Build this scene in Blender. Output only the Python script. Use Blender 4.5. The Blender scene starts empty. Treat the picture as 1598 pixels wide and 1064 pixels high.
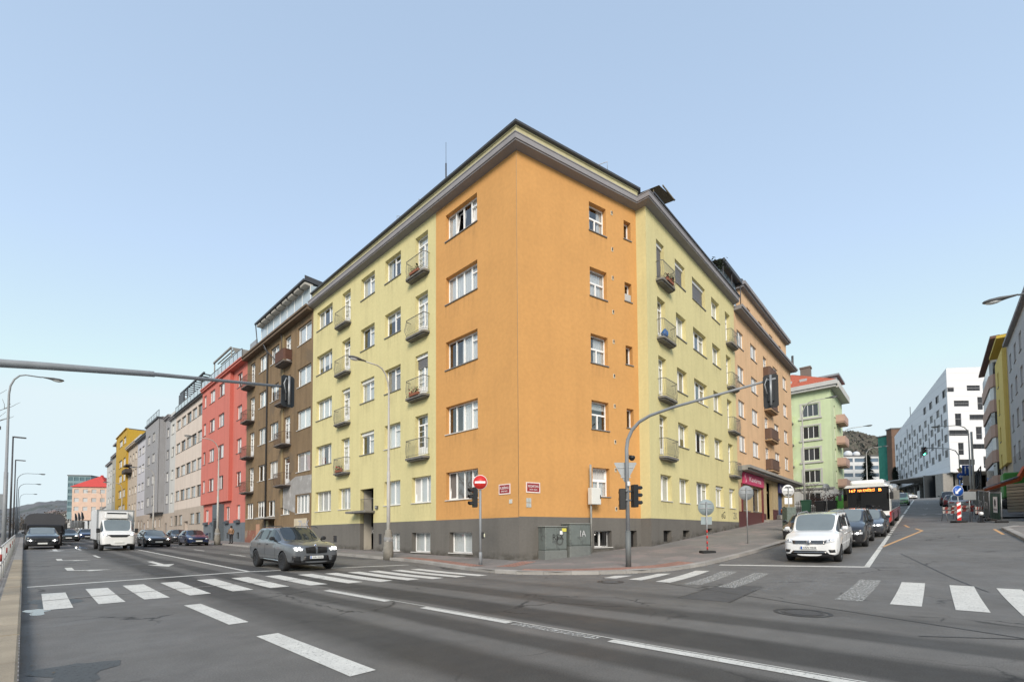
import bpy, bmesh, math, random
from math import sin, cos, radians, pi, sqrt, atan2, hypot
from mathutils import Matrix, Vector
from mathutils.bvhtree import BVHTree
random.seed(7)
SC = bpy.context.scene
COL = SC.collection

# ------------------------------------------------------------------ camera
# world axes: +X runs up the side street, +Y runs away along the main street
cam_d = bpy.data.cameras.new('camera')
cam = bpy.data.objects.new('camera', cam_d)
COL.objects.link(cam)
cam_d.sensor_width = 36.0
cam_d.lens = 36.0 * 708.0 / 1598.0
cam_d.shift_y = 0.1708
cam_d.clip_end = 6000
cam_d.clip_start = 0.05
_yaw = radians(42.9 - 90.0)
cam.matrix_world = (Matrix.Translation((0, 0, 1.48)) @ Matrix.Rotation(_yaw, 4, 'Z') @
                    Matrix.Rotation(radians(90 + 2.2), 4, 'X') @ Matrix.Rotation(radians(-0.38), 4, 'Z'))
SC.camera = cam

# ------------------------------------------------------------------ light
SUN_EL, SUN_AZ = 31.0, 222.0        # azimuth of the sun, counter-clockwise from +X
w = bpy.data.worlds.new('World'); SC.world = w; w.use_nodes = True
nt = w.node_tree; nt.nodes.clear()
sky = nt.nodes.new('ShaderNodeTexSky'); sky.sky_type = 'NISHITA'; sky.sun_disc = False
sky.sun_elevation = radians(SUN_EL); sky.sun_rotation = radians(90 - SUN_AZ)
sky.air_density = 1.0; sky.dust_density = .3; sky.ozone_density = 2.0; sky.altitude = 250
bg = nt.nodes.new('ShaderNodeBackground'); bg.inputs['Strength'].default_value = 0.15
out = nt.nodes.new('ShaderNodeOutputWorld')
hsv = nt.nodes.new('ShaderNodeHueSaturation'); hsv.inputs['Saturation'].default_value = 1.15
gam = nt.nodes.new('ShaderNodeGamma'); gam.inputs[1].default_value = .42
nt.links.new(sky.outputs[0], gam.inputs[0]); nt.links.new(gam.outputs[0], hsv.inputs['Color'])
cap = nt.nodes.new('ShaderNodeVectorMath'); cap.operation = 'MINIMUM'; cap.inputs[1].default_value = (1.33, 1.56, 1.66)   # caps the sky colour, painting the bright low sky an even pale tone
nt.links.new(hsv.outputs[0], cap.inputs[0]); nt.links.new(cap.outputs[0], bg.inputs[0]); nt.links.new(bg.outputs[0], out.inputs[0])
sun_d = bpy.data.lights.new('sun', 'SUN'); sun_d.energy = .95; sun_d.angle = radians(25)
sun_d.color = (1.0, 0.89, 0.77)
sun = bpy.data.objects.new('sun', sun_d); COL.objects.link(sun)
_sv = Vector((cos(radians(SUN_AZ)) * cos(radians(SUN_EL)), sin(radians(SUN_AZ)) * cos(radians(SUN_EL)), sin(radians(SUN_EL))))
sun.rotation_euler = _sv.to_track_quat('Z', 'Y').to_euler(); sun.location = (0, 0, 60)
SC.view_settings.view_transform = 'Standard'; SC.view_settings.look = 'None'
SC.view_settings.exposure = 1.95; SC.view_settings.gamma = 1.0
SC.view_settings.use_curve_mapping = False

# ------------------------------------------------------------------ materials
MATS = {}
def mat(name, col=(.5, .5, .5), rough=.8, metal=0., var=.12, vscale=.8, fine=.08, fscale=25., bump=0., bscale=60.,
        streak=0., spec=.5, coat=0., emit=0., ecol=None, objrand=0., alpha_noise=0., stripes=None, dirt=None):
    if name in MATS: return MATS[name]
    m = bpy.data.materials.new(name); m.use_nodes = True; MATS[name] = m
    n = m.node_tree.nodes; l = m.node_tree.links
    b = n['Principled BSDF']
    b.inputs['Roughness'].default_value = rough; b.inputs['Metallic'].default_value = metal
    b.inputs['Specular IOR Level'].default_value = spec; b.inputs['Coat Weight'].default_value = coat
    b.inputs['Coat Roughness'].default_value = .04
    tc = n.new('ShaderNodeTexCoord'); co = tc.outputs['Object']
    rgb = n.new('ShaderNodeRGB'); rgb.outputs[0].default_value = (*col, 1); cur = rgb.outputs[0]
    def mul(fac_out, lo, hi, cur):
        mr = n.new('ShaderNodeMapRange'); mr.inputs['To Min'].default_value = lo; mr.inputs['To Max'].default_value = hi
        l.new(fac_out, mr.inputs['Value'])
        mx = n.new('ShaderNodeMix'); mx.data_type = 'RGBA'; mx.blend_type = 'MULTIPLY'; mx.inputs['Factor'].default_value = 1
        l.new(cur, mx.inputs['A']); l.new(mr.outputs[0], mx.inputs['B']); return mx.outputs['Result']
    if var:
        t = n.new('ShaderNodeTexNoise'); t.inputs['Scale'].default_value = vscale; t.inputs['Detail'].default_value = 5
        l.new(co, t.inputs['Vector']); cur = mul(t.outputs[0], 1 - var * 1.6, 1 + var * 1.6, cur)
    if fine:
        t = n.new('ShaderNodeTexNoise'); t.inputs['Scale'].default_value = fscale; t.inputs['Detail'].default_value = 3
        l.new(co, t.inputs['Vector']); cur = mul(t.outputs[0], 1 - fine * 1.6, 1 + fine * 1.6, cur)
    if streak:
        mp = n.new('ShaderNodeMapping'); mp.inputs['Scale'].default_value = (1.7, 1.7, .14); l.new(co, mp.inputs['Vector'])
        t = n.new('ShaderNodeTexNoise'); t.inputs['Scale'].default_value = 1.; t.inputs['Detail'].default_value = 6
        l.new(mp.outputs[0], t.inputs['Vector'])
        mr = n.new('ShaderNodeMapRange'); mr.inputs['From Min'].default_value = .47; mr.inputs['From Max'].default_value = .72
        l.new(t.outputs[0], mr.inputs['Value']); cur = mul(mr.outputs[0], 1., 1 - streak, cur)
    if dirt:      # (colour, threshold): blotches of another colour
        t = n.new('ShaderNodeTexNoise'); t.inputs['Scale'].default_value = dirt[2]; t.inputs['Detail'].default_value = 7
        t.inputs['Roughness'].default_value = .65; l.new(co, t.inputs['Vector'])
        mr = n.new('ShaderNodeMapRange'); mr.inputs['From Min'].default_value = dirt[1]; mr.inputs['From Max'].default_value = dirt[1] + .06
        l.new(t.outputs[0], mr.inputs['Value'])
        mx = n.new('ShaderNodeMix'); mx.data_type = 'RGBA'; l.new(mr.outputs[0], mx.inputs['Factor'])
        l.new(cur, mx.inputs['A']); mx.inputs['B'].default_value = (*dirt[0], 1); cur = mx.outputs['Result']
    if objrand:
        oi = n.new('ShaderNodeObjectInfo'); cur = mul(oi.outputs['Random'], 1 - objrand, 1 + objrand, cur)
    l.new(cur, b.inputs['Base Color'])
    if bump:
        t = n.new('ShaderNodeTexNoise'); t.inputs['Scale'].default_value = bscale; t.inputs['Detail'].default_value = 4
        l.new(co, t.inputs['Vector']); bp = n.new('ShaderNodeBump'); bp.inputs['Strength'].default_value = bump
        bp.inputs['Distance'].default_value = .01; l.new(t.outputs[0], bp.inputs['Height']); l.new(bp.outputs[0], b.inputs['Normal'])
    if emit:
        b.inputs['Emission Color'].default_value = (*(ecol or col), 1); b.inputs['Emission Strength'].default_value = emit
    if alpha_noise:   # worn road paint
        t = n.new('ShaderNodeTexNoise'); t.inputs['Scale'].default_value = 22.; t.inputs['Detail'].default_value = 9
        t.inputs['Roughness'].default_value = .8; l.new(co, t.inputs['Vector'])
        mr = n.new('ShaderNodeMapRange'); mr.inputs['From Min'].default_value = alpha_noise - .05; mr.inputs['From Max'].default_value = alpha_noise + .05
        l.new(t.outputs[0], mr.inputs['Value']); l.new(mr.outputs[0], b.inputs['Alpha'])
    return m

def glass_mat(name, tint=(.8, .85, .88), ior=1.6):
    if name in MATS: return MATS[name]
    m = bpy.data.materials.new(name); m.use_nodes = True; MATS[name] = m
    n = m.node_tree.nodes; l = m.node_tree.links; n.clear()
    o = n.new('ShaderNodeOutputMaterial'); mx = n.new('ShaderNodeMixShader')
    tr = n.new('ShaderNodeBsdfTransparent'); tr.inputs[0].default_value = (*tint, 1)
    gl = n.new('ShaderNodeBsdfGlossy'); gl.inputs['Roughness'].default_value = .015; gl.inputs[0].default_value = (1, .98, .95, 1)
    fr = n.new('ShaderNodeFresnel'); fr.inputs['IOR'].default_value = ior
    tx = n.new('ShaderNodeTexCoord'); no = n.new('ShaderNodeTexNoise'); no.inputs['Scale'].default_value = .9
    bp = n.new('ShaderNodeBump'); bp.inputs['Strength'].default_value = .06; bp.inputs['Distance'].default_value = .05
    l.new(tx.outputs['Object'], no.inputs['Vector']); l.new(no.outputs[0], bp.inputs['Height'])
    l.new(bp.outputs[0], gl.inputs['Normal'])
    ma = n.new('ShaderNodeMath'); ma.operation = 'MULTIPLY_ADD'; ma.inputs[1].default_value = 1.2; ma.inputs[2].default_value = .08; ma.use_clamp = True
    l.new(fr.outputs[0], ma.inputs[0])
    ge = n.new('ShaderNodeNewGeometry'); iv = n.new('ShaderNodeMath'); iv.operation = 'SUBTRACT'; iv.inputs[0].default_value = 1.; l.new(ge.outputs['Backfacing'], iv.inputs[1])
    mb_ = n.new('ShaderNodeMath'); mb_.operation = 'MULTIPLY'; l.new(ma.outputs[0], mb_.inputs[0]); l.new(iv.outputs[0], mb_.inputs[1]); l.new(mb_.outputs[0], mx.inputs[0]); l.new(tr.outputs[0], mx.inputs[1]); l.new(gl.outputs[0], mx.inputs[2])
    l.new(mx.outputs[0], o.inputs[0]); return m

# ------------------------------------------------------------------ mesh and object helpers
WM = {}
def setp(o, label=None, cat=None, group=None, kind=None):
    if label: o['label'] = label
    if cat: o['category'] = cat
    if group: o['group'] = group
    if kind: o['kind'] = kind
    return o
I4 = Matrix.Identity(4)
def link(o, parent=None, M=I4):
    COL.objects.link(o)
    if parent is not None:
        o.parent = parent; o.matrix_local = WM[parent.name].inverted() @ M
    else: o.matrix_world = M
    WM[o.name] = M.copy(); return o
def empty(name, M, label, cat, group=None):
    o = bpy.data.objects.new(name, None); o.empty_display_size = .3
    link(o, None, M); return setp(o, label, cat, group)
def T(x, y, z): return Matrix.Translation((x, y, z))
def RZ(a): return Matrix.Rotation(a, 4, 'Z')
def RX(a): return Matrix.Rotation(a, 4, 'X')
def RY(a): return Matrix.Rotation(a, 4, 'Y')

class MB:
    def __init__(s): s.v = []; s.f = []; s.m = []; s.s = []
    def add(s, vs, fs, mi=0, sm=False):
        b = len(s.v); s.v += [tuple(x) for x in vs]
        for f in fs: s.f.append([b + i for i in f]); s.m.append(mi); s.s.append(sm)
        return s
    def box(s, x0, x1, y0, y1, z0, z1, mi=0):
        if x0 > x1: x0, x1 = x1, x0
        if y0 > y1: y0, y1 = y1, y0
        v = [(x0, y0, z0), (x1, y0, z0), (x1, y1, z0), (x0, y1, z0), (x0, y0, z1), (x1, y0, z1), (x1, y1, z1), (x0, y1, z1)]
        return s.add(v, [(0, 3, 2, 1), (4, 5, 6, 7), (0, 1, 5, 4), (1, 2, 6, 5), (2, 3, 7, 6), (3, 0, 4, 7)], mi)
    def cbox(s, x0, x1, y0, y1, z0, z1, c=.01, mi=0):      # box with chamfered edges
        vs = []
        for sx in (0, 1):
            for sy in (0, 1):
                for sz in (0, 1):
                    X = (x0, x1)[sx]; Y = (y0, y1)[sy]; Z = (z0, z1)[sz]
                    dx, dy, dz = (c, -c)[sx], (c, -c)[sy], (c, -c)[sz]
                    vs += [(X, Y + dy, Z + dz), (X + dx, Y, Z + dz), (X + dx, Y + dy, Z)]
        bm = bmesh.new()
        for v in vs: bm.verts.new(v)
        r = bmesh.ops.convex_hull(bm, input=bm.verts)
        bmesh.ops.dissolve_limit(bm, angle_limit=.02, verts=bm.verts, edges=bm.edges)
        bm.verts.index_update()
        s.add([v.co for v in bm.verts], [[v.index for v in f.verts] for f in bm.faces], mi); bm.free(); return s
    def quad(s, a, b, c, d, mi=0): return s.add([a, b, c, d], [(0, 1, 2, 3)], mi)
    def tube(s, pts, r, n=8, mi=0, caps=True, sm=True):
        pts = [Vector(p) for p in pts]; k = len(pts)
        rs = r if isinstance(r, (list, tuple)) else [r] * k
        b = len(s.v); up = None; vs = []
        for i, p in enumerate(pts):
            d = (pts[min(i + 1, k - 1)] - pts[max(i - 1, 0)]).normalized()
            if up is None:
                up = Vector((0, 0, 1)) if abs(d.z) < .9 else Vector((1, 0, 0))
            a = d.cross(up).normalized(); up = a.cross(d).normalized()
            for j in range(n):
                t = 2 * pi * j / n; vs.append(p + (a * cos(t) + up * sin(t)) * rs[i])
        fs = []
        for i in range(k - 1):
            for j in range(n):
                fs.append((i * n + j, i * n + (j + 1) % n, (i + 1) * n + (j + 1) % n, (i + 1) * n + j))
        s.add(vs, fs, mi, sm)
        if caps:
            s.f.append([b + j for j in range(n)][::-1]); s.m.append(mi); s.s.append(False)
            s.f.append([b + (k - 1) * n + j for j in range(n)]); s.m.append(mi); s.s.append(False)
        return s
    def lathe(s, prof, n=16, mi=0, M=I4, sm=True):        # prof: (r, z)
        vs = []; k = len(prof)
        for r, z in prof:
            for j in range(n):
                t = 2 * pi * j / n; vs.append(M @ Vector((r * cos(t), r * sin(t), z)))
        fs = [(i * n + j, i * n + (j + 1) % n, (i + 1) * n + (j + 1) % n, (i + 1) * n + j) for i in range(k - 1) for j in range(n)]
        fs += [list(range(n))[::-1], [(k - 1) * n + j for j in range(n)]]
        return s.add(vs, fs, mi, sm)
    def prism(s, poly, z0, z1, mi=0, M=I4):               # poly in xy
        k = len(poly)
        vs = [M @ Vector((x, y, z0)) for x, y in poly] + [M @ Vector((x, y, z1)) for x, y in poly]
        fs = [list(range(k))[::-1], list(range(k, 2 * k))] + [(i, (i + 1) % k, k + (i + 1) % k, k + i) for i in range(k)]
        return s.add(vs, fs, mi)
    def sphere(s, c, r, n=8, m=6, mi=0, sc=(1, 1, 1)):
        vs = []; fs = []
        for i in range(m + 1):
            a = pi * i / m
            for j in range(n):
                t = 2 * pi * j / n
                vs.append((c[0] + r * sc[0] * sin(a) * cos(t), c[1] + r * sc[1] * sin(a) * sin(t), c[2] + r * sc[2] * cos(a)))
        for i in range(m):
            for j in range(n): fs.append((i * n + j, (i + 1) * n + j, (i + 1) * n + (j + 1) % n, i * n + (j + 1) % n))
        return s.add(vs, fs, mi, True)
    def mesh(s, name, mats):
        me = bpy.data.meshes.new(name); me.from_pydata(s.v, [], s.f)
        for m in mats: me.materials.append(m)
        me.polygons.foreach_set('material_index', s.m); me.polygons.foreach_set('use_smooth', s.s)
        me.update(); return me
    def obj(s, name, mats, parent=None, M=I4, fix=False, **tags):
        if not isinstance(mats, (list, tuple)): mats = [mats]
        me = s.mesh(name, mats)
        if fix:
            bm = bmesh.new(); bm.from_mesh(me); bmesh.ops.remove_doubles(bm, verts=bm.verts, dist=1e-5)
            bmesh.ops.recalc_face_normals(bm, faces=bm.faces); bm.to_mesh(me); bm.free()
        o = bpy.data.objects.new(name, me); link(o, parent, M); return setp(o, **tags)
MESHC = {}
def cached(key, name, fn, mats):
    if key not in MESHC:
        b = MB(); fn(b); MESHC[key] = b.mesh(name, mats if isinstance(mats, (list, tuple)) else [mats])
    return MESHC[key]
def inst(name, me, parent, M, **tags):
    o = bpy.data.objects.new(name, me); link(o, parent, M); return setp(o, **tags)

def text_mesh(txt, size, depth=.004, font_w=None):
    c = bpy.data.curves.new('lettering', 'FONT'); c.body = txt; c.size = size; c.extrude = depth / 2
    c.align_x = 'CENTER'; c.align_y = 'CENTER'; c.resolution_u = 2
    o = bpy.data.objects.new('lettering', c); COL.objects.link(o)
    dg = bpy.context.evaluated_depsgraph_get(); dg.update()
    me = bpy.data.meshes.new_from_object(o.evaluated_get(dg)); bpy.data.objects.remove(o)
    if font_w:
        xs = [v.co.x for v in me.vertices]; wd = max(xs) - min(xs)
        for v in me.vertices: v.co.x *= font_w / wd
    return me
def text_obj(txt, size, m, parent, M, width=None, name='lettering', depth=.004):
    # text faces local -y, reads along local +x
    me = text_mesh(txt, size, depth, width); me.materials.clear(); me.materials.append(m)
    return inst(name, me, parent, M @ RX(pi / 2))

def copy_tree(src, M, parent=None, **tags):
    o = src.copy()
    Ms = WM[src.name]
    COL.objects.link(o)
    if parent is not None: o.parent = parent; o.matrix_local = WM[parent.name].inverted() @ M
    else: o.parent = None; o.matrix_world = M
    WM[o.name] = M.copy()
    for ch in [c for c in KIDS.get(src.name, [])]:
        copy_tree(ch, M @ Ms.inverted() @ WM[ch.name], o)
    return setp(o, **tags)
KIDS = {}
def register(root):
    for o in list(bpy.data.objects):
        if o.parent is not None:
            KIDS.setdefault(o.parent.name, [])
            if o not in KIDS[o.parent.name]: KIDS[o.parent.name].append(o)

# ------------------------------------------------------------------ ground height
def zg(x, y):
    a = 0.
    if x > 13.5:
        q = min(x, 19.) - 13.5; a += .073 * q * q / 11.
        if x > 19.: a += .073 * (min(x, 138.) - 19.)
    if y > 14.: a += .0145 * (min(y, 420.) - 14.)
    return a
def axis_cuts(lo, hi, extra):
    s = {lo, hi}
    for a, b, st in extra:
        k = a
        while k <= b + 1e-6:
            if lo <= k <= hi: s.add(round(k, 4))
            k += st
    return sorted(s)
RAMPX = [(13., 19.5, .25), (0, 60, 1.), (60, 140, 5.)]
RAMPY = [(13.5, 14.5, .5), (0, 60, 2.), (60, 420, 10.)]
def sheet(name, m, x0, x1, y0, y1, dz, parent=None, M=I4, **tags):
    xs = axis_cuts(x0, x1, RAMPX); ys = axis_cuts(y0, y1, RAMPY)
    b = MB(); vs = [(x, y, zg(x, y) + dz) for x in xs for y in ys]; n = len(ys)
    fs = [(i * n + j, (i + 1) * n + j, (i + 1) * n + j + 1, i * n + j + 1) for i in range(len(xs) - 1) for j in range(n - 1)]
    b.add(vs, fs, 0, True); return b.obj(name, m, parent, M, **tags)
def patch_mb(b, q, dz, st=.5, mi=0):
    # q: four plan corners, laid on the ground as a bilinear grid
    q = [Vector(p) for p in q]
    nu = max(1, int(max((q[1] - q[0]).length, (q[2] - q[3]).length) / st)); nv = max(1, int(max((q[3] - q[0]).length, (q[2] - q[1]).length) / st))
    vs = []
    for i in range(nu + 1):
        for j in range(nv + 1):
            a, c = i / nu, j / nv
            p = q[0] * (1 - a) * (1 - c) + q[1] * a * (1 - c) + q[2] * a * c + q[3] * (1 - a) * c
            vs.append((p.x, p.y, zg(p.x, p.y) + dz))
    fs = [(i * (nv + 1) + j, (i + 1) * (nv + 1) + j, (i + 1) * (nv + 1) + j + 1, i * (nv + 1) + j + 1) for i in range(nu) for j in range(nv)]
    b.add(vs, fs, mi)
def patch(name, m, q, dz, parent=None, **tags):
    b = MB(); patch_mb(b, q, dz); return b.obj(name, m, parent, **tags)
def poly_sheet(name, m, pts, dz, side=None, parent=None, thick=0, **tags):
    # filled polygon on the ground (concave allowed), refined where the ground bends
    bm = bmesh.new(); vs = [bm.verts.new((x, y, 0)) for x, y in pts]; bm.faces.new(vs)
    bmesh.ops.triangulate(bm, faces=bm.faces)
    for x in [c for a, b_, st in RAMPX for c in [a + st * i for i in range(int((b_ - a) / st) + 1)]]:
        bmesh.ops.bisect_plane(bm, geom=bm.verts[:] + bm.edges[:] + bm.faces[:], plane_co=(x, 0, 0), plane_no=(1, 0, 0))
    for y in [14., 20, 30, 60, 120, 250, 419]:
        bmesh.ops.bisect_plane(bm, geom=bm.verts[:] + bm.edges[:] + bm.faces[:], plane_co=(0, y, 0), plane_no=(0, 1, 0))
    bmesh.ops.recalc_face_normals(bm, faces=bm.faces)
    for v in bm.verts: v.co.z = zg(v.co.x, v.co.y) + dz
    if sum(f.normal.z for f in bm.faces) < 0: bmesh.ops.reverse_faces(bm, faces=bm.faces)
    me = bpy.data.meshes.new(name); bm.to_mesh(me); bm.free(); me.materials.append(m)
    o = bpy.data.objects.new(name, me); link(o, parent); return setp(o, **tags)
# ------------------------------------------------------------------ palette
def asphalt_mat():
    m = bpy.data.materials.new('asphalt'); m.use_nodes = True; n = m.node_tree.nodes; l = m.node_tree.links
    b = n['Principled BSDF']; tc = n.new('ShaderNodeTexCoord'); co = tc.outputs['Object']
    def noise(scale, detail=4, vec=co, rough=.55):
        t = n.new('ShaderNodeTexNoise'); t.inputs['Scale'].default_value = scale; t.inputs['Detail'].default_value = detail
        t.inputs['Roughness'].default_value = rough; l.new(vec, t.inputs['Vector']); return t
    def rng(src, a, b_, c, d):
        r = n.new('ShaderNodeMapRange'); r.inputs[1].default_value = a; r.inputs[2].default_value = b_; r.inputs[3].default_value = c; r.inputs[4].default_value = d
        l.new(src, r.inputs[0]); return r.outputs[0]
    def mth(op, a, b_=None):
        r = n.new('ShaderNodeMath'); r.operation = op
        for i, q in enumerate((a, b_)):
            if q is None: continue
            if isinstance(q, (int, float)): r.inputs[i].default_value = q
            else: l.new(q, r.inputs[i])
        return r.outputs[0]
    sx = n.new('ShaderNodeSeparateXYZ'); l.new(co, sx.inputs[0])
    mp = n.new('ShaderNodeMapping'); mp.inputs['Scale'].default_value = (.6, .12, 1); l.new(co, mp.inputs[0])
    wob = noise(1.4, 5, mp.outputs[0])
    xw = mth('ADD', sx.outputs[0], mth('MULTIPLY', mth('SUBTRACT', wob.outputs[0], .5), .55))
    ramp = n.new('ShaderNodeValToRGB'); cr = ramp.color_ramp
    l.new(mth('DIVIDE', xw, 16.), ramp.inputs[0])
    stops = [(0, 1.0), (2.75, 1.0), (3.2, .45), (3.9, .45), (4.15, .92), (4.45, .92), (4.6, .46), (5.05, .46), (5.25, .95), (5.8, .95), (5.95, .42), (6.8, .42),
             (7.05, 1.0), (7.6, 1.0), (7.8, .5), (8.4, .5), (8.8, .98), (9.5, .9), (10.2, .66), (10.7, .98), (16, 1.0)]
    cr.elements[0].position = 0; cr.elements[0].color = (1, 1, 1, 1); cr.elements[1].position = 1; cr.elements[1].color = (1, 1, 1, 1)
    for p, v in stops[1:-1]:
        e = cr.elements.new(p / 16.); e.color = (v, v * .985, v * .96, 1)
    base = n.new('ShaderNodeRGB'); base.outputs[0].default_value = (.15, .146, .139, 1)
    def mul(a, b_, fac=1.):
        x = n.new('ShaderNodeMix'); x.data_type = 'RGBA'; x.blend_type = 'MULTIPLY'; x.inputs['Factor'].default_value = fac
        l.new(a, x.inputs['A']); l.new(b_, x.inputs['B']); return x.outputs['Result']
    cur = mul(base.outputs[0], ramp.outputs[0], 1.)
    cur = mul(cur, rng(noise(.35, 5).outputs[0], .3, .7, .84, 1.14))
    cur = mul(cur, rng(noise(2.2, 6, co, .65).outputs[0], .3, .7, .88, 1.1))
    cur = mul(cur, rng(noise(55, 3).outputs[0], .25, .75, .7, 1.32))
    sp = rng(noise(150, 2).outputs[0], .66, .74, 1., 1.9); cur = mul(cur, sp)
    # cracks
    dn = noise(1.1, 6); dv = n.new('ShaderNodeVectorMath'); dv.operation = 'MULTIPLY_ADD'
    l.new(dn.outputs['Color'], dv.inputs[0]); dv.inputs[1].default_value = (1.1, 1.1, 0); l.new(co, dv.inputs[2])
    vo = n.new('ShaderNodeTexVoronoi'); vo.feature = 'DISTANCE_TO_EDGE'; vo.inputs['Scale'].default_value = .42; l.new(dv.outputs[0], vo.inputs['Vector'])
    line = rng(vo.outputs['Distance'], .0, .016, 1., 0.)
    mask = rng(noise(.27, 3).outputs[0], .5, .58, 0., 1.)
    ck = mth('MULTIPLY', mth('MULTIPLY', line, mask), .9)
    mx = n.new('ShaderNodeMix'); mx.data_type = 'RGBA'; l.new(ck, mx.inputs['Factor']); l.new(cur, mx.inputs['A']); mx.inputs['B'].default_value = (.02, .02, .02, 1)
    l.new(mx.outputs['Result'], b.inputs['Base Color'])
    l.new(rng(noise(.8, 4).outputs[0], .3, .7, .62, .9), b.inputs['Roughness'])
    b.inputs['Specular IOR Level'].default_value = .35
    bp = n.new('ShaderNodeBump'); bp.inputs['Strength'].default_value = .5; bp.inputs['Distance'].default_value = .008
    l.new(noise(90, 3).outputs[0], bp.inputs['Height']); l.new(bp.outputs[0], b.inputs['Normal'])
    return m
def paving_mat(name, c1, c2, mortar, bw, bh, msize=.03, off=.5, var=.2):
    m = bpy.data.materials.new(name); m.use_nodes = True; n = m.node_tree.nodes; l = m.node_tree.links; b = n['Principled BSDF']
    tc = n.new('ShaderNodeTexCoord'); br = n.new('ShaderNodeTexBrick'); l.new(tc.outputs['Object'], br.inputs['Vector'])
    br.inputs['Color1'].default_value = (*c1, 1); br.inputs['Color2'].default_value = (*c2, 1); br.inputs['Mortar'].default_value = (*mortar, 1)
    br.inputs['Scale'].default_value = 1; br.inputs['Brick Width'].default_value = bw; br.inputs['Row Height'].default_value = bh
    br.inputs['Mortar Size'].default_value = msize * bh; br.offset = off
    t = n.new('ShaderNodeTexNoise'); t.inputs['Scale'].default_value = .9; t.inputs['Detail'].default_value = 7; l.new(tc.outputs['Object'], t.inputs[0])
    mr = n.new('ShaderNodeMapRange'); mr.inputs[1].default_value = .3; mr.inputs[2].default_value = .7; mr.inputs[3].default_value = 1 - var; mr.inputs[4].default_value = 1 + var
    l.new(t.outputs[0], mr.inputs[0]); mx = n.new('ShaderNodeMix'); mx.data_type = 'RGBA'; mx.blend_type = 'MULTIPLY'; mx.inputs['Factor'].default_value = 1
    l.new(br.outputs[0], mx.inputs['A']); l.new(mr.outputs[0], mx.inputs['B']); l.new(mx.outputs['Result'], b.inputs['Base Color'])
    b.inputs['Roughness'].default_value = .85
    bp = n.new('ShaderNodeBump'); bp.inputs['Strength'].default_value = .6; bp.inputs['Distance'].default_value = .006
    l.new(br.outputs['Fac'], bp.inputs['Height']); bp.invert = True; l.new(bp.outputs[0], b.inputs['Normal']); return m
ASPH = asphalt_mat()
PAVE = mat('footway_asphalt', (.195, .182, .17), .9, var=.2, vscale=.5, fine=.2, fscale=18, bump=.4, dirt=((.25, .215, .20), .52, .6))
PAVEL = paving_mat('mosaic_paving', (.20, .19, .18), (.28, .265, .25), (.11, .10, .09), .11, .11, .12)
REDP = paving_mat('red_paving', (.33, .16, .12), (.40, .22, .17), (.15, .11, .09), .2, .1, .1)
KERB = mat('granite_kerb', (.30, .285, .265), .85, var=.2, vscale=1.5, fine=.25, fscale=60, bump=.4, objrand=.12)
KERBB = mat('sandy_kerb', (.33, .275, .20), .85, var=.2, vscale=2., fine=.25, fscale=60, bump=.4, objrand=.16)
PAINT = mat('road_paint', (.62, .61, .565), .7, var=.14, vscale=2.5, fine=.12, alpha_noise=.395, bump=.2)
PAINTW = mat('worn_road_paint', (.55, .55, .52), .75, var=.1, fine=.2, alpha_noise=.52)
PAINTF = mat('faint_road_paint', (.36, .36, .35), .8, var=.1, fine=.2, alpha_noise=.56)
YPAINT = mat('yellow_road_paint', (.62, .36, .16), .7, var=.12, alpha_noise=.38)
SOIL = mat('soil', (.16, .15, .13), .95, var=.2, vscale=.05)
IRON = mat('cast_iron', (.085, .082, .08), .6, metal=.3, var=.2, bump=.3)
TAR = mat('tar_joint', (.035, .035, .035), .6)
WATER = mat('rain_water', (.03, .03, .03), .04, var=0, fine=0, spec=.8)
WHITE = mat('white_plastic', (.78, .78, .77), .35, var=.03, fine=0)
WFRAME = mat('window_frame_white', (.84, .84, .83), .45, var=.04, fine=0, objrand=.05)
GLASS = glass_mat('window_glass', (.95, .97, .98))
CURT = mat('curtain', (.56, .56, .55), .95, var=.05, fine=0, objrand=.15)
CURTD = mat('curtain_dark', (.22, .20, .19), .95, var=.05, fine=0, objrand=.4)
ROOM = mat('room_shade', (.06, .055, .05), .95, var=.1)  # dark colour of the backing sheets, painted shade of the unlit rooms
SILLM = mat('sill_metal', (.22, .215, .21), .5, metal=.2, var=.1)
SILLW = mat('sill_white', (.62, .60, .57), .6, var=.08)
ORANGE = mat('orange_render', (.575, .30, .10), .92, var=.075, vscale=.45, fine=.07, fscale=5, bump=.25, bscale=90, streak=.05)
YELLOW = mat('yellow_render', (.61, .545, .28), .92, var=.07, vscale=.5, fine=.06, fscale=6, bump=.25, bscale=90, streak=.08)
PLINTH = mat('grey_plinth_render', (.142, .133, .12), .9, var=.1, vscale=.7, fine=.08, fscale=8, bump=.3, streak=.12, dirt=((.215, .205, .195), .69, 1.6))
CORN = mat('grey_cornice', (.26, .25, .26), .8, var=.08, streak=.08)
SOFFIT = mat('soffit_grey', (.22, .205, .19), .9, var=.1)
PARAP = mat('cream_parapet', (.50, .46, .28), .85, var=.1, vscale=2, streak=.1)
GUTTER = mat('gutter_dark', (.075, .075, .08), .5, metal=.4, var=.1)
ROOFM = mat('roof_sheet', (.13, .13, .135), .6, metal=.3, var=.1)
IRONW = mat('railing_iron', (.16, .16, .155), .6, metal=.3, var=.2, vscale=8)
CONC = mat('concrete', (.30, .29, .27), .9, var=.15, vscale=2, streak=.25, bump=.4)
CONCD = mat('weathered_concrete', (.19, .18, .165), .9, var=.2, vscale=3, streak=.35, bump=.4)
BROWN = mat('brown_render', (.205, .14, .078), .95, var=.13, vscale=.4, fine=.1, fscale=5, bump=.5, bscale=40, streak=.3, dirt=((.155, .112, .07), .55, .45))
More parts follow.
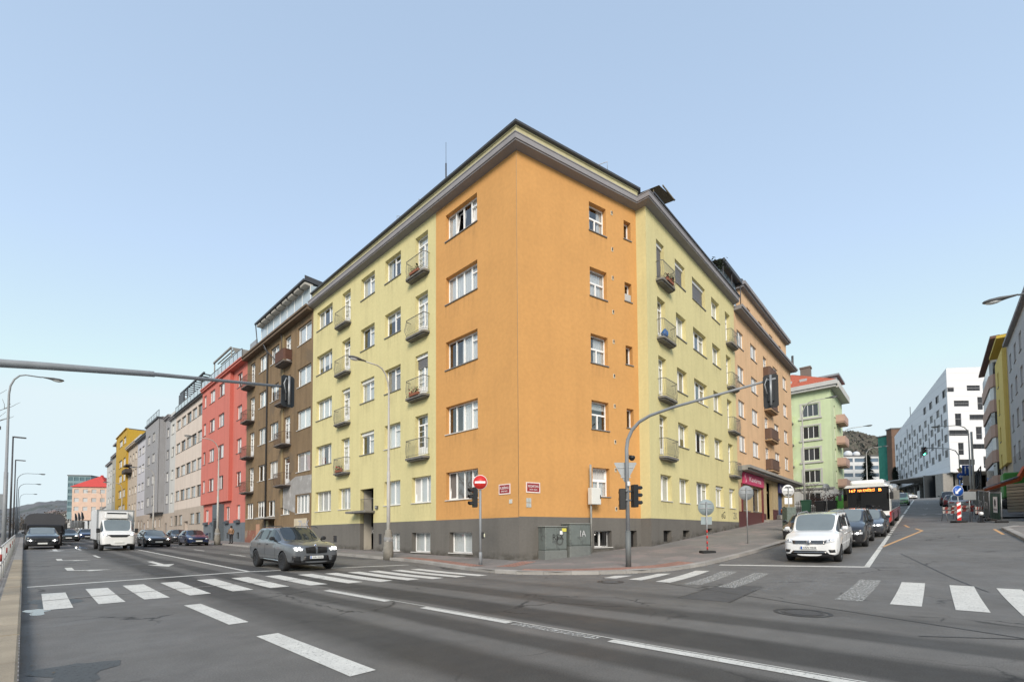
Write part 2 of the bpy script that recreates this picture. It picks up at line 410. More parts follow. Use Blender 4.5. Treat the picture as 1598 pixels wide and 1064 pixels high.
BROWNP = mat('patched_brick_plinth', (.24, .10, .07), .95, var=.2, vscale=1.2, fine=.2, fscale=9, bump=.6, bscale=30, dirt=((.27, .21, .15), .53, .9))
REPAIR = mat('grey_mortar_repair', (.30, .29, .28), .95, var=.2, vscale=1.5, dirt=((.42, .41, .40), .55, 1.5))
RED = mat('coral_red_render', (.54, .165, .13), .92, var=.06, vscale=.4, fine=.05, streak=.1, bump=.2)
REDD = mat('deep_red_render', (.50, .13, .10), .92, var=.06, streak=.1)
BLUEG = mat('blue_grey_plinth', (.135, .155, .175), .9, var=.1, streak=.1)
BEIGE = mat('beige_render', (.60, .52, .455), .92, var=.05, streak=.12)
BEIGED = mat('stone_beige_plinth', (.40, .34, .285), .92, var=.1, streak=.12)
LGREY = mat('light_grey_render', (.52, .52, .50), .92, var=.06, streak=.12)
MGREY = mat('mid_grey_render', (.30, .30, .31), .92, var=.06, streak=.12)
LILAC = mat('lilac_white_render', (.50, .50, .54), .92, var=.06, streak=.12)
ORNATE = mat('pinkish_stone_render', (.50, .43, .35), .92, var=.12, vscale=1.5, streak=.2)
MUST = mat('mustard_render', (.48, .30, .035), .92, var=.06, streak=.1)
SAGE = mat('sage_grey_render', (.36, .35, .30), .92, var=.08, streak=.15)
PEACH = mat('peach_render', (.65, .43, .25), .92, var=.07, fine=.06, streak=.14, bump=.2)
PEACHS = mat('ochre_stone_shopfront', (.44, .35, .20), .92, var=.15, vscale=3, streak=.2)
MAROON = mat('maroon_tiles', (.10, .03, .03), .4, var=.15, vscale=5)
MINT = mat('mint_green_render', (.55, .64, .40), .92, var=.07, vscale=1, streak=.1, dirt=((.60, .68, .48), .6, .8))
TILE = mat('red_roof_tile', (.42, .10, .05), .85, var=.15, vscale=1.5, fine=.3, fscale=4)
TILER = mat('bright_red_roof', (.50, .06, .05), .85, var=.1, vscale=1)
DARKG = mat('dark_window_glass', (.035, .04, .045), .06, var=0, fine=0, spec=1., objrand=.5)
PALEG = mat('curtain_reflection_glass', (.40, .41, .41), .12, var=.1, vscale=.4, fine=0, spec=.8, objrand=.22)  # opaque pane, curtains and sky reflection both painted in as pale grey
PINKB = mat('pink_balcony_render', (.50, .34, .28), .9, var=.06, streak=.1)
YELR = mat('bright_yellow_render', (.68, .53, .16), .9, var=.06, streak=.08)
GREYR = mat('pale_blue_grey_render', (.42, .43, .45), .9, var=.06, streak=.1)
WCLAD = mat('white_facade_panels', (.72, .72, .73), .55, var=.03, vscale=.1, fine=0)
STEEL = mat('galvanised_steel', (.34, .35, .355), .5, metal=.55, var=.12, vscale=4)
STEELP = mat('grey_painted_steel', (.25, .265, .28), .5, var=.1, vscale=4, streak=.1)
POLEW = mat('pale_lamp_post', (.42, .41, .385), .6, var=.14, vscale=3, streak=.2)
BLACKP = mat('black_plastic', (.012, .012, .013), .4, var=.1)
BLACKM = mat('black_rubber', (.018, .018, .018), .85, var=.1)
SREDM = mat('sign_red', (.55, .03, .025), .4, var=.03, fine=0)
SWHITE = mat('sign_white', (.80, .80, .80), .4, var=.02, fine=0)
SBLUE = mat('sign_blue', (.02, .10, .42), .4, var=.03, fine=0)
SBACK = mat('sign_back_grey', (.30, .32, .33), .5, metal=.4, var=.08, vscale=5)
CABG = mat('cabinet_grey_green', (.145, .165, .155), .6, var=.14, vscale=4, streak=.2, dirt=((.095, .105, .10), .56, 2.2))
CABL = mat('cabinet_base', (.17, .18, .17), .8, var=.12, vscale=4, streak=.2)
YSTICK = mat('yellow_sticker', (.65, .60, .10), .5)
INK = mat('graffiti_ink', (.03, .03, .03), .7, alpha_noise=.42)
INKW = mat('pale_graffiti', (.55, .55, .55), .7, alpha_noise=.42)

# ------------------------------------------------------------------ ground and roads
sheet('ground', SOIL, -700, 900, -700, 1200, -.06, kind='structure')
road = sheet('main_street', ASPH, -.02, 16., -40, 700, 0, kind='structure')
poly_sheet('side_street', ASPH, [(16.0, 16), (16., -40), (40, -40), (40, -9), (150, -9), (150, 14.5), (60.2, 14.5), (60.2, 10), (24, 10), (18, 16)], 0, kind='structure')

# kerb line of the corner pavement, far end to side street
KL = [(13.35, 330), (13.35, 21), (13.28, 18.6), (12.9, 16.8), (12.35, 14.2), (12.05, 12.4), (12.2, 11.0), (12.9, 9.85), (14.0, 8.75), (15.2, 7.75), (16.6, 7.1), (18.2, 6.7),
      (20.2, 6.42), (23.3, 6.08), (28.2, 5.8), (60, 5.8)]
pav = poly_sheet('corner_pavement', PAVE, KL + [(62., 5.8), (62., 12.5), (24.6, 12.5), (24.4, 12.8), (17., 15.), (17., 330)], .12, kind='structure')
lpav = poly_sheet('left_pavement', PAVEL, [(0, -30), (0, 330), (-5, 330), (-5, -30)], .12, kind='structure')
def resample(pl, st):
    out = [Vector(pl[0])]; acc = 0
    for a, b in zip(pl, pl[1:]):
        a = Vector(a); b = Vector(b); L = (b - a).length; d = st - acc
        while d < L - 1e-6: out.append(a + (b - a) * d / L); d += st
        acc = (L - (d - st))
    out.append(Vector(pl[-1])); return out
def kerb_run(pts, inward, parent, m, w=.26, top=.135, n_ind=60, far_parent=None):
    # individual stones, each bedded on the ground height; the tail joined
    far = MB()
    for i, (a, b) in enumerate(zip(pts, pts[1:])):
        d = (b - a); L = d.length
        if L < .15: continue
        d /= L; nr = Vector((-d.y, d.x)) * inward; g = .006
        mb = far if i >= n_ind else MB()
        q = [a + d * g, b - d * g, b - d * g + nr * w, a + d * g + nr * w]; j = random.uniform(-.006, .006)
        vs = [(p.x, p.y, zg(p.x, p.y) - .05) for p in q] + [(p.x, p.y, zg(p.x, p.y) + top + j - (.02 if k < 2 else 0)) for k, p in enumerate(q)]
        c = .03; vs += [(q[0].x + nr.x * c, q[0].y + nr.y * c, vs[4][2] + .02), (q[1].x + nr.x * c, q[1].y + nr.y * c, vs[5][2] + .02)]
        fs = [(0, 1, 5, 4), (4, 5, 9, 8), (8, 9, 6, 7), (1, 2, 6, 9, 5), (2, 3, 7, 6), (3, 0, 4, 8, 7), (0, 3, 2, 1)]
        if inward < 0: fs = [f[::-1] for f in fs]
        mb.add(vs, fs)
        if i < n_ind: mb.obj('kerb_stone', m, parent, I4)
    if far.v: far.obj('kerb', m, parent, I4, kind='stuff')
near = [p for p in KL if p[1] <= 34 or p[0] > 14]
kp = resample([(13.35, 34)] + KL[1:14] + [(34, 5.8)], 1.)
kerb_run(kp, 1, pav, KERB, n_ind=80)
kerb_run(resample([(13.35, 330), (13.35, 34)], 4.), 1, pav, KERB, n_ind=0)
kerb_run(resample([(34, 5.8), (62, 5.8)], 2.), 1, pav, KERB, n_ind=0)
kerb_run(resample([(0, 2.2), (0, 32)], 1.02), 1, lpav, KERBB, w=.3, n_ind=40)
kerb_run(resample([(0, 32), (0, 330)], 4.), 1, lpav, KERB, w=.3, n_ind=0)
# red tactile paving behind the kerb at the crossings
def strip_along(pl, a, b, dz, name, m, parent):
    mb = MB(); P = [Vector(p) for p in pl]; nn = []
    for i in range(len(P)):
        d = (P[min(i + 1, len(P) - 1)] - P[max(i - 1, 0)]).normalized(); nn.append(Vector((-d.y, d.x)))
    for i in range(len(P) - 1):
        patch_mb(mb, [P[i] + nn[i] * a, P[i + 1] + nn[i + 1] * a, P[i + 1] + nn[i + 1] * b, P[i] + nn[i] * b], dz)
    return mb.obj(name, m, parent, I4)
strip_along(KL[1:5], .28, 1.05, .126, 'tactile_paving', REDP, pav)
strip_along(KL[6:12], .28, 1.1, .126, 'tactile_paving', REDP, pav)
patch('tactile_paving', REDP, [(13.2, 13.2), (13.7, 12.6), (16.3, 13.6), (16.0, 14.3)], .127, pav)

# right pavement (beyond the junction)
RK = [(12, -9), (22, -4.6), (26, -3.1), (29, -2.9), (37.2, -2.75), (38.4, -3.3), (39, -6.3)]
rp = poly_sheet('right_pavement', PAVE, RK + [(39, -14), (12, -14)], .12, kind='structure')
kerb_run(resample(RK[2:6], 1.), -1, rp, KERB, n_ind=30)
rp2 = poly_sheet('upper_right_pavement', PAVE, [(48, -6.4), (48, -3.2), (150, -3.2), (150, -6.6)], .12, kind='structure')
kerb_run(resample([(48, -3.2), (150, -3.2)], 2.5), -1, rp2, KERB, n_ind=0)

# ------------------------------------------------------------------ road markings
def marks(name, quads, m, dz=.007, label=None, part='stripe'):
    root = None
    for i, q in enumerate(quads):
        mm = m
        if len(q) == 5: mm = q[4]; q = q[:4]
        b = MB(); patch_mb(b, q, dz, .3)
        if root is None: root = b.obj(name, mm, None, I4, kind='structure')
        else: b.obj(part, mm, root, I4)
    return root
def jit(a): return a + random.uniform(-.03, .03)
zl = [(.31, .74, 13.15, 16.5), (1.15, 1.6, 13.35, 16.95), (1.95, 2.43, 13.5, 17.2), (2.84, 3.3, 13.55, 17.3), (3.8, 4.3, 13.6, 17.45), (4.74, 5.25, 13.65, 17.3),
      (5.75, 6.25, 13.4, 17.2), (6.75, 7.25, 13.1, 16.9), (7.6, 8.08, 12.7, 16.6), (8.42, 8.9, 12.45, 16.45), (9.2, 9.66, 12.15, 16.3), (10.05, 10.5, 11.95, 16.0), (10.85, 11.3, 11.7, 15.9)]
marks('zebra_crossing', [[(a, jit(c)), (b, jit(c)), (b + .03, jit(d)), (a + .03, jit(d))] for a, b, c, d in zl], PAINT)
marks('cable_joint', [[(.3, 14.85), (3, 15.25), (3, 15.33), (.3, 14.93)], [(3, 15.25), (7, 15.15), (7, 15.23), (3, 15.33)]], mat('joint_sealant', (.30, .29, .27), .8, alpha_noise=.4), .012)
sp = [(-3.4, .45), (-2.4, .5), (-1.5, .42), (-.7, .45), (.22, .48), (1.15, .48)]
zq = [[(11.55 + .1 * i, y), (16.1 + .12 * i, y), (16.1 + .12 * i, y + wd), (11.55 + .1 * i, y + wd)] for i, (y, wd) in enumerate(sp)]
zq[5].append(PAINTW)
zq += [[(12.3, 2.1), (16.8, 2.2), (16.8, 2.65), (12.3, 2.6), PAINTF], [(12.6, 3.0), (16.9, 3.1), (16.9, 3.55), (12.6, 3.45), PAINTF],
       [(12.8, 3.9), (17., 4.08), (17., 4.55), (12.8, 4.35), PAINTW], [(12.9, 4.84), (17.1, 5.1), (17.1, 5.6), (12.9, 5.3), PAINTW],
       [(13., 5.75), (16.95, 6.0), (16.8, 6.45), (13., 6.2)], [(13.1, 6.7), (15.6, 6.85), (15.3, 7.2), (13.1, 7.15)], [(13.1, 7.6), (14.3, 7.65), (13.9, 8.1), (13.0, 8.0)]]
marks('zebra_crossing', zq, PAINT)
def stripes(x, w_, ys, m=PAINT): return [[(x - w_ / 2, a), (x + w_ / 2, a), (x + w_ / 2, b), (x - w_ / 2, b), mm] for a, b, mm in [(y[0], y[1], y[2] if len(y) > 2 else m) for y in ys]]
marks('lane_dashes', stripes(2.5, .3, [(8.6, 11.7), (4.5, 7.3), (-1.5, 1.5)]), PAINT, part='dash')
marks('centre_line', stripes(5.52, .17, [(8.9, 11.9), (5.2, 7.6), (3.5, 5.1, PAINTW), (.4, 3.3), (-4, -1)]), PAINT, part='dash')
marks('tar_seam', stripes(5.64, .03, [(-2, 12)]), TAR, .009, part='seam')
marks('stop_line', [[(.1, 18.5), (5.8, 19.25), (5.8, 19.5), (.1, 18.72)], [(5.8, 19.25), (12.2, 17.8), (12.2, 18.05), (5.8, 19.5)]], PAINT)
marks('lane_line', stripes(5.95, .15, [(19.5, 46), (52, 54), (58, 60), (70, 72), (76, 78), (88, 90)]), PAINT, part='dash')
marks('lane_line', stripes(9.0, .14, [(20.5, 26), (30, 33), (39, 42), (48, 51), (57, 60)]), PAINT, part='dash')
marks('lane_line', stripes(2.9, .14, [(34, 37), (46, 49), (58, 61), (70, 73)]), PAINT, part='dash')
marks('parking_line', stripes(11.4, .12, [(24, 26), (30, 33), (37, 40), (44, 47)], PAINTW), PAINTW, part='dash')
def arrow(x, y, kind, sc=1., ang=-pi / 2):
    # painted arrow, local +x forward
    ca, sa = cos(ang), sin(ang)
    def P(a, b): return (x + sc * (a * ca - b * sa), y + sc * (a * sa + b * ca))
    qs = []
    if kind in 'SB': qs += [[P(-1.6, -.09), P(.5, -.09), P(.5, .09), P(-1.6, .09)], [P(.5, -.38), P(1.7, -.01), P(1.7, .01), P(.5, .38)]]
    if kind in 'TB':
        qs += [[P(-1.3, -.1), P(.2, -.1), P(.2, .08), P(-1.3, .08)], [P(.2, -.1), P(.5, .35), P(.3, .42), P(.05, .05)], [P(.1, .25), P(.7, .35), P(.8, .4), P(.5, .95)]]
    return marks('road_arrow', qs, PAINTW if kind == 'B' else PAINT)
arrow(4.3, 26.5, 'S', 1.3); arrow(1.3, 24.8, 'T', 1.2); arrow(1.3, 32.5, 'T', 1.2); arrow(4.4, 48, 'S', 1.3); arrow(1.6, 47, 'S', 1.3)
marks('stop_line', [[(18.65, 6.25), (19.55, 1.7), (19.8, 1.7), (18.9, 6.25)]], PAINT)
def runx(y0, y1, w_, xs, m=PAINT):
    f = lambda x: y0 + (y1 - y0) * (x - 19.5) / 100.
    return [[(a, f(a) - w_ / 2), (b, f(b) - w_ / 2), (b, f(b) + w_ / 2), (a, f(a) + w_ / 2), m] for a, b in xs]
marks('centre_line', runx(1.72, 2.75, .16, [(19.6, 25.5), (25.6, 33)] + [(33.6 + 1.5 * i, 34.4 + 1.5 * i) for i in range(7)] + [(44, 58), (60, 72), (74, 86), (88, 120)]), PAINT, part='dash')
def seg(a, b, w_):
    a = Vector(a); b = Vector(b); d = (b - a).normalized(); n_ = Vector((-d.y, d.x)) * w_ / 2; return [a - n_, b - n_, b + n_, a + n_]
marks('yellow_zigzag', [seg((26.5, 1.75), (36.5, .52), .13), seg((36.5, .5), (38.4, .85), .13), seg((39.6, 1.2), (42, 1.5), .13)], YPAINT)
marks('yellow_zigzag', [seg((33.6, -2.55), (37.4, -2.5), .12)], YPAINT)
for x, y, k in [(57, .6, 'B'), (57, -1.2, 'T'), (72, .6, 'B'), (72, -1.2, 'B'), (95, .6, 'B')]: arrow(x, y, k, 1.2, 0)

def manhole(x, y, r, faint=False):
    b = MB(); n = 24
    def ring(r0, r1, dz, mi):
        vs = []
        for i in range(n):
            t = 2 * pi * i / n
            for rr in (r0, r1):
                X, Y = x + rr * cos(t), y + rr * sin(t); vs.append((X, Y, zg(X, Y) + dz))
        b.add(vs, [(2 * i, 2 * i + 1, (2 * i + 3) % (2 * n), (2 * i + 2) % (2 * n)) for i in range(n)], mi)
    ring(r * .86, r, .006, 0)
    o = b.obj('manhole_cover', [TAR], None, I4, kind='structure')
    b = MB(); ring(.01, r * .62, .008, 0); b.obj('lid', IRON if not faint else mat('dusty_lid', (.11, .11, .108), .8), o)
    b = MB(); ring(r * .66, r * .74, .008, 0); b.obj('rim', IRON, o)
manhole(9.7, 1.8, .46); manhole(12.1, 7.2, .4, True)
def puddle(x, y, a, b_, m=WATER):
    mb = MB(); n = 18; vs = [(x, y, zg(x, y) + .004)]
    for i in range(n):
        t = 2 * pi * i / n; r = 1 + .3 * sin(3 * t + x) + .18 * sin(5 * t + y); X, Y = x + a * r * cos(t), y + b_ * r * sin(t); vs.append((X, Y, zg(X, Y) + .004))
    mb.add(vs, [(0, 1 + i, 1 + (i + 1) % n) for i in range(n)]); mb.obj('puddle' if m is WATER else 'damp_patch', m, None, I4, kind='structure')
DAMP = mat('damp_stain', (.05, .05, .048), .5, var=.2, alpha_noise=.4)
puddle(.22, 13.0, .16, .55); puddle(2.6, 66, .6, 6); puddle(3.2, 52, .35, 4)
puddle(.42, 6.9, .3, .55, DAMP); puddle(.36, 5.7, .26, .4, DAMP); puddle(.5, 14.3, .36, 1.0, DAMP)

OLDP = mat('old_asphalt_patch', (.085, .083, .08), .85, var=.2, vscale=2, fine=.3, fscale=60, bump=.5)
for nm_, q_ in (('asphalt_patch', [(10.2, 3.2), (13.6, 3.4), (13.4, 4.4), (10.1, 4.3)]), ('asphalt_patch', [(13.3, 22.5), (12.4, 22.5), (12.3, 31), (13.3, 31)])):
    patch(nm_, OLDP, q_, .0035, None, kind='structure')
marks('tar_seam', [seg(a, c, .035) for a, c in (((10.1, 3.2), (13.6, 3.4)), ((13.6, 3.4), (13.4, 4.4)), ((13.4, 4.4), (10.1, 4.3)), ((9.0, -1.5), (12.8, 5.8)), ((15.5, -.9), (24, 1.0)), ((8.6, .2), (10.4, -2.6)))], TAR, .0055, part='seam')

def stain_mat(name, col, strength, stretch=(5, 5, .7), zlen=1., lo=.45, hi=.75):
    m = bpy.data.materials.new(name); m.use_nodes = True; n = m.node_tree.nodes; l = m.node_tree.links; b = n['Principled BSDF']
    b.inputs['Base Color'].default_value = (*col, 1); b.inputs['Roughness'].default_value = .95; b.inputs['Specular IOR Level'].default_value = .1
    tc = n.new('ShaderNodeTexCoord'); mp = n.new('ShaderNodeMapping'); mp.inputs['Scale'].default_value = stretch; l.new(tc.outputs['Object'], mp.inputs[0])
    oi = n.new('ShaderNodeObjectInfo'); l.new(oi.outputs['Random'], mp.inputs['Location'])
    t = n.new('ShaderNodeTexNoise'); t.inputs['Scale'].default_value = 1.; t.inputs['Detail'].default_value = 5; l.new(mp.outputs[0], t.inputs[0])
    mr = n.new('ShaderNodeMapRange'); mr.inputs[1].default_value = lo; mr.inputs[2].default_value = hi; l.new(t.outputs[0], mr.inputs[0])
    sx = n.new('ShaderNodeSeparateXYZ'); l.new(tc.outputs['Object'], sx.inputs[0])
    g = n.new('ShaderNodeMapRange'); g.inputs[1].default_value = -zlen; g.inputs[2].default_value = 0; g.inputs[3].default_value = 0; g.inputs[4].default_value = strength; l.new(sx.outputs[2], g.inputs[0])
    mu = n.new('ShaderNodeMath'); mu.operation = 'MULTIPLY'; l.new(mr.outputs[0], mu.inputs[0]); l.new(g.outputs[0], mu.inputs[1]); l.new(mu.outputs[0], b.inputs['Alpha']); return m
RAIN = stain_mat('rain_streak', (.22, .17, .11), .2)
SPLASH = stain_mat('splash_dirt', (.09, .08, .065), .8, (1.6, 1.6, 2.5), .55, .38, .62)
# ------------------------------------------------------------------ building kit
# a facade frame has local +x along the wall, -y outward, z up
class Fac:
    def __init__(s, M): s.M = M
def wall(root, F, name, m, x0, x1, z0, z1, holes=(), rec=.28, zbot=None, label=None):
    hs = [(max(a, x0), min(b, x1), max(c, z0), min(d, z1), a, b, c, d) for a, b, c, d in holes if a < x1 and b > x0 and c < z1 and d > z0]
    xs = sorted({x0, x1} | {h[0] for h in hs} | {h[1] for h in hs}); zs = sorted({z0, z1} | {h[2] for h in hs} | {h[3] for h in hs})
    b = MB(); idx = {}
    def vid(i, j):
        if (i, j) not in idx: idx[(i, j)] = len(b.v); b.v.append((xs[i], 0, zs[j]))
        return idx[(i, j)]
    for i in range(len(xs) - 1):
        for j in range(len(zs) - 1):
            cx, cz = (xs[i] + xs[i + 1]) / 2, (zs[j] + zs[j + 1]) / 2
            if any(h[0] < cx < h[1] and h[2] < cz < h[3] for h in hs): continue
            b.f.append([vid(i, j), vid(i + 1, j), vid(i + 1, j + 1), vid(i, j + 1)]); b.m.append(0); b.s.append(False)
    for h in hs:
        a, c, d, e = h[0], h[1], h[2], h[3]
        if h[4] >= x0: b.quad((a, 0, d), (a, 0, e), (a, rec, e), (a, rec, d))
        if h[5] <= x1: b.quad((c, 0, d), (c, rec, d), (c, rec, e), (c, 0, e))
        if h[6] >= z0: b.quad((a, 0, d), (a, rec, d), (c, rec, d), (c, 0, d))
        if h[7] <= z1: b.quad((a, 0, e), (c, 0, e), (c, rec, e), (a, rec, e))
    return b.obj(name, m, root, F, label=label)

def frame_mesh(kind, w_, h):
    """frame bars and the list of glass rectangles (x0,x1,z0,z1), origin bottom centre, y 0 = outer face"""
    fw, fd, mw = .055, .07, .075
    b = MB(); panes = []
    b.box(-w_ / 2, -w_ / 2 + fw, 0, fd, 0, h); b.box(w_ / 2 - fw, w_ / 2, 0, fd, 0, h)
    b.box(-w_ / 2 + fw, w_ / 2 - fw, 0, fd, 0, fw); b.box(-w_ / 2 + fw, w_ / 2 - fw, 0, fd, h - fw, h)
    def cols(n, z0, z1, mask=None):
        cw = (w_ - 2 * fw - (n - 1) * mw) / n
        for k in range(n):
            x = -w_ / 2 + fw + k * (cw + mw); panes.append((x, x + cw, z0, z1))
            if k < n - 1: b.box(x + cw, x + cw + mw, -.008, fd + .001, z0, z1)
    if kind in ('1', '2', '3', '4'): cols(int(kind), fw, h - fw)
    elif kind[0] == 'p':                                   # casements with a small top light on one side
        n = int(kind[1]); cols(n, fw, h - fw)
        x0, x1, z0, z1 = panes[-1]; zt = z0 + (z1 - z0) * .72
        b.box(x0, x1, -.006, fd, zt, zt + .06); panes[-1] = (x0, x1, z0, zt); panes.append((x0, x1, zt + .06, z1))
    elif kind == 't2':
        zt = h * .52; b.box(-w_ / 2 + fw, w_ / 2 - fw, -.008, fd, zt, zt + .09); cols(2, fw, zt); panes.append((-w_ / 2 + fw, w_ / 2 - fw, zt + .09, h - fw))
    elif kind == 'door':
        zt = h * .76; b.box(-w_ / 2 + fw, w_ / 2 - fw, -.008, fd, zt, zt + .08); panes.append((-w_ / 2 + fw, w_ / 2 - fw, zt + .08, h - fw))
        x0 = -w_ / 2 + fw; xm = -.03; b.box(xm, xm + .09, -.008, fd + .001, fw, zt); b.box(x0, xm, -.004, fd, fw, .55)
        b.box(xm + .09, w_ / 2 - fw, -.004, fd, fw, .45)
        k = 4; zz = [(.55 + (zt - .55) * i / k) for i in range(k + 1)]
        for i in range(k):
            panes.append((x0, xm, zz[i], zz[i + 1] - (.025 if i < k - 1 else 0)))
            if i < k - 1: b.box(x0, xm, .01, fd - .01, zz[i + 1] - .025, zz[i + 1])
        panes.append((xm + .09, w_ / 2 - fw, .45, zt))
    return b, panes
def curtain_fn(w_, h, z0, z1, x0, x1, seedk):
    def fn(b):
        r = random.Random(seedk); n = max(6, int((x1 - x0) / .05)); vs = []
        for i in range(n + 1):
            x = x0 + (x1 - x0) * i / n; y = .03 * sin(i * 1.9 + seedk) + .012 * r.random()
            vs += [(x, y, z0), (x, y, z1)]
        b.add(vs, [(2 * i, 2 * i + 2, 2 * i + 3, 2 * i + 1) for i in range(n)], 0, True)
    return fn
_wc = [0]
def window(root, F, x0, x1, z0, z1, kind='3', rec=.2, sill=SILLM, curtain='auto', frame=WFRAME, tilt=None, detail=2, sh=None, name='window', label=None, glass=None):
    w_, h = round(x1 - x0, 2), round(z1 - z0, 2); _wc[0] += 1; k = _wc[0]; rnd = random.Random(k * 13 + 5)
    sh_h = 0
    if sh is not None: sh_h = .2
    hh = round(h - sh_h, 2)
    key = (kind, w_, hh, frame.name)
    fb, panes = frame_mesh(kind, w_ + .004, hh)
    if key not in MESHC: MESHC[key] = fb.mesh('window_frame', [frame])
    M = F @ T((x0 + x1) / 2, rec, z0)
    o = inst(name, MESHC[key], root, M, label=label)
    for i, (a, c, d, e) in enumerate(panes):
        pw, ph = round(c - a, 2), round(e - d, 2)
        g = glass or (GLASS if detail == 2 else (PALEG if (k * 7 + i * 3) % 5 < 3 else DARKG))
        me = cached(('pane', pw, ph, g.name), 'glass', lambda b: b.box(-pw / 2 - .004, pw / 2 + .004, 0, .012, -.004, ph + .004), g)
        Mp = M @ T((a + c) / 2, .03, d)
        if tilt is not None and i in tilt: Mp = M @ T((a + c) / 2, .02, d) @ RX(radians(7))
        if tilt is not None and i in tilt:     # a sash tilted into the room
            me = cached(('sash', pw, ph), 'sash', lambda b: (b.box(-pw / 2, -pw / 2 + .05, -.02, .03, 0, ph), b.box(pw / 2 - .05, pw / 2, -.02, .03, 0, ph), b.box(-pw / 2 + .05, pw / 2 - .05, -.02, .03, 0, .05), b.box(-pw / 2 + .05, pw / 2 - .05, -.02, .03, ph - .05, ph)), frame)
            Mp = M @ T((a + c) / 2, .03, d) @ RX(radians(-8))
            s_ = inst('open_sash', me, o, Mp)
            continue
        inst('pane', me, o, Mp)
    if sill: 
        me = cached(('sill', w_, rec, sill.name), 'sill', lambda b: b.box(-w_ / 2 - .05, w_ / 2 + .05, -rec - .06, -.002, -.045, -.002), sill)
        inst('sill', me, o, M)
    if detail == 2 and kind != 'door' and z0 > 2.5 and w_ > .9:
        inst('rain_streak', cached(('rain', w_), 'rain_streak', lambda b: b.quad((-w_ / 2 - .05, 0, -1.1), (w_ / 2 + .05, 0, -1.1), (w_ / 2 + .05, 0, 0), (-w_ / 2 - .05, 0, 0)), RAIN), o, F @ T((x0 + x1) / 2, -.004, z0 - .045))
    if detail == 2 and curtain:
        if curtain == 'auto': curtain = rnd.choice(['full', 'full', 'full', 'sides', 'blind', 'half', 'half'])
        cm = CURT if rnd.random() < .85 else CURTD; xs_ = []
        if curtain == 'full': xs_ = [(-w_ / 2, w_ / 2, .05, h)]
        elif curtain == 'sides': xs_ = [(-w_ / 2, -w_ * .22, .05, h), (w_ * .18, w_ / 2, .05, h)]
        elif curtain == 'blind': xs_ = [(-w_ / 2, w_ / 2, h * rnd.uniform(.35, .75), h)]
        elif curtain == 'half': xs_ = [(-w_ * .1, w_ / 2, .05, h)]
        for (a, c, d, e) in xs_:
            me = cached(('cur', round(a, 2), round(c, 2), round(d, 1), e, k % 3), 'curtain', curtain_fn(w_, h, d, e, a, c, k % 3), cm)
            inst('curtain', me, o, M @ T(0, .095, 0))
    if sh is not None:      # roller shutter box, and slats let down by the fraction sh
        inst('shutter_box', cached(('shb', w_), 'shutter_box', lambda b: b.box(-w_ / 2, w_ / 2, -.1, .06, 0, .2), WFRAME), o, M @ T(0, 0, hh))
        if sh > 0:
            L = round((hh) * sh, 2)
            def sl(b):
                nz = int(L / .055)
                for q in range(nz): b.box(-w_ / 2 + .02, w_ / 2 - .02, -.03 + .008 * (q % 2), -.015 + .008 * (q % 2), -L + q * .055, -L + (q + 1) * .055 - .006)
            inst('shutter_slats', cached(('shs', w_, L), 'shutter_slats', sl, mat('shutter_grey', (.15, .15, .16), .6, var=.05)), o, M @ T(0, 0, hh))
    return o

def balcony(root, F, xc, w_, zf, depth=.44, bars=True, m=IRONW, slabm=CONCD, panel=None, bulge=.06, plants=False, rail_h=1.05):
    """French balcony: slab with rounded corners, railing as its part"""
    c = .16
    plan = [(-w_ / 2, 0), (w_ / 2, 0), (w_ / 2, -depth + c), (w_ / 2 - c * .3, -depth + c * .3), (w_ / 2 - c, -depth), (-w_ / 2 + c, -depth), (-w_ / 2 + c * .3, -depth + c * .3), (-w_ / 2, -depth + c)]
    def slab(b):
        b.prism([(x, y) for x, y in plan][::-1], -.12, 0)
        b.prism([(x * .9, y * .8) for x, y in plan][::-1], -.2, -.12)
    s = inst('balcony', cached(('slab', w_, depth, slabm.name), 'balcony_slab', slab, slabm), root, F @ T(xc, -.001, zf))
    def rail(b):
        P = [(-w_ / 2 + .03, -.02), (-w_ / 2 + .03, -depth + c), (-w_ / 2 + c, -depth + .03), (w_ / 2 - c, -depth + .03), (w_ / 2 - .03, -depth + c), (w_ / 2 - .03, -.02)]
        for z, r in ((rail_h, .022), (.1, .014)): b.tube([(x, y, z) for x, y in P], r, 6)
        pts = resample(P, .115)
        for p in pts[1:-1]:
            if panel: continue
            ox = p.x * bulge; oy = -bulge
            b.tube([(p.x, p.y, .1), (p.x + ox * .6, p.y + oy * .8, .42), (p.x, p.y, rail_h)], .0085, 4, caps=False)
        if panel:
            for a, d in zip(P, P[1:]): b.quad((a[0], a[1], .1), (d[0], d[1], .1), (d[0], d[1], rail_h - .02), (a[0], a[1], rail_h - .02), 1)
    inst('railing', cached(('rail', w_, depth, m.name, bool(panel), bulge), 'railing', rail, [m, panel] if panel else [m]), s, F @ T(xc, 0, zf))
    return s

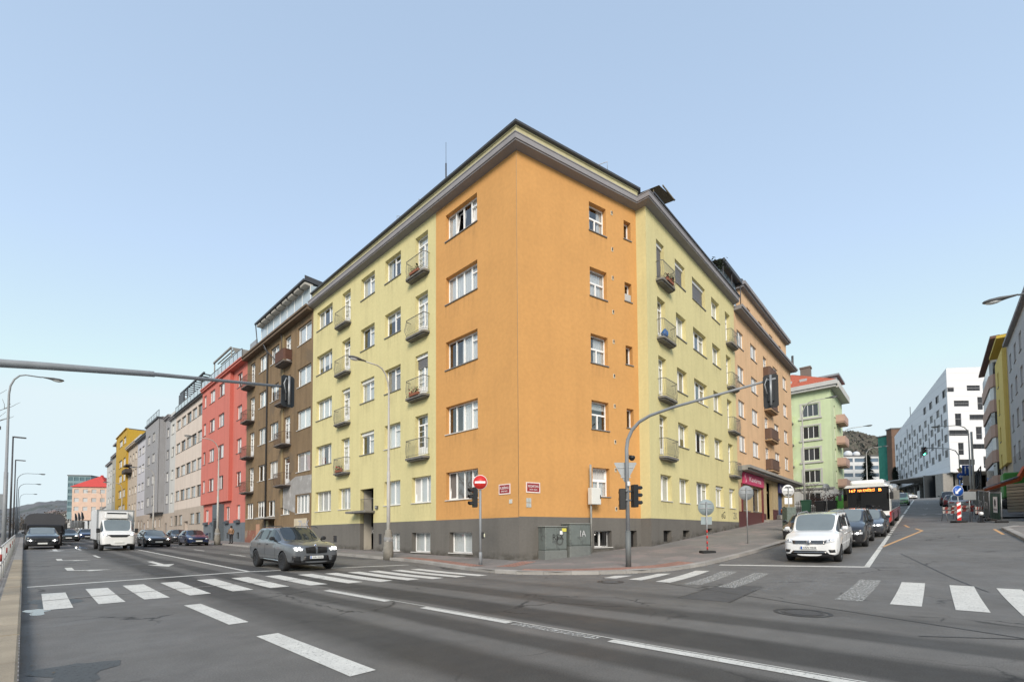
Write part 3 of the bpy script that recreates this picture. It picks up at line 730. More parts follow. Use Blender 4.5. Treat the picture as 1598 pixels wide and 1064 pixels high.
def offset_path(P, o):
    # outward = left-hand side removed: path runs with the outside on its right
    P = [Vector(p) for p in P]; out = []
    for i, p in enumerate(P):
        ds = []
        if i > 0: ds.append((p - P[i - 1]).normalized())
        if i < len(P) - 1: ds.append((P[i + 1] - p).normalized())
        ns = [Vector((d.y, -d.x)) for d in ds]
        if len(ns) == 2:
            n_ = (ns[0] + ns[1]).normalized(); k = 1 / max(.3, n_.dot(ns[0])); out.append(p + n_ * k * o)
        else: out.append(p + ns[0] * o)
    return out
def sweep(name, m, P, prof, root, M=I4, label=None):
    """prof: closed list of (outward offset, z), swept along plan path P with mitred corners"""
    rows = [offset_path(P, o) for o, z in prof]; k = len(prof); n = len(P); b = MB()
    vs = [(rows[j][i].x, rows[j][i].y, prof[j][1]) for i in range(n) for j in range(k)]
    fs = [(i * k + j, i * k + (j + 1) % k, (i + 1) * k + (j + 1) % k, (i + 1) * k + j) for i in range(n - 1) for j in range(k)]
    fs += [tuple(range(k)), tuple((n - 1) * k + j for j in range(k))[::-1]]
    b.add(vs, fs); return b.obj(name, m, root, M, fix=True, label=label)

# ------------------------------------------------------------------ the corner building
FX = 16.17; FY = 14.57
F1 = Matrix(((0, 1, 0, FX), (-1, 0, 0, FY), (0, 0, 1, 0), (0, 0, 0, 1)))       # main street face, x negative going away
_d2 = Vector((24.16 - FX, 12.33 - FY, 0)).normalized(); F2L = hypot(24.16 - FX, 12.33 - FY)
F2 = Matrix(((_d2.x, -_d2.y, 0, FX), (_d2.y, _d2.x, 0, FY), (0, 0, 1, 0), (0, 0, 0, 1)))
F3 = Matrix(((0, 1, 0, 24.16), (-1, 0, 0, 12.33), (0, 0, 1, 0), (0, 0, 0, 1)))  # short return
F4 = T(24.16, 11.71, 0)
cb = empty('corner_apartment_building', T(FX, FY, .1), 'five-storey corner apartment block with an orange corner between yellow wings and a grey plinth', 'building')
TOP = 20.5; PL = 2.27
R1 = [(18.25, 19.82), (14.55, 16.13), (10.77, 12.38), (7.08, 8.65), (3.37, 4.93)]
holes1 = []; wins = []
for i, (a, b_) in enumerate(R1):
    for n, (t0, t1) in enumerate([(2.87, 5.53), (7.22, 8.5), (10.1, 11.97), (13.3, 15.18), (16.72, 18.02), (19.62, 22.38)]):
        z0 = a; t0_, t1_ = t0, t1
        if i == 4:
            if n == 1: t0_, t1_ = 6.92, 8.84
            if n == 3: continue
            if n == 4: t0_, t1_ = 16.53, 18.37
        elif n in (1, 4): z0 = a - .85
        holes1.append((-t1_, -t0_, z0, b_)); wins.append((i, n, -t1_, -t0_, z0, b_))
ent = (-15.13, -13.33, 0.0, 4.65)
base1 = [(-5.24, -3.35, .45, 1.57), (-8.83, -6.98, .42, 1.57), (-12.0, -10.13, .42, 1.55), (-12.67, -12.28, .82, 1.5), (-19.2, -18.6, .9, 1.4)]
H1 = holes1 + [ent] + base1
wall(cb, F1, 'orange_wall', ORANGE, -6.44, 0, PL, TOP, H1)
wall(cb, F1, 'yellow_wall', YELLOW, -23.1, -6.44, PL, TOP, H1)
wall(cb, F1, 'plinth', PLINTH, -23.1, 0, -.2, PL, H1, rec=.3)
kinds = {0: 'p4', 1: 'door', 2: 'p2', 3: 'p2', 4: 'door', 5: '3'}
for i, n, x0, x1, z0, z1 in wins:
    k = kinds[n]; sh = None; tilt = None; cur = 'auto'
    if i == 4: k = {0: 'p4', 1: '3', 2: '2', 4: '2', 5: '3'}[n]; cur = 'full'
    if (i, n) in ((2, 1), (3, 3)): sh = .25 if n == 1 else 0
    if (i, n) == (2, 3): sh = 0
    if (i, n) == (2, 4): sh = 0
    if (i, n) == (0, 0): tilt = (1, 3); cur = 'sides'
    if i == 4 and n in (0, 1): tilt = (0,)
    sill = SILLW if i == 4 or (i == 3 and n in (0, 2)) else SILLM
    window(cb, F1, x0, x1, z0, z1, k, rec=.24, sill=None if k == 'door' else sill, sh=sh, tilt=tilt, curtain=cur)
for j, (a, b_, c, d) in enumerate(base1[:3]): window(cb, F1, a, b_, c, d, '2', rec=.3, sill=SILLW, curtain='full')
for i in range(4):
    zf = R1[i][0] - 1.0
    balcony(cb, F1, -8.03, 2.0, zf, bulge=.14 if i == 1 else .05)
    balcony(cb, F1, -17.55, 1.95, zf)
# entrance bay: open loggia above a canopy, recessed doorway below
b = MB(); b.box(-15.13, -13.33, .9, .98, 0, 4.65, 0)
b.obj('loggia_back_wall', mat('dark_grey_render', (.12, .115, .11), .9), cb, F1)
for x, sx in ((-15.13, 1), (-13.33, -1)):
    b = MB(); b.quad((x, .3, .0), (x, .95, .0), (x, .95, 4.65), (x, .3, 4.65)); b.obj('entrance_side_wall', mat('cream_entrance', (.42, .39, .33), .85, var=.1), cb, F1)
b = MB(); b.cbox(-15.85, -13.12, -.75, .85, 2.95, 3.1, .02); b.obj('canopy', CONCD, cb, F1)
b = MB(); b.tube([(-15.1, .02, 3.95), (-13.36, .02, 3.95)], .02, 6)
for q in range(14): b.tube([(-15.05 + q * .128, .02, 3.1), (-15.05 + q * .128, .02, 3.95)], .008, 4, caps=False)
b.obj('loggia_railing', IRONW, cb, F1)
b = MB(); b.box(-14.6, -13.5, .84, .9, .25, 2.45); dr = b.obj('entrance_door', mat('dark_wood_door', (.06, .045, .035), .5), cb, F1)
b = MB(); b.box(-14.5, -14.1, .825, .84, 1.1, 2.3); b.box(-14.0, -13.6, .825, .84, 1.1, 2.3); b.obj('pane', DARKG, dr, F1)
b = MB(); b.tube([(-13.62, .8, 1.2), (-13.62, .76, 1.25), (-13.62, .76, 1.4), (-13.62, .8, 1.45)], .015, 6); b.obj('handle', STEEL, dr, F1)
b = MB(); b.box(-15.1, -13.35, .3, .9, .0, .14); b.box(-15.1, -13.35, .55, .9, .14, .27); b.obj('doorstep', CONC, cb, F1)
window(cb, F1, -14.5, -13.5, 3.15, 4.5, '2', rec=.85, sill=None, detail=1, glass=DARKG)
text_obj('kik', .7, INKW, cb, F1 @ T(-14.6, .83, 1.75), name='graffiti')
for (a, b_, c, d) in [base1[3], base1[4]]:
    b = MB(); b.box(a, b_, .06, .09, c, d)
    for q in range(6): b.box(a + .02, b_ - .02, .03, .07, c + (d - c) * q / 6, c + (d - c) * (q + .6) / 6)
    b.obj('vent_grille', GUTTER, cb, F1)
b = MB(); b.box(-12.95, -12.7, -.12, 0, 3.2, 3.4); b.obj('light_box', mat('lamp_box', (.08, .08, .08), .4), cb, F1)
text_obj('18', .16, SWHITE, cb, F1 @ T(-12.83, -.125, 3.3), name='house_number')
# orange face turned to the junction
R2 = [(18.05, 19.65), (14.4, 16.0), (10.7, 12.3), (7.08, 8.65), (3.45, 5.0)]
H2 = []
for a, b_ in R2: H2 += [(4.68, 5.92, a, b_), (7.3, 7.86, b_ - 1.2, b_ - .1)]
H2 = H2[:-1]; B2 = [(4.74, 6.0, .72, 1.6), (7.43, 7.95, .5, 1.6)]
wall(cb, F2, 'orange_wall', ORANGE, 0, F2L, 2.3, TOP - .06, H2 + B2)
wall(cb, F2, 'plinth', PLINTH, 0, F2L, -.2, 2.3, H2 + B2, rec=.3)
for i, (a, b_) in enumerate(R2):
    window(cb, F2, 4.68, 5.92, a, b_, 't2', rec=.26, tilt=(2,) if i == 4 else None, curtain=['sides', 'full', 'half', 'blind', 'full'][i])
    if i < 4: window(cb, F2, 7.3, 7.86, b_ - 1.2, b_ - .1, '1', rec=.26, curtain=None)
window(cb, F2, *B2[0], '2', rec=.3, sill=SILLW, curtain=None)
b = MB()
for q in range(5): b.box(5.45 + .11 * q, 5.47 + .11 * q, .1, .12, .74, 1.58)
b.obj('window_bars', GUTTER, cb, F2)
b = MB(); b.box(7.43, 7.95, .28, .3, .5, 1.6); b.obj('cellar_hatch', BLACKP, cb, F2)
b = MB(); b.box(7.32, 7.84, .05, .08, R2[1][1] - 1.3, R2[1][1] - .75); b.obj('window_guard', mat('pale_guard', (.45, .44, .42), .7), cb, F2)
for z in (19.61, 17.5, 15.85, 13.9, 12.2, 10.25, 8.55, 6.54, 4.98, 2.81):
    b = MB(); b.box(6.29, 6.44, -.02, -.001, z - .13, z + .1, 0); o = b.obj('vent_plate', mat('vent_plate', (.60, .52, .38), .7), cb, F2)
    b = MB(); b.box(6.34, 6.39, -.06, -.02, z - .06, z + .07); b.obj('flue', GUTTER, o, F2)
# short return and the side street wing
wall(cb, F3, 'yellow_wall', YELLOW, 0, .62, 2.3, TOP - .06); wall(cb, F3, 'plinth', PLINTH, 0, .62, -.2, 2.3)
L4 = 15.84
R4 = [(17.6, 19.15), (14.08, 15.63), (10.52, 12.05), (6.97, 8.5), (3.38, 4.93)]
C4 = [(1.34, 2.42), (4.03, 5.62), (6.86, 9.3), (10.56, 12.28), (13.6, 14.78)]
H4 = []; W4 = []
for i, (a, b_) in enumerate(R4):
    for n, (x0, x1) in enumerate(C4):
        z0 = a
        if i == 4:
            if n == 0: x1 = 2.88
            if n == 4: x1 = 15.08
        elif n in (0, 4): z0 = a - .85
        H4.append((x0, x1, z0, b_)); W4.append((i, n, x0, x1, z0, b_))
B4 = [(1.58, 2.72, .93, 1.6), (4.43, 5.54, 1.18, 1.61), (8.6, 9.7, 1.5, 1.75)]
wall(cb, F4, 'yellow_wall', YELLOW, 0, L4, 2.3, TOP - .06, H4 + B4)
wall(cb, F4, 'plinth', PLINTH, 0, L4, -.2, 2.3, H4 + B4, rec=.3)
for i, n, x0, x1, z0, z1 in W4:
    k = ['door', '2', 'p3', '2', 'door'][n]; sh = None
    if i == 4: k = ['2', '2', 'p3', '2', '2'][n]
    if i == 0 and n in (0, 1, 2): sh = 1.; k = {0: 'door', 1: '2', 2: '3'}[n]
    if i == 4 and n in (3, 4): sh = 0
    window(cb, F4, x0, x1, z0, z1, k, rec=.26, sill=None if k == 'door' else (SILLW if i == 4 or (i, n) == (2, 2) else SILLM), sh=sh, tilt=(0,) if (i, n) == (4, 0) else None, curtain='full' if i == 4 else 'auto')
for (a, b_, c, d) in B4: b = MB(); b.box(a, b_, .28, .3, c, d); b.obj('cellar_hatch', BLACKP, cb, F4)
for i in range(4):
    zf = R4[i][0] - 1.0
    balcony(cb, F4, 2.15, 1.95, zf, bulge=.14 if i == 0 else .05, panel=None)
    balcony(cb, F4, 14.6, 1.95, zf)
# graffiti low on the wing
for x, s_ in ((12.1, 'eG'), (14.9, 'ZK')): text_obj(s_, .75, INK if x < 14 else mat('grey_scribble', (.22, .21, .17), .9, alpha_noise=.47), cb, F4 @ T(x, -.006, 2.75), name='graffiti')
# cornice, parapet, gutter swept round the three street faces
PTH = [(FX, FY + 23.1), (FX, FY), (24.16, 12.33), (24.16, 11.71), (24.16 + L4, 11.71)][::1]
PTHR = PTH   # outside lies on the right-hand side when walking from the far end towards the corner
def on(P):  # pick orientation so that offset goes outward
    return P
sweep('cornice', CORN, PTH, [(0, TOP - .06), (.42, TOP + .02), (.42, TOP + .07), (.47, TOP + .09), (.47, TOP + .33), (.5, TOP + .36), (.5, TOP + .40), (-.3, TOP + .44), (-.3, TOP - .06)], cb)
PT2 = [(FX, FY + 23.1), (FX, FY), (24.16, 12.33), (25.2, 12.85)]
sweep('parapet', PARAP, PT2, [(.12, TOP + .43), (.12, TOP + 1.0), (.17, TOP + 1.02), (.17, TOP + 1.06), (-.2, TOP + 1.06), (-.2, TOP + .43)], cb)
sweep('gutter', GUTTER, PT2, [(.10, TOP + 1.062), (.30, TOP + 1.10), (.31, TOP + 1.2), (.27, TOP + 1.2), (.2, TOP + 1.13), (-.2, TOP + 1.13), (-.2, TOP + 1.062)], cb)
sweep('roof_slope', ROOFM, [(FX, FY + 23.1), (FX, FY), (24.1, 12.35)], [(.18, TOP + 1.14), (-.6, TOP + 1.75), (-.5, TOP + 1.85), (-2.6, TOP + 2.4), (-2.6, TOP + 1.14)], cb)
sweep('edge_gutter', GUTTER, [(24.16, 11.71), (24.16 + L4, 11.71)], [(.42, TOP + .41), (.56, TOP + .43), (.56, TOP + .52), (.42, TOP + .52)], cb)
foot = [(FX + .3, FY + 23.0), (FX + .3, FY + .2), (24.4, 12.6), (24.4, 12.0), (39.9, 12.0), (39.9, 24), (28, 24), (28, FY + 23.0)]
b = MB(); b.prism(foot[::-1], TOP + .15, TOP + .42); b.obj('roof_deck', ROOFM, cb)
b = MB()
for p, q in (((39.99, 11.8), (39.99, 24)), ((39.99, 24), (28, 24)), ((28, 24), (28, FY + 23.09)), ((28, FY + 23.09), (FX + .05, FY + 23.09))):
    b.quad((p[0], p[1], -.2), (q[0], q[1], -.2), (q[0], q[1], TOP + .3), (p[0], p[1], TOP + .3))
b.obj('rear_wall', YELLOW, cb)
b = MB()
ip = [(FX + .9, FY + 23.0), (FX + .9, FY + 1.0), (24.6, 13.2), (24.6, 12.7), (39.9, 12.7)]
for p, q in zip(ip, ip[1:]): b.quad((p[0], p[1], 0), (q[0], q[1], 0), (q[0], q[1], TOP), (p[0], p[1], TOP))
b.obj('room_shade_backing', ROOM, cb)
# roof furniture: antenna, rails, chimney, snow guard, terrace canopy
b = MB(); b.tube([(16.6, 20.6, TOP + 1.2), (16.6, 20.6, TOP + 3.0)], .045, 6); b.tube([(16.6, 20.6, TOP + 3.0), (16.6, 20.6, TOP + 4.3)], .012, 5); b.obj('antenna', GUTTER, cb)
b = MB(); b.box(18.6, 19.4, 16.0, 16.6, TOP + 1.2, TOP + 2.9); b.box(18.5, 19.5, 15.9, 16.7, TOP + 2.9, TOP + 3.0); b.obj('chimney', mat('sooty_chimney', (.08, .07, .065), .9), cb)
for (x, y) in ((16.4, 25.5), (16.5, 23.2)):
    b = MB(); b.tube([(x, y, TOP + 1.1), (x, y, TOP + 2.1), (x + .6, y - .7, TOP + 2.0), (x + .6, y - .7, TOP + 1.2)], .02, 5); b.obj('roof_rail', STEEL, cb)
b = MB(); b.tube([(22.0, 12.9, TOP + 1.1), (22.0, 12.9, TOP + 1.95), (21.2, 13.6, TOP + 1.5)], .02, 5); b.tube([(24.5, 12.2, TOP + .4), (24.5, 12.2, TOP + 1.1), (24.1, 12.6, TOP + 1.3), (23.7, 13, TOP + 1.0)], .02, 5); b.obj('roof_rail', STEEL, cb)
b = MB(); b.quad((25.6, 11.5, TOP + 1.9), (27.3, 11.2, TOP + 1.75), (27.3, 13.2, TOP + 2.0), (25.6, 13.2, TOP + 2.15)); b.box(25.6, 27.3, 11.25, 11.3, TOP + 1.72, TOP + 1.8)
b.tube([(27.2, 11.9, TOP + .4), (27.2, 11.9, TOP + 1.8)], .03, 5); b.tube([(25.7, 11.9, TOP + .4), (25.7, 11.9, TOP + 1.9)], .03, 5); b.obj('terrace_awning', mat('reed_awning', (.16, .13, .08), .9, var=.2, vscale=10), cb)
for x in (30.5, 31.2, 32.1):
    b = MB(); b.box(x, x + .6, 11.9, 12.3, TOP + .42, TOP + .8); o = b.obj('planter', mat('terracotta', (.24, .09, .05), .9), None, I4, label={30.5: 'terracotta planter at the roof edge nearest the reed awning', 31.2: 'terracotta planter in the middle of the roof edge row', 32.1: 'terracotta planter at the roof edge nearest the pine shrub'}[x], cat='planter', group='planters along the roof edge')
for Fw, xa, xb, za, zb_ in ((F1, -23.1, 0, .42, .12), (F2, 0, F2L, .12, .55), (F4, 0, L4, .62, 1.85)):
    n_ = 8
    for k_ in range(n_):      # splash dirt above the pavement, stepping with the slope (upside down: strongest at the foot)
        u0, u1 = xa + (xb - xa) * k_ / n_, xa + (xb - xa) * (k_ + 1) / n_; zz = za + (zb_ - za) * (k_ + .3) / n_
        b = MB(); b.quad((0, 0, 0), (u1 - u0, 0, 0), (u1 - u0, 0, -.55), (0, 0, -.55)); b.obj('splash_dirt', SPLASH, cb, Fw @ T(u1, -.005, zz - .12) @ RY(pi))
# street name plates and small things on the corner
def plate(F, x, z, w_, h, top, bot, label):
    M = F @ T(x, -.02, z)
    b = MB(); b.cbox(-w_ / 2, w_ / 2, -.012, .012, -h / 2, h / 2, .006); o = b.obj('street_name_sign', mat('enamel_white', (.74, .62, .58), .3), None, M, label=label, cat='street sign', group='street name signs on the corner')
    b = MB(); b.cbox(-w_ / 2 + .06, w_ / 2 - .06, -.016, .0, -h / 2 + .06, h / 2 - .05, .004); b.obj('red_field', mat('enamel_red', (.27, .018, .02), .3), o, M)
    text_obj(top, .17, SWHITE, o, M @ T(0, -.021, .055), w_ - .22); text_obj(bot, .09, SWHITE, o, M @ T(0, -.021, -.1), w_ - .38)
plate(F1, -.93, 3.67, .8, .52, 'PLZEŇSKÁ', 'SMÍCHOV  PRAHA 5', 'red enamel street name plate on the left side of the orange corner')
plate(F2, .82, 3.72, .84, .52, 'MOZARTOVA', 'SMÍCHOV  PRAHA 5', 'red enamel street name plate on the right side of the orange corner')
b = MB(); b.box(-.62, -.42, -.03, -.001, 2.95, 3.15); b.obj('marker_plate', mat('utility_plate', (.55, .55, .5), .6), cb, F1)
b = MB()
for i in range(2):
    for j in range(2): b.box(.42 + .15 * i, .55 + .15 * i, -.03, -.001, 2.75 + .24 * j, 2.96 + .24 * j)
b.obj('marker_plate', mat('utility_plate_grey', (.42, .44, .42), .6), cb, F2)
# downpipe between the wings
b = MB(); b.tube([(0, -.008, 2.3), (0, -.008, TOP)], .012, 5); b.obj('corner_joint', mat('joint_grey', (.34, .24, .14), .9), cb, F1)
# balcony plants and oddments (they rest on the balconies)
LEAF = mat('dark_leaves', (.045, .06, .03), .9, var=.3, vscale=6); TERR = mat('terracotta', (.24, .09, .05), .9)
def plant_box(F, x, z, n, label, redm=None):
    M = F @ T(x, -.42, z); b = MB(); b.cbox(-.45, .45, -.09, .09, 0, .17, .01)
    o = b.obj('flower_box', TERR, None, M, label=label, cat='flower box', group='flower boxes on the balconies')
    b = MB(); r = random.Random(n)
    for q in range(90):
        c = Vector((r.uniform(-.45, .45), r.uniform(-.12, .12), .17 + r.random() ** 2 * .32)); a = r.uniform(0, pi); s_ = r.uniform(.03, .06)
        u = Vector((cos(a), sin(a), r.uniform(-.5, .5))) * s_; v_ = Vector((-sin(a), cos(a), 1)) * s_
        b.quad(c - u, c + v_, c + u, c - v_, 1 if (redm and q % 4 == 0) else 0)
    b.obj('foliage', [LEAF, mat('red_petals', (.35, .03, .03), .8)], o, M)
plant_box(F1, -8.0, R1[0][0] - 1.0, 1, 'flower box with dry stems on the top balcony beside the orange wall', None)
plant_box(F1, -8.0, R1[2][0] - 1.0, 2, 'flower box with red flowers on the balcony under the half lowered shutter', 1)
plant_box(F1, -17.5, R1[3][0] - 1.0, 3, 'flower box with red flowers on the lowest balcony above the doorway side', 1)
plant_box(F4, 2.2, R4[0][0] - 1.0, 4, 'flower box with red flowers on the top balcony of the side street wing', 1)
b = MB(); b.sphere((0, 0, .28), .26, 9, 6, 0, (1, .8, 1.05)); b.tube([(0, 0, .5), (.03, 0, .62)], [.1, .03], 6)
b.obj('blue_sack', mat('blue_plastic_sack', (.02, .12, .36), .5, bump=.8, bscale=9), None, F4 @ T(1.75, -.25, R4[1][0] - 1.0), label='blue plastic sack on the second balcony from the top of the side street wing', cat='sack')
# ------------------------------------------------------------------ generic row house on the main street (F1) side
def row_house(name, t0, t1, label, m, gbase, top, cols, rows, kind='2', gf=None, plinth=None, plz=None, depth=11.5, off=0., detail=1, rec=.16, sill=SILLM, frame=WFRAME, eave=(.4, .35), eavem=CORN, glass=None, gfwall=None, roof=None, F=None, rec_cols=None):
    """t0..t1 along the street from the corner, cols: (ta,tb), rows: (za,zb)"""
    F = F or F1 @ T(0, -off, 0)
    root = empty(name, F @ T(-(t0 + t1) / 2, 0, gbase), label, 'building', None)
    holes = [(-b_, -a, c, d) for a, b_ in cols for c, d in rows]
    holes += [(-q[1], -q[0], q[2], q[3]) for q in (gf or [])]
    plz = plz or gbase
    if plinth:
        wall(root, F, 'upper_wall', m, -t1, -t0, plz, top, holes, rec=rec); wall(root, F, 'plinth', plinth, -t1, -t0, gbase - .4, plz, holes, rec=rec)
    else: wall(root, F, 'wall', m, -t1, -t0, gbase - .4, top, holes, rec=rec)
    for a, b_ in cols:
        for c, d in rows: window(root, F, -b_, -a, c, d, kind, rec=rec, sill=sill, detail=detail, frame=frame, glass=glass)
    for q in (gf or []):
        k = q[4] if len(q) > 4 else kind
        if k == 'D':
            b = MB(); b.box(-q[1], -q[0], rec + .5, rec + .55, q[2], q[3]); b.obj('door', mat('dark_brown_door', (.05, .035, .028), .5), root, F)
            b = MB(); b.box(-q[1], -q[0], rec, rec + .5, q[3], q[3] + .02); b.box(-q[1] - .02, -q[1], rec, rec + .5, q[2], q[3]); b.box(-q[0], -q[0] + .02, rec, rec + .5, q[2], q[3]); b.obj('door_lining', m, root, F)
        elif k == 'V': b = MB(); b.box(-q[1], -q[0], rec - .02, rec, q[2], q[3]); b.obj('cellar_grille', BLACKP, root, F)
        else: window(root, F, -q[1], -q[0], q[2], q[3], k, rec=rec, sill=sill, detail=detail, frame=frame, glass=glass)
    # eaves, roof deck, party and back walls
    o, h = eave
    b = MB(); b.box(-t1, -t0, -o, .3, top, top + h * .6); b.box(-t1, -t0, -o - .1, .3, top + h * .6, top + h); b.obj('eaves', eavem, root, F)
    b = MB(); b.box(-t1, -t0, .3, depth, top - .05, top + h * .9); b.obj('roof_deck', roof or ROOFM, root, F)
    b = MB(); zb = gbase - .5
    for x in (-t1 + .01, -t0 - .01): b.quad((x, 0.01, zb), (x, depth, zb), (x, depth, top), (x, 0.01, top))
    b.quad((-t1, depth, zb), (-t0, depth, zb), (-t0, depth, top), (-t1, depth, top)); b.obj('party_wall', m, root, F)
    b = MB(); b.quad((-t1 + .05, .8 if rec_cols is None else rec_cols, zb), (-t0 - .05, .8 if rec_cols is None else rec_cols, zb), (-t0 - .05, .8 if rec_cols is None else rec_cols, top), (-t1 + .05, .8 if rec_cols is None else rec_cols, top)); b.obj('room_shade_backing', ROOM, root, F)
    return root, F
def glass_rail(root, F, x0, x1, y, z0, z1, m, post=STEEL, step=1.6, name='glass_railing'):
    b = MB(); n = max(1, int((x1 - x0) / step)); st = (x1 - x0) / n
    for i in range(n + 1): b.box(x0 + i * st - .03, x0 + i * st + .03, y - .03, y + .03, z0, z1 + .04)
    b.box(x0, x1, y - .035, y + .035, z1, z1 + .05)
    o = b.obj(name, post, root, F)
    me = cached(('gr', round(st, 3), round(z1 - z0, 2), m.name), 'glass_panel', lambda q: q.box(.04, st - .04, -.01, .01, .05, z1 - z0), m)
    for i in range(n): inst('glass_panel', me, o, F @ T(x0 + i * st, y, z0))
    return o
WPANE = mat('opal_glass', (.42, .49, .53), .15, var=.04, spec=.7)
# brown house
BR = [(R1[i][0] - .15, R1[i][1] - .1) for i in range(4)]
rt, F = row_house('brown_apartment_house', 23.1, 39.6, 'weathered brown rendered apartment house with rusty balconies between the yellow and the coral red house', BROWN, .35, 20.3,
    [(23.45, 26.25), (30.6, 32.75), (33.75, 35.9)], BR, '2',
    gf=[(23.5, 26.3, 3.35, 4.93, '4'), (27.7, 29.5, 3.35, 4.85, 'p2'), (31.16, 33.0, 3.3, 4.8, '2'), (31.3, 32.6, .3, 2.95, 'D'), (33.85, 36.0, 3.28, 4.88, '3'), (37.2, 39.2, 3.22, 4.82, '3'), (37.6, 38.7, .75, 1.55, 'V')] +
    [(27.8, 29.15, z0 - .85, z1, 'door') for z0, z1 in BR] + [(37.2, 38.6, z0 - .85, z1, 'door') for z0, z1 in BR],
    plinth=None, detail=2, eavem=mat('brown_eaves', (.15, .105, .07), .9), eave=(.55, .4), rec=.14, sill=SILLW)
for i, (z0, z1) in enumerate(BR):
    rust = mat('rusty_sheet', (.10, .045, .03), .85, var=.2, vscale=5)
    for xc in (-28.6, -38.2):
        balcony(rt, F, xc, 2.3, z0 - .95, depth=.75, m=mat('rusty_iron', (.11, .07, .055), .8), slabm=mat('stained_concrete', (.13, .11, .10), .95, var=.2, streak=.3), panel=rust if i == 0 and xc > -30 else None)
b = MB(); b.quad((-39.6, -.012, -.1), (-23.1, -.012, -.1), (-23.1, -.012, 2.0), (-39.6, -.012, 2.0)); b.obj('patched_plinth', BROWNP, rt, F)
b = MB()
b.quad((-29.2, -.014, 4.0), (-26.4, -.014, 3.4), (-26.4, -.014, 6.6), (-29.2, -.014, 5.9)); b.quad((-26.4, -.014, 5.0), (-23.12, -.014, 4.98), (-23.12, -.014, 6.5), (-26.4, -.014, 6.6)); b.obj('mortar_repair', REPAIR, rt, F)
for x0, x1, z0, z1, c in ((-26.6, -23.9, 1.5, 2.9, (.52, .45, .33)), (-29.2, -27.7, 1.45, 2.2, (.48, .22, .13)), (-36.2, -35.1, 1.2, 2.6, (.42, .24, .16)), (-33.6, -32.9, 2.1, 2.9, (.40, .36, .22))):
    b = MB(); b.quad((x0, -.018, z0), (x1, -.018, z0), (x1, -.018, z1), (x0, -.018, z1)); b.obj('patch_of_paint', mat('paint_patch_%d' % int(-x0 * 10), c, .9, var=.15, vscale=2), rt, F)
text_obj('ZkoK', .95, mat('blue_white_spray', (.42, .45, .52), .8, alpha_noise=.45), rt, F @ T(-24.6, -.03, 2.35), name='graffiti')
b = MB(); b.cbox(-34.0, -31.0, -.9, .1, 3.02, 3.16, .02); b.obj('canopy', CONC, rt, F)
b = MB(); b.tube([(-33.35, -.12, .3), (-33.35, -.12, 19.6), (-33.35, -.5, 20.3)], .07, 8); b.tube([(-29.6, -.3, 20.6), (-29.4, -.2, 19.6), (-29.6, -.15, 18.6)], .03, 6); b.obj('downpipe', GUTTER, rt, F)
b = MB(); b.box(-29.75, -29.3, -.05, 0, 4, 20.2); b.obj('pilaster', mat('ochre_strip', (.30, .22, .11), .9, streak=.3), rt, F)
# rooftop conservatory on the brown house
b = MB(); b.quad((-36.3, -.3, 23.3), (-24.2, -.3, 23.3), (-24.2, 3.2, 23.7), (-36.3, 3.2, 23.7)); b.box(-36.3, -24.2, -.42, -.3, 23.2, 23.36); b.box(-24.25, -24.2, -.3, 3.2, 23.25, 23.7)
cons = b.obj('conservatory_roof', GUTTER, rt, F)
for i in range(9):
    b = MB(); x = -36.1 + i * 1.35; b.cbox(x, x + 1.0, -.28, .5, 22.95, 23.22, .05); b.obj('awning_roll', mat('cream_awning', (.50, .47, .42), .8), cons, F)
glass_rail(rt, F, -36.2, -24.3, .25, 20.85, 23.0, WPANE, WFRAME, 1.7, 'conservatory_front')
b = MB(); b.quad((-24.25, .25, 20.8), (-24.25, 3.2, 20.8), (-24.25, 3.2, 23.6), (-24.25, .25, 23.0)); b.obj('conservatory_side', WPANE, rt, F); b = MB(); b.quad((-36.25, .25, 20.8), (-36.25, 3.2, 20.8), (-36.25, 3.2, 23.6), (-36.25, .25, 23.0)); b.obj('conservatory_side', WPANE, rt, F)
b = MB(); b.tube([(-36.3, -.3, 23.3), (-35.6, -.3, 20.7)], .05, 6); b.tube([(-34.6, -.25, 20.7), (-33.3, -.3, 19.8), (-31.6, -.2, 18.6), (-30.6, -.25, 17.9)], .045, 6); b.obj('stay_pipe', GUTTER, rt, F)
b = MB(); b.box(-39.55, -37.5, .2, .3, 20.7, 22.3); b.obj('roof_screen', mat('metal_screen', (.30, .31, .32), .5, metal=.3), rt, F)

# coral red house with a shallow oriel
RR = [(R1[i][0] - .05 - .05, R1[i][1] - .08) for i in range(4)]
rt, F = row_house('coral_red_apartment_house', 39.6, 56.2, 'coral red apartment house with a shallow oriel and blue-grey plinth', RED, .65, 20.35,
    [(41.25, 43.0)], RR, '2', gf=[(41.35, 42.6, 3.28, 4.86, '2'), (45.15, 46.6, 3.28, 4.83, '2'), (47.3, 50.0, .4, 4.5, 'D'), (50.6, 52.3, 3.26, 4.8, '2'), (53.95, 55.45, 3.24, 4.78, '2'), (41.6, 42.4, 1.1, 1.8, 'V'), (45.4, 46.2, 1.1, 1.8, 'V'), (52.8, 53.6, 1.1, 1.8, 'V'), (54.2, 55, 1.1, 1.8, 'V')],
    plinth=BLUEG, plz=2.9, detail=1, eavem=RED, eave=(.6, .35))
orl = [(46.4, 48.8), (50.3, 52.7), (54.2, 55.5)]
Fo = F @ T(0, -.38, 0)
hs = [(-b_, -a, c, d) for a, b_ in orl for c, d in RR]
wall(rt, Fo, 'oriel_wall', RED, -56.19, -44.3, 5.45, 20.36, hs, rec=.14)
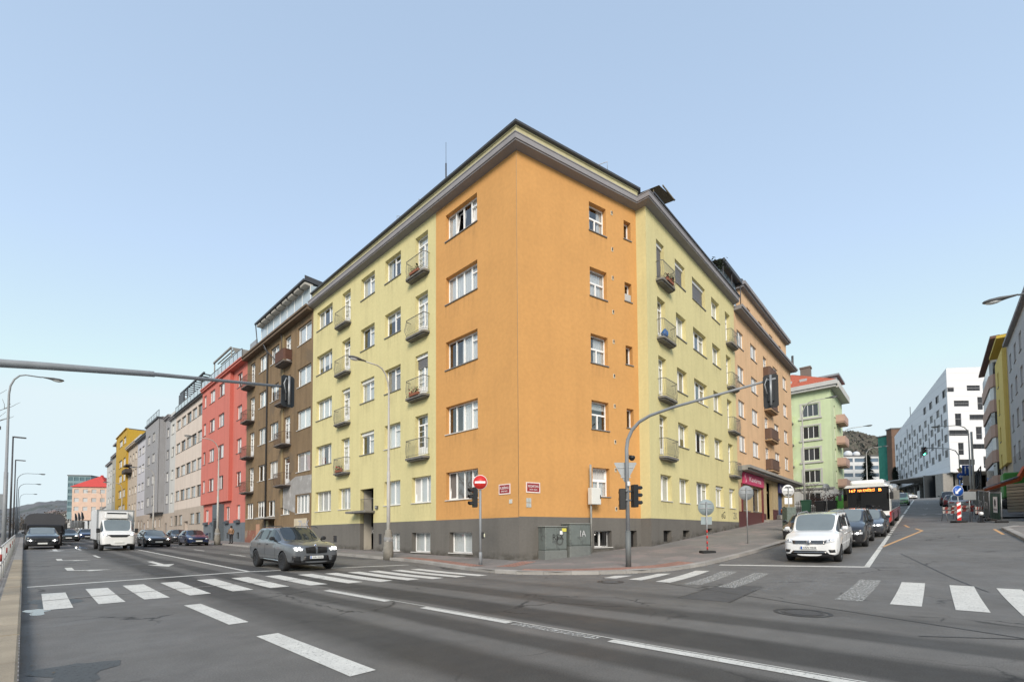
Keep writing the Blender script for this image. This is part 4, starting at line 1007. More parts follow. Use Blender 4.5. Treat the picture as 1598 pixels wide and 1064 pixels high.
b = MB(); b.quad((-44.3, 0, 5.45), (-44.3, .38, 5.45), (-44.3, .38, 20.35), (-44.3, 0, 20.35)); b.quad((-56.19, 0, 5.45), (-56.19, .38, 5.45), (-44.3, .38, 5.45), (-44.3, 0, 5.45)); b.quad((-56.19, 0, 5.45), (-56.19, .38, 5.45), (-56.19, .38, 20.35), (-56.19, 0, 20.35)); b.obj('oriel_side', REDD, rt, Fo)
for a, b_ in orl:
    for c, d in RR: window(rt, Fo, -b_, -a, c, d, '2' if b_ - a > 1.5 else '1', rec=.14, detail=1)
b = MB(); b.quad((-56.1, -.35, 5.5), (-44.4, -.35, 5.5), (-44.4, -.35, 20.3), (-56.1, -.35, 20.3)); 
for x in (-41.9, -45.9, -51.5, -54.7): 
    b = MB(); b.cbox(x - .7, x + .7, -.3, -.01, 2.85, 3.15, .02); b.obj('flower_trough', mat('slate_trough', (.07, .085, .10), .7), rt, F)
b = MB(); b.box(-50.1, -47.2, -.5, .0, .6, 5.2); b.box(-49.6, -47.7, -.6, -.5, 3.5, 3.7); pc = b.obj('entrance_porch', mat('slate_porch', (.10, .12, .135), .7), rt, F)
b = MB(); b.box(-49.4, -47.9, -.53, -.5, .7, 3.3); b.obj('door', BLACKP, pc, F)
glass_rail(rt, F, -56.1, -39.8, -.5, 20.7, 21.7, WPANE, GUTTER, 1.4)
b = MB()
for x in (-51.5, -44.6):
    b.tube([(x, -.2, 20.7), (x, -.2, 23.2)], .07, 6)
    b.tube([(x, 3.2, 20.7), (x, 3.2, 23.6)], .07, 6)
b.box(-51.6, -44.5, -.35, -.2, 23.15, 23.35)
for i in range(9): b.box(-51.5, -44.6, .1 + i * .35, .2 + i * .35, 23.2 + i * .04, 23.3 + i * .04)
b.quad((-44.5, -.2, 23.3), (-44.5, 3.3, 23.6), (-44.5, 3.3, 21.0), (-44.5, 1.2, 21.0)); b.obj('roof_pergola', mat('taupe_metal', (.24, .23, .21), .7), rt, F)

# beige office-like house with ribbon windows
BG = [(R1[i][0] - .2, R1[i][1] - .2) for i in range(4)]
bc = [(57.5, 60.25), (60.75, 63.45), (63.8, 66.6), (67.1, 69.95), (70.5, 73.2)]
rt, F = row_house('beige_house', 56.2, 73.6, 'pale beige house with bands of five wide windows next to the coral red house', BEIGE, .85, 20.4, bc, BG, '1',
    gf=[(57.95, 60.4, 3.15, 4.65, '1'), (61.1, 63.6, 3.15, 4.64, '1'), (64.7, 67.2, .6, 3.6, 'D'), (68.3, 70.5, 3.1, 4.62, '1'), (71.4, 73.3, 3.1, 4.62, '1')], plinth=BEIGED, plz=5.5, detail=1, frame=mat('dark_green_frame', (.07, .09, .08), .5), eavem=GUTTER, eave=(.35, .25))
glass_rail(rt, F, -73.5, -56.3, -.1, 20.7, 21.8, WPANE, GUTTER, 1.9)
b = MB()
for x in (-72.5, -68.5, -64.5, -60.5): b.tube([(x, .4, 20.7), (x, .4, 24.0)], .08, 5)
b.box(-73, -59, .3, .5, 24.0, 24.2)
for i in range(12): b.box(-72.9 + i * 1.2, -72.8 + i * 1.2, .3, 5, 24.0, 24.15)
b.box(-73, -62, 3.5, 8, 20.7, 23.6); b.box(-73.2, -70, .2, .4, 20.6, 23.8); b.obj('roof_terrace_frame', GUTTER, rt, F)
b = MB(); r = random.Random(4)
for q in range(400):
    c = Vector((r.uniform(-60.5, -57.5), r.uniform(.2, 1.2), 21 + r.random() * 2.2)); s_ = .09; a = r.uniform(0, pi); b.quad(c - Vector((s_, 0, 0)), c + Vector((0, s_ * cos(a), s_)), c + Vector((s_, 0, 0)), c - Vector((0, s_ * cos(a), s_)))
b.obj('roof_shrub', LEAF, rt, F)
# narrow light bay + grey house with an oriel
LG = [(R1[i][0] - .25, R1[i][1] - .25) for i in range(4)]
rt, F = row_house('narrow_light_grey_house', 73.6, 77.6, 'narrow light grey house front one window wide beside the beige house', LGREY, 1.0, 20.4, [(74.7, 76.5)], LG, '2', gf=[(74.7, 76.5, 3.1, 4.6, '2')], plinth=BEIGED, plz=5.2, eave=(.3, .3))
b = MB(); b.box(-77.5, -73.7, 1, 8, 20.6, 23.8); b.box(-77.5, -73.7, .0, .1, 20.6, 21.6); b.obj('attic', LGREY, rt, F)
rt, F = row_house('grey_house_with_oriel', 77.6, 93.2, 'mid grey house with a full-height oriel hanging over its doorway', MGREY, 1.05, 21.2, [(78.5, 80.3)], LG, '2', gf=[(79, 80.5, .9, 3.6, 'D'), (84, 85.8, 3, 4.5, '2'), (88, 90, 3, 4.5, '2')], plinth=BEIGED, plz=5.2, eave=(.3, .4))
Fo = F @ T(0, -1.0, 0); oc = [(84.2, 86.4), (88.6, 90.8)]
wall(rt, Fo, 'oriel_wall', MGREY, -93.1, -81.6, 5.5, 21.5, [(-b_, -a, c, d) for a, b_ in oc for c, d in LG], rec=.14)
b = MB(); b.box(-93.1, -81.6, .15, .99, 5.5, 21.5); b.box(-93.2, -81.5, -.2, .99, 21.5, 21.8, 1); b.quad((-81.6, 0, 5.5), (-81.6, .2, 5.5), (-81.6, .2, 21.5), (-81.6, 0, 21.5)); b.quad((-93.1, 0, 5.5), (-93.1, .16, 5.5), (-81.6, .16, 5.5), (-81.6, 0, 5.5)); b.obj('oriel_body', [MGREY, GUTTER], rt, Fo)
for a, b_ in oc:
    for c, d in LG: window(rt, Fo, -b_, -a, c, d, '2', rec=.12, detail=1)
glass_rail(rt, Fo, -93, -81.7, .1, 21.8, 23.0, WPANE, GUTTER, 2)
b = MB(); b.box(-92, -80, 2.5, 8, 21.4, 24.6); b.obj('attic', LGREY, rt, F)
# lilac house
LL = [(R1[i][0] - .1, R1[i][1] - .1) for i in range(4)]
rt, F = row_house('lilac_white_house', 93.2, 109.3, 'pale lilac house with four close windows on each floor', LILAC, 1.3, 21.2, [(94.0, 96.6), (97.6, 100.3), (101.3, 104.1), (105.2, 108.2)], LL, '2', gf=[(95, 97, 3, 4.6, '2'), (99, 101, 1.2, 4, 'D'), (102, 104, 3, 4.6, '2'), (105.5, 107.5, 3, 4.6, '2')], plinth=BEIGED, plz=5.6, eavem=GUTTER, eave=(.5, .4))
b = MB(); b.box(-108.5, -94, .3, 8, 21.5, 22.2); b.box(-108.5, -94, 1.5, 8, 22.2, 24.6); b.obj('attic', MGREY, rt, F)
# ornate pinkish house
rt, F = row_house('ornate_stone_house', 109.3, 122., 'pinkish ornate house with a dark balcony canopy next to the mustard house', ORNATE, 1.5, 21.3, [(110.5, 112.5), (114, 116), (118, 120.2)], LL, '2', gf=[(111, 113, 2.5, 4.8, '2'), (115, 117, 1.5, 4.4, 'D'), (118.5, 120.5, 2.5, 4.8, '2')], eave=(.6, .5), eavem=ORNATE)
b = MB(); b.box(-121.5, -116, -1.2, 0, 15.6, 16.4); b.box(-121, -116.5, -1.0, 0, 17.2, 17.5); b.obj('canopied_balcony', mat('dark_copper', (.06, .05, .045), .8), rt, F)
b = MB(); b.box(-121.5, -110, .5, 8, 21.6, 23.4); b.obj('attic', LGREY, rt, F)
# mustard house, taller
MM = [(R1[i][0] - .1 + 0, R1[i][1] + .2) for i in range(5)]
rt, F = row_house('mustard_yellow_house', 122., 139.6, 'tall mustard yellow house rising above its neighbours', MUST, 1.7, 26.4, [(123.4, 127.4), (129, 134.5)], [(23.3, 25.0)] + MM, '3', eave=(.15, .2), eavem=MUST, off=.35)
rt, F = row_house('sage_grey_house', 139.6, 150., 'sage grey house behind the mustard one with a dark attic', SAGE, 1.9, 22.6, [(141, 143.2), (146, 148.4)], LL, '2', eave=(.4, .5), gf=[(141, 143, 3, 4.6, '2'), (146, 148, 3, 4.6, '2')])
b = MB(); b.box(-149.5, -140, .6, 8, 23, 26); b.box(-149.9, -139.8, -.1, 8, 26, 26.4); b.obj('attic', MGREY, rt, F)
rt, F = row_house('far_cream_grey_house', 150., 162., 'cream grey end house of the row with narrow windows', LGREY, 2.1, 21.6, [(151.5, 153.8), (156, 158.5)], LL, '2', eave=(.4, .5), gf=[(151.5, 153.5, 3, 4.6, '2'), (156, 158, 3, 4.6, '2')])
b = MB(); b.box(-161.5, -151, .6, 8, 22, 24.2); b.obj('attic', GUTTER, rt, F)

# ------------------------------------------------------------------ peach building on the side street
x0 = L4; x1 = 36.3
FP = F4
rt = empty('peach_apartment_house', FP @ T((x0 + x1) / 2, 0, 2.2), 'peach apartment house with shops on the ground floor next to the yellow wing', 'building')
RP = [(17.25, 18.65), (14.2, 15.6), (11.25, 12.65), (8.27, 9.67)]
CP = [(16.5, 18.25), (20.4, 22.35), (28.25, 30.2), (32.4, 34.15)]
H = [(a, b_, c, d) for a, b_ in CP for c, d in RP] + [(24.6, 25.9, c - .8, d) for c, d in RP]
wall(rt, FP, 'peach_wall', PEACH, x0, x1, 6.95, 20.0, H, rec=.12)
for a, b_ in CP:
    for c, d in RP: window(rt, FP, a, b_, c, d, '2', rec=.1, detail=1, glass=PALEG)
for c, d in RP:
    window(rt, FP, 24.6, 25.9, c - .8, d, 'door', rec=.1, detail=1, sill=None, glass=PALEG)
    balcony(rt, FP, 25.9, 2.9, c - .85, depth=.62, m=mat('rusty_iron', (.11, .07, .055), .8), slabm=mat('peach_slab', (.36, .24, .14), .9, streak=.2), panel=mat('brown_railing_sheet', (.12, .07, .05), .8))
shop = [(16.75, 19.1, 3.3, 5.45), (19.95, 22.6, 3.3, 5.5), (24.5, 26.5, 2.7, 6.3), (28.9, 31.6, 3.0, 5.55)]
wall(rt, FP, 'shopfront_wall', PEACHS, x0, x1, .5, 6.55, shop, rec=.25)
b = MB(); b.quad((x0, -.012, .5), (24.2, -.012, .5), (24.2, -.012, 3.2), (x0, -.012, 3.2)); b.quad((26.7, -.012, .5), (28.8, -.012, .5), (28.8, -.012, 3.7), (26.7, -.012, 3.7)); b.obj('tiled_dado', MAROON, rt, FP)
b = MB(); b.box(x0, x1 + .3, -.75, 0, 6.56, 6.72); b.box(x0, x1 + .4, -.95, 0, 6.72, 6.95); b.obj('shop_cornice', CONC, rt, FP)
for (a, c, d, e) in shop[:2]: window(rt, FP, a, c, d, e, '1', rec=.25, detail=1, glass=DARKG)
b = MB(); b.box(24.5, 26.5, .5, .55, 2.2, 5.3); b.obj('door', mat('dark_brown_door', (.05, .035, .028), .5), rt, FP)
b = MB(); b.box(24.5, 26.5, .4, .6, 5.3, 5.5); b.box(24.5, 26.5, .5, .52, 5.5, 6.3, 1); b.obj('fanlight', [PEACHS, DARKG], rt, FP)
b = MB(); b.box(28.9, 31.6, .25, .3, 2.5, 5.55); b.obj('shop_shutter', mat('blue_shutter', (.06, .10, .20), .6), rt, FP)
b = MB(); b.box(22.7, 23.2, -.06, 0, 2.2, 5.6); b.box(16.6, 16.9, -.06, 0, 3.2, 5.6); b.obj('shop_frame', mat('dark_red_frame', (.16, .03, .03), .5), rt, FP)
for i in range(4): b = MB(); b.box(22.4 + i * .25, 27.6 - i * .2, -1.5 + i * .35, 0, 1.4, 2.0 + i * .2); b.obj('doorstep', CONC, rt, FP)
M = FP @ T(19.9, -.12, 6.02)
b = MB(); b.cbox(-3.05, 3.05, -.08, .1, -.48, .5, .02); sg = b.obj('shop_sign', mat('pink_sign', (.52, .05, .14), .5, var=.1), rt, M)
text_obj('Kavárna', .62, SWHITE, sg, M @ T(.2, -.085, 0), 3.6)
b = MB(); b.tube([(-2.7 + .14 * sin(i * .5) * (1 + .3 * i / 14), -.09, -.36 + i * .055) for i in range(15)], .035, 5); b.obj('flourish', mat('pale_pink', (.75, .45, .52), .5), sg, M)
M = FP @ T(31.4, -.12, 5.98)
b = MB(); b.cbox(-2.6, 2.9, -.08, .1, -.5, .5, .02); sg = b.obj('shop_sign', mat('navy_sign', (.05, .05, .14), .5, var=.1), rt, M)
text_obj('Potraviny', .5, SWHITE, sg, M @ T(-.9, -.085, .05), 3.0)
b = MB(); b.box(x0, x1 + .3, -.6, .3, 20.0, 20.12); b.box(x0, x1 + .4, -.7, .3, 20.12, 20.32); b.obj('eaves', CORN, rt, FP)
Fp2 = FP @ T(0, .35, 0); HP2 = [(a, b_, 20.8, 22.3) for a, b_ in ((20.9, 22.0), (24.7, 26.0), (28.7, 30.1), (32.7, 33.8))]
wall(rt, Fp2, 'penthouse_wall', PEACH, 19.2, x1 - .1, 20.3, 23.3, HP2, rec=.12)
for h in HP2: window(rt, Fp2, *h, '2', rec=.1, detail=1)
b = MB(); b.box(19.2, x1 - .1, .9, 9, 20.3, 23.3); b.quad((19.2, 0, 20.3), (19.2, .9, 20.3), (19.2, .9, 23.3), (19.2, 0, 23.3)); b.quad((x1 - .1, 0, 20.3), (x1 - .1, .9, 20.3), (x1 - .1, .9, 23.3), (x1 - .1, 0, 23.3)); b.obj('penthouse_body', PEACH, rt, Fp2)
b = MB(); b.box(18.9, x1, -.35, 9.2, 23.3, 23.45); b.box(18.8, x1 + .1, -.5, 9.2, 23.45, 23.75, 0); b.box(19.0, x1, -.2, 9.2, 23.75, 24.1, 1); b.obj('penthouse_roof', [CORN, ROOFM], rt, Fp2)
b = MB()
for x in (x0 + .01, x1 - .01): b.quad((x, 0, .5), (x, 12, .5), (x, 12, 20.1), (x, 0, 20.1))
b.quad((x0, 12, .5), (x1, 12, .5), (x1, 12, 20.1), (x0, 12, 20.1)); b.obj('party_wall', PEACH, rt, FP)
b = MB(); b.box(x0 + .1, x1 - .1, .7, .75, .5, 20); b.box(x0, x1, .3, 12, 20.0, 20.3); b.obj('room_shade_backing', ROOM, rt, FP)
# roof terrace between the yellow wing and the peach penthouse
b = MB(); b.quad((13.0, -.2, 23.1), (17.6, -.2, 22.9), (17.6, 2.6, 23.5), (13.0, 2.6, 23.6)); b.box(13, 17.6, -.25, -.15, 22.85, 23.15); b.box(17.5, 17.65, -.2, 2.6, 22.8, 23.0)
for x in (13.1, 15.2, 17.5): b.tube([(x, -.1, 20.9), (x, -.1, 22.9)], .04, 5)
b.obj('terrace_pergola', GUTTER, cb, FP)
glass_rail(cb, FP, 13.1, 17.5, .3, 20.9, 22.9, WPANE, GUTTER, 2.1)
b = MB(); r = random.Random(12)
b.tube([(11.2, 0, 20.9), (11.3, 0, 21.8), (11.8, -.1, 22.1)], .05, 5); tk = b.obj('bonsai_pine', mat('bark', (.07, .055, .045), .95), None, FP, label='small flat-topped pine in a pot at the roof edge of the yellow wing', cat='potted tree'); b = MB()
for q in range(260):
    c = Vector((11.9 + r.gauss(0, .45), r.gauss(0, .3), 22.1 + r.gauss(0, .14))); s_ = .1; a = r.uniform(0, pi)
    b.quad(c - Vector((s_, 0, 0)), c + Vector((0, s_ * cos(a), s_ * .6)), c + Vector((s_, 0, 0)), c - Vector((0, s_ * cos(a), s_ * .6)))
b.obj('crown', LEAF, tk, FP)
b = MB(); b.tube([(36.6, -.2, 20.3), (36.6, -.2, 22)], .12, 6); b.obj('flue_pipe', GUTTER, rt, FP)

# ------------------------------------------------------------------ mint green house beyond the side road
GX = 84.5; GY = 11.1
MG = T(GX, GY, 5.0)
rt = empty('mint_green_apartment_house', MG, 'mint green apartment house with a red tiled roof and pink balconies on its side', 'building')
FG = Matrix(((0, 1, 0, GX), (-1, 0, 0, GY), (0, 0, 1, 0), (0, 0, 0, 1)))    # face towards the junction, -x outward; local x = -Y
GT = 23.6
rowsg = [(19.7, 21.6), (16.2, 18.1), (12.7, 14.6), (9.2, 11.1)]
gh = [(-3.75, -1.65, a, b_) for a, b_ in rowsg]
wall(rt, FG, 'mint_wall', MINT, -13, 0, 8.2, GT, gh, rec=.15)
wall(rt, FG, 'grey_lower_wall', LGREY, -13, 0, 3.5, 8.1, [(-3.9, -1.7, 5.6, 7.5)], rec=.15)
for h in gh + [(-3.9, -1.7, 5.6, 7.5)]:
    o = window(rt, FG, *h, '3', rec=.12, detail=1, sill=None, glass=DARKG)
    b = MB(); b.box(h[0] - .5, h[1] + .5, -.18, 0, h[2] - .45, h[2] - .2); b.box(h[0] - .35, h[0] - .1, -.05, 0, h[2] - .1, h[3] + .2); b.box(h[1] + .1, h[1] + .35, -.05, 0, h[2] - .1, h[3] + .2); b.box(h[0] - .35, h[1] + .35, -.06, 0, h[3] + .1, h[3] + .3); b.obj('window_surround', mat('stone_surround', (.50, .49, .46), .85), rt, FG)
b = MB(); b.box(-13.2, .2, -.2, 0, 8.1, 8.35); b.obj('string_course', CONC, rt, FG)
FGs = T(GX, GY, 0)
wall(rt, FGs, 'side_wall', MINT, 0, 12, 8.2, GT, [(3, 4.2, a, b_) for a, b_ in rowsg], rec=.15); wall(rt, FGs, 'grey_side_wall', LGREY, 0, 12, 3.5, 8.2, [(3, 4.4, 5.4, 7.4), (8, 10, 5.4, 7.4)], rec=.15)
for h in [(3, 4.2, a, b_) for a, b_ in rowsg] + [(3, 4.4, 5.4, 7.4), (8, 10, 5.4, 7.4)]: window(rt, FGs, *h, '2', rec=.12, detail=1, glass=DARKG)
for i, z in enumerate((19.0, 15.5, 12.0, 8.6)):
    b = MB(); b.box(4.8, 9.2, -1.1, 0, z, z + .2); o = b.obj('balcony', PINKB, rt, FGs)
    b = MB(); b.box(4.7, 9.3, -1.15, -1.05, z + .2, z + 1.3); b.box(4.7, 4.8, -1.05, 0, z + .2, z + 1.3); b.obj('balcony_front', PINKB, o, FGs)
    b = MB(); b.box(-7.4, -5.0, -1.2, -.05, z - .2, z); o = b.obj('balcony', CONC, rt, FG)
    b = MB(); b.box(-7.4, -5.0, -1.2, -1.1, z, z + 1.15); b.box(-5.1, -5.0, -1.1, 0, z, z + 1.15); b.obj('balcony_front', MINT, o, FG)
b = MB(); b.box(-14, 0.8, -.8, 0, GT, GT + .35); b.box(-14, 1.0, -1.0, 0, GT + .35, GT + 1.0); b.box(-14, 1.1, 0, 12.4, GT, GT + 1.); b.obj('eaves', LGREY, rt, FG)
b = MB()      # hipped roof in FG frame: x across, y inward
z0, z1 = GT + 1.0, GT + 5.0
b.add([(-14, -.9, z0), (1.0, -.9, z0), (1.0, 13, z0), (-14, 13, z0), (-14, 5.5, z1), (-6, 5.5, z1), (-6, 8, z1), (-14, 8, z1)], [(0, 1, 5, 4), (1, 2, 6, 5), (2, 3, 7, 6), (4, 5, 6, 7), (0, 4, 7, 3)])
rf = b.obj('roof', TILE, rt, FG)
b = MB(); b.box(-4.6, -3.2, 4, 5.2, z0 + 1, z1 + .2); b.box(-4.7, -3.1, 3.9, 5.3, z1 + .2, z1 + .45); b.obj('chimney', mat('brick_chimney', (.17, .14, .12), .9), rf, FG)
for x in (-6.3, -4.2): b = MB(); b.box(x, x + 1.0, 1.0, 1.9, z0 + .9, z0 + 1.6); b.obj('skylight', PALEG, rf, FG)
b = MB(); b.box(-1.4, .6, 2, 8, z0, z0 + 1.3); b.box(-1.8, 1.0, 1.6, 8.2, z0 + 1.3, z0 + 1.6); b.obj('dormer', mat('zinc', (.26, .28, .30), .5, metal=.3), rf, FG)
b = MB(); b.quad((-13, 12, 3), (0, 12, 3), (0, 12, GT), (-13, 12, GT)); b.quad((-13, 0, 3), (-13, 12, 3), (-13, 12, GT), (-13, 0, GT)); b.obj('rear_wall', MINT, rt, FG)
b = MB(); b.box(-12.9, -.6, .6, .65, 3.5, GT); b.box(-.65, -.6, .6, 11.5, 3.5, GT); b.obj('room_shade_backing', ROOM, rt, FG)
# ------------------------------------------------------------------ vehicles
TYRE = mat('tyre_rubber', (.014, .014, .015), .8, var=.05, fine=0)
RIMS = mat('alloy_silver', (.38, .39, .40), .3, metal=.8, var=0, fine=0); RIMB = mat('alloy_black', (.03, .03, .032), .35, metal=.5, var=0, fine=0)
CGLASS = mat('car_glass', (.025, .032, .036), .03, var=0, fine=0, spec=1.)
CGLASSL = mat('car_glass_light', (.16, .19, .20), .05, var=.1, vscale=2, fine=0, spec=1.)
TRIM = mat('black_trim', (.02, .02, .021), .45, var=.05, fine=0)
CHROME = mat('chrome', (.7, .7, .7), .12, metal=1., var=0, fine=0)
LAMPW = mat('headlamp_lens', (.55, .57, .60), .1, var=0, fine=0, spec=1.)
LAMPON = mat('headlamp_lit', (.9, .92, .95), .2, var=0, fine=0, emit=4., ecol=(1, .97, .9))
LAMPR = mat('tail_lamp', (.35, .02, .02), .15, var=0, fine=0, spec=1.)
PLATE = mat('number_plate', (.75, .75, .72), .4, var=0, fine=0)
INSIDE = mat('wheel_well', (.008, .008, .008), .95, var=0, fine=0)
SEAM = mat('panel_gap', (.01, .01, .01), .8, var=0, fine=0)
def paint(name, col, metal=.0, rough=.28): return mat(name, col, rough, metal=metal, var=.02, fine=0, coat=1.)

def car_profile(P):
    """stations: x from the nose, half width factor, hood/belt z, rail z, roof z, rail half width"""
    L, W, H = P['L'], P['W'], P['H']; hz, cz = P['hood'], P['cowl']; w_ = W / 2
    cx, tx, rx, bx = P['cx'], P['tx'], P['rx'], P['bx']; dz = P['deck']; belt = P['belt']; rw = P.get('rw', .74) * w_
    S = []
    def st(x, wf, bz, rz, tz, ry, gc=0): S.append((x, wf * w_, bz, rz, tz, ry, gc))
    n0 = P.get('nose', hz - .16); nb = P.get('nb', 1.)
    st(0.0, .70, n0 - .10, n0 - .06, n0 - .04, .42 * w_, .10)
    st(.045, .86, n0, n0 + .03, n0 + .05, .55 * w_, .03)
    st(.20, .95, hz - .045, hz - .01, hz + .012, .62 * w_)
    st(.55, .995, hz + (cz - hz) * .3, hz + (cz - hz) * .42, hz + (cz - hz) * .5 + .02, .66 * w_)
    st(cx - .35, 1., cz - .055, cz - .02, cz + .01, .70 * w_)
    st(cx, 1., belt - .02, cz + .01, cz + .03, .76 * w_)
    for k in (.45,):
        st(cx + (tx - cx) * k, 1., belt, cz + (H - cz) * (k * 1.02) - .03, cz + (H - cz) * (k * 1.07) + .01, .76 * w_ + (rw - .76 * w_) * k)
    st(tx, 1., belt, H - .075, H - .012, rw)
    xs = P.get('pillars', [tx + (rx - tx) * .5])
    for x in xs:
        st(x - .05, 1., belt + .005, H - .06, H, rw); st(x + .05, 1., belt + .005, H - .06, H, rw)
    st(rx, .995, belt + .015, H - .075, H - .02, rw * .98)
    k = .5; zt = dz; st(rx + (bx - rx) * k, .985, belt + .02, zt + (H - zt) * (1 - k) * .98, zt + (H - zt) * (1 - k) * 1.06 + .02, rw * 1.02)
    st(bx, .97, dz - .06, dz - .03, dz, rw * 1.03)
    if bx < L - .25: st((bx + L - .06) / 2, .95, dz - .06, dz - .03, dz - .005, rw * 1.0); 
    st(L - .06, .91, dz - .10, dz - .07, dz - .04, rw * .95, .05)
    st(L, .74, dz - .22, dz - .17, dz - .14, rw * .8, .14)
    return S
def build_car(P, paintm, M, label, cat='car', name='car', group=None, lit=False, quality=2, glass=None, rim=RIMS, slope=0., ride=0.):
    L, W, H = P['L'], P['W'], P['H']; gc = P.get('gc', .2); w_ = W / 2
    root = empty(name, M, label, cat, group)
    S = car_profile(P); sill = P.get('clad', None)
    b = MB(); rows = []
    for (x, hw, bz, rz, tz, ry, g) in S:
        g0 = gc + g; mid = g0 + (bz - g0) * .5
        half = [(0, g0), (hw * .80, g0), (hw * .965, g0 + .09), (hw * 1.0, mid), (hw * .985, bz - .09 if bz - .09 > mid else (bz + mid) / 2), (hw * .945, bz), (ry + .012, rz), (ry - .05, rz + (tz - rz) * .45), (ry * .55, tz - (tz - rz) * .12), (0, tz)]
        rows.append([(x, y, z) for y, z in half] + [(x, -y, z) for y, z in half[-2:0:-1]])
    n = len(rows[0]); vs = [p for r in rows for p in r]
    tx, rx, cx, bx = P['tx'], P['rx'], P['cx'], P['bx']
    pil = P.get('pillars', [tx + (rx - tx) * .5])
    fs, mi = [], []
    for i in range(len(rows) - 1):
        xa, xb = S[i][0], S[i + 1][0]; xm = (xa + xb) / 2
        for j in range(n):
            jj = (j + 1) % n; c = j if j < 9 else n - 1 - j          # column 0..8
            m_ = 0
            if c in (0, 1): m_ = 1
            if c == 2 and sill: m_ = 1
            if c == 5 and cx <= xm <= bx:
                if xm < rx or P.get('quarter', True): m_ = 3
                if any(abs(xm - q) < .05 for q in pil): m_ = 1
                if P.get('van') and xm > pil[0] + .06: m_ = 0
                if P.get('solid_after') and xm > P['solid_after']: m_ = 0
                if xm > (rx + bx) / 2 and not P.get('quarter', True): m_ = 0
            if c in (7, 8) and cx <= xm <= tx: m_ = 2
            if c in (7, 8) and rx <= xm <= bx and not P.get('van'): m_ = 4
            if c in (7, 8) and tx <= xm <= rx and P.get('pano'): m_ = 1
            fs.append((i * n + j, i * n + jj, (i + 1) * n + jj, (i + 1) * n + j)); mi.append(m_)
    # close nose and tail with rings of quads to the middle
    for end, i, flip in ((0, 0, False), (1, len(rows) - 1, True)):
        half = 10
        base = i * n
        for j in range(9):
            a, b2 = base + j, base + j + 1; c2, d2 = base + (n - j - 1) % n if j + 1 < n else 0, base + (n - j) % n
            q = [a, b2, base + (n - (j + 1)) % n, base + (n - j) % n]
            q = [v for k_, v in enumerate(q) if v not in q[:k_]]
            if len(q) > 2: fs.append(tuple(q if not flip else q[::-1])); mi.append(0)
    me = bpy.data.meshes.new('body'); me.from_pydata([(-x, y, z) for x, y, z in vs], [], [f[::-1] for f in fs]); 
    for m_ in (paintm, TRIM, CGLASS, CGLASS, CGLASS, INSIDE): me.materials.append(m_)
    me.polygons.foreach_set('material_index', mi); me.update()
    bm = bmesh.new(); bm.from_mesh(me); bmesh.ops.recalc_face_normals(bm, faces=bm.faces)
    cl = bm.edges.layers.float.new('crease_edge') if 'crease_edge' not in bm.edges.layers.float else bm.edges.layers.float['crease_edge']
    for e in bm.edges:
        ms = {f.material_index for f in e.link_faces}
        if len(ms) > 1 and ms & {2, 3, 4}: e[cl] = .65
    bm.to_mesh(me); bm.free()
    ob = bpy.data.objects.new('tmp', me); COL.objects.link(ob)
    sb = ob.modifiers.new('s', 'SUBSURF'); sb.levels = 2 if quality >= 1 else 1; sb.render_levels = sb.levels
    wr = P['wr']; ax = [P['fo'], P['fo'] + P['wb']]
    if quality >= 1:
        cb_ = MB()
        for x in ax:
            for sy in (1, -1):
                cb_.lathe([(wr + .055, w_ - .32), (wr + .055, w_ + .3)], 28, 0, T(-x, 0, wr) @ RX(-pi / 2 * sy) , False)
        cm = cb_.mesh('cut', [INSIDE]); cob = bpy.data.objects.new('cut', cm); COL.objects.link(cob)
        bmc = bmesh.new(); bmc.from_mesh(cm); bmesh.ops.recalc_face_normals(bmc, faces=bmc.faces); bmc.to_mesh(cm); bmc.free()
        bo = ob.modifiers.new('b', 'BOOLEAN'); bo.operation = 'DIFFERENCE'; bo.object = cob; bo.solver = 'EXACT'; bo.material_mode = 'TRANSFER' if hasattr(bo, 'material_mode') else 'INDEX'
    dg = bpy.context.evaluated_depsgraph_get(); dg.update()
    fin = bpy.data.meshes.new_from_object(ob.evaluated_get(dg))
    bpy.data.objects.remove(ob)
    if quality >= 1: bpy.data.objects.remove(cob)
    bm = bmesh.new(); bm.from_mesh(fin)
    bvh = BVHTree.FromBMesh(bm)
    mats_ = [m_ for m_ in fin.materials]; nm = [m_.name if m_ else '' for m_ in mats_]
    order = {'glassW': 2, 'glassS': 3, 'glassR': 4}
    def split(sel, nme, material, keep_mats=None):
        ids = [f for f in bm.faces if sel(f)]
        if not ids: return None
        vm = {}; V_ = []; F_ = []; MI = []
        for f in ids:
            q = []
            for v in f.verts:
                if v.index not in vm: vm[v.index] = len(V_); V_.append(v.co.copy())
                q.append(vm[v.index])
            F_.append(q); MI.append(f.material_index)
        m2 = bpy.data.meshes.new(nme); m2.from_pydata(V_, [], F_)
        if keep_mats:
            for k_ in keep_mats: m2.materials.append(k_)
            m2.polygons.foreach_set('material_index', MI)
        else: m2.materials.append(material)
        m2.polygons.foreach_set('use_smooth', [True] * len(F_)); m2.update()
        return inst(nme, m2, root, M)
    bm.faces.ensure_lookup_table(); bm.verts.index_update()
    G = {2, 3, 4}
    body = split(lambda f: f.material_index not in G, 'body', None, mats_)
    body.data.shade_smooth() if hasattr(body.data, 'shade_smooth') else None
    gm = glass or CGLASS
    split(lambda f: f.material_index == 2, 'windscreen', gm)
    split(lambda f: f.material_index == 3 and f.calc_center_median().y > 0, 'side_windows', CGLASS)
    split(lambda f: f.material_index == 3 and f.calc_center_median().y < 0, 'side_windows', CGLASS)
    split(lambda f: f.material_index == 4, 'rear_window', CGLASS)
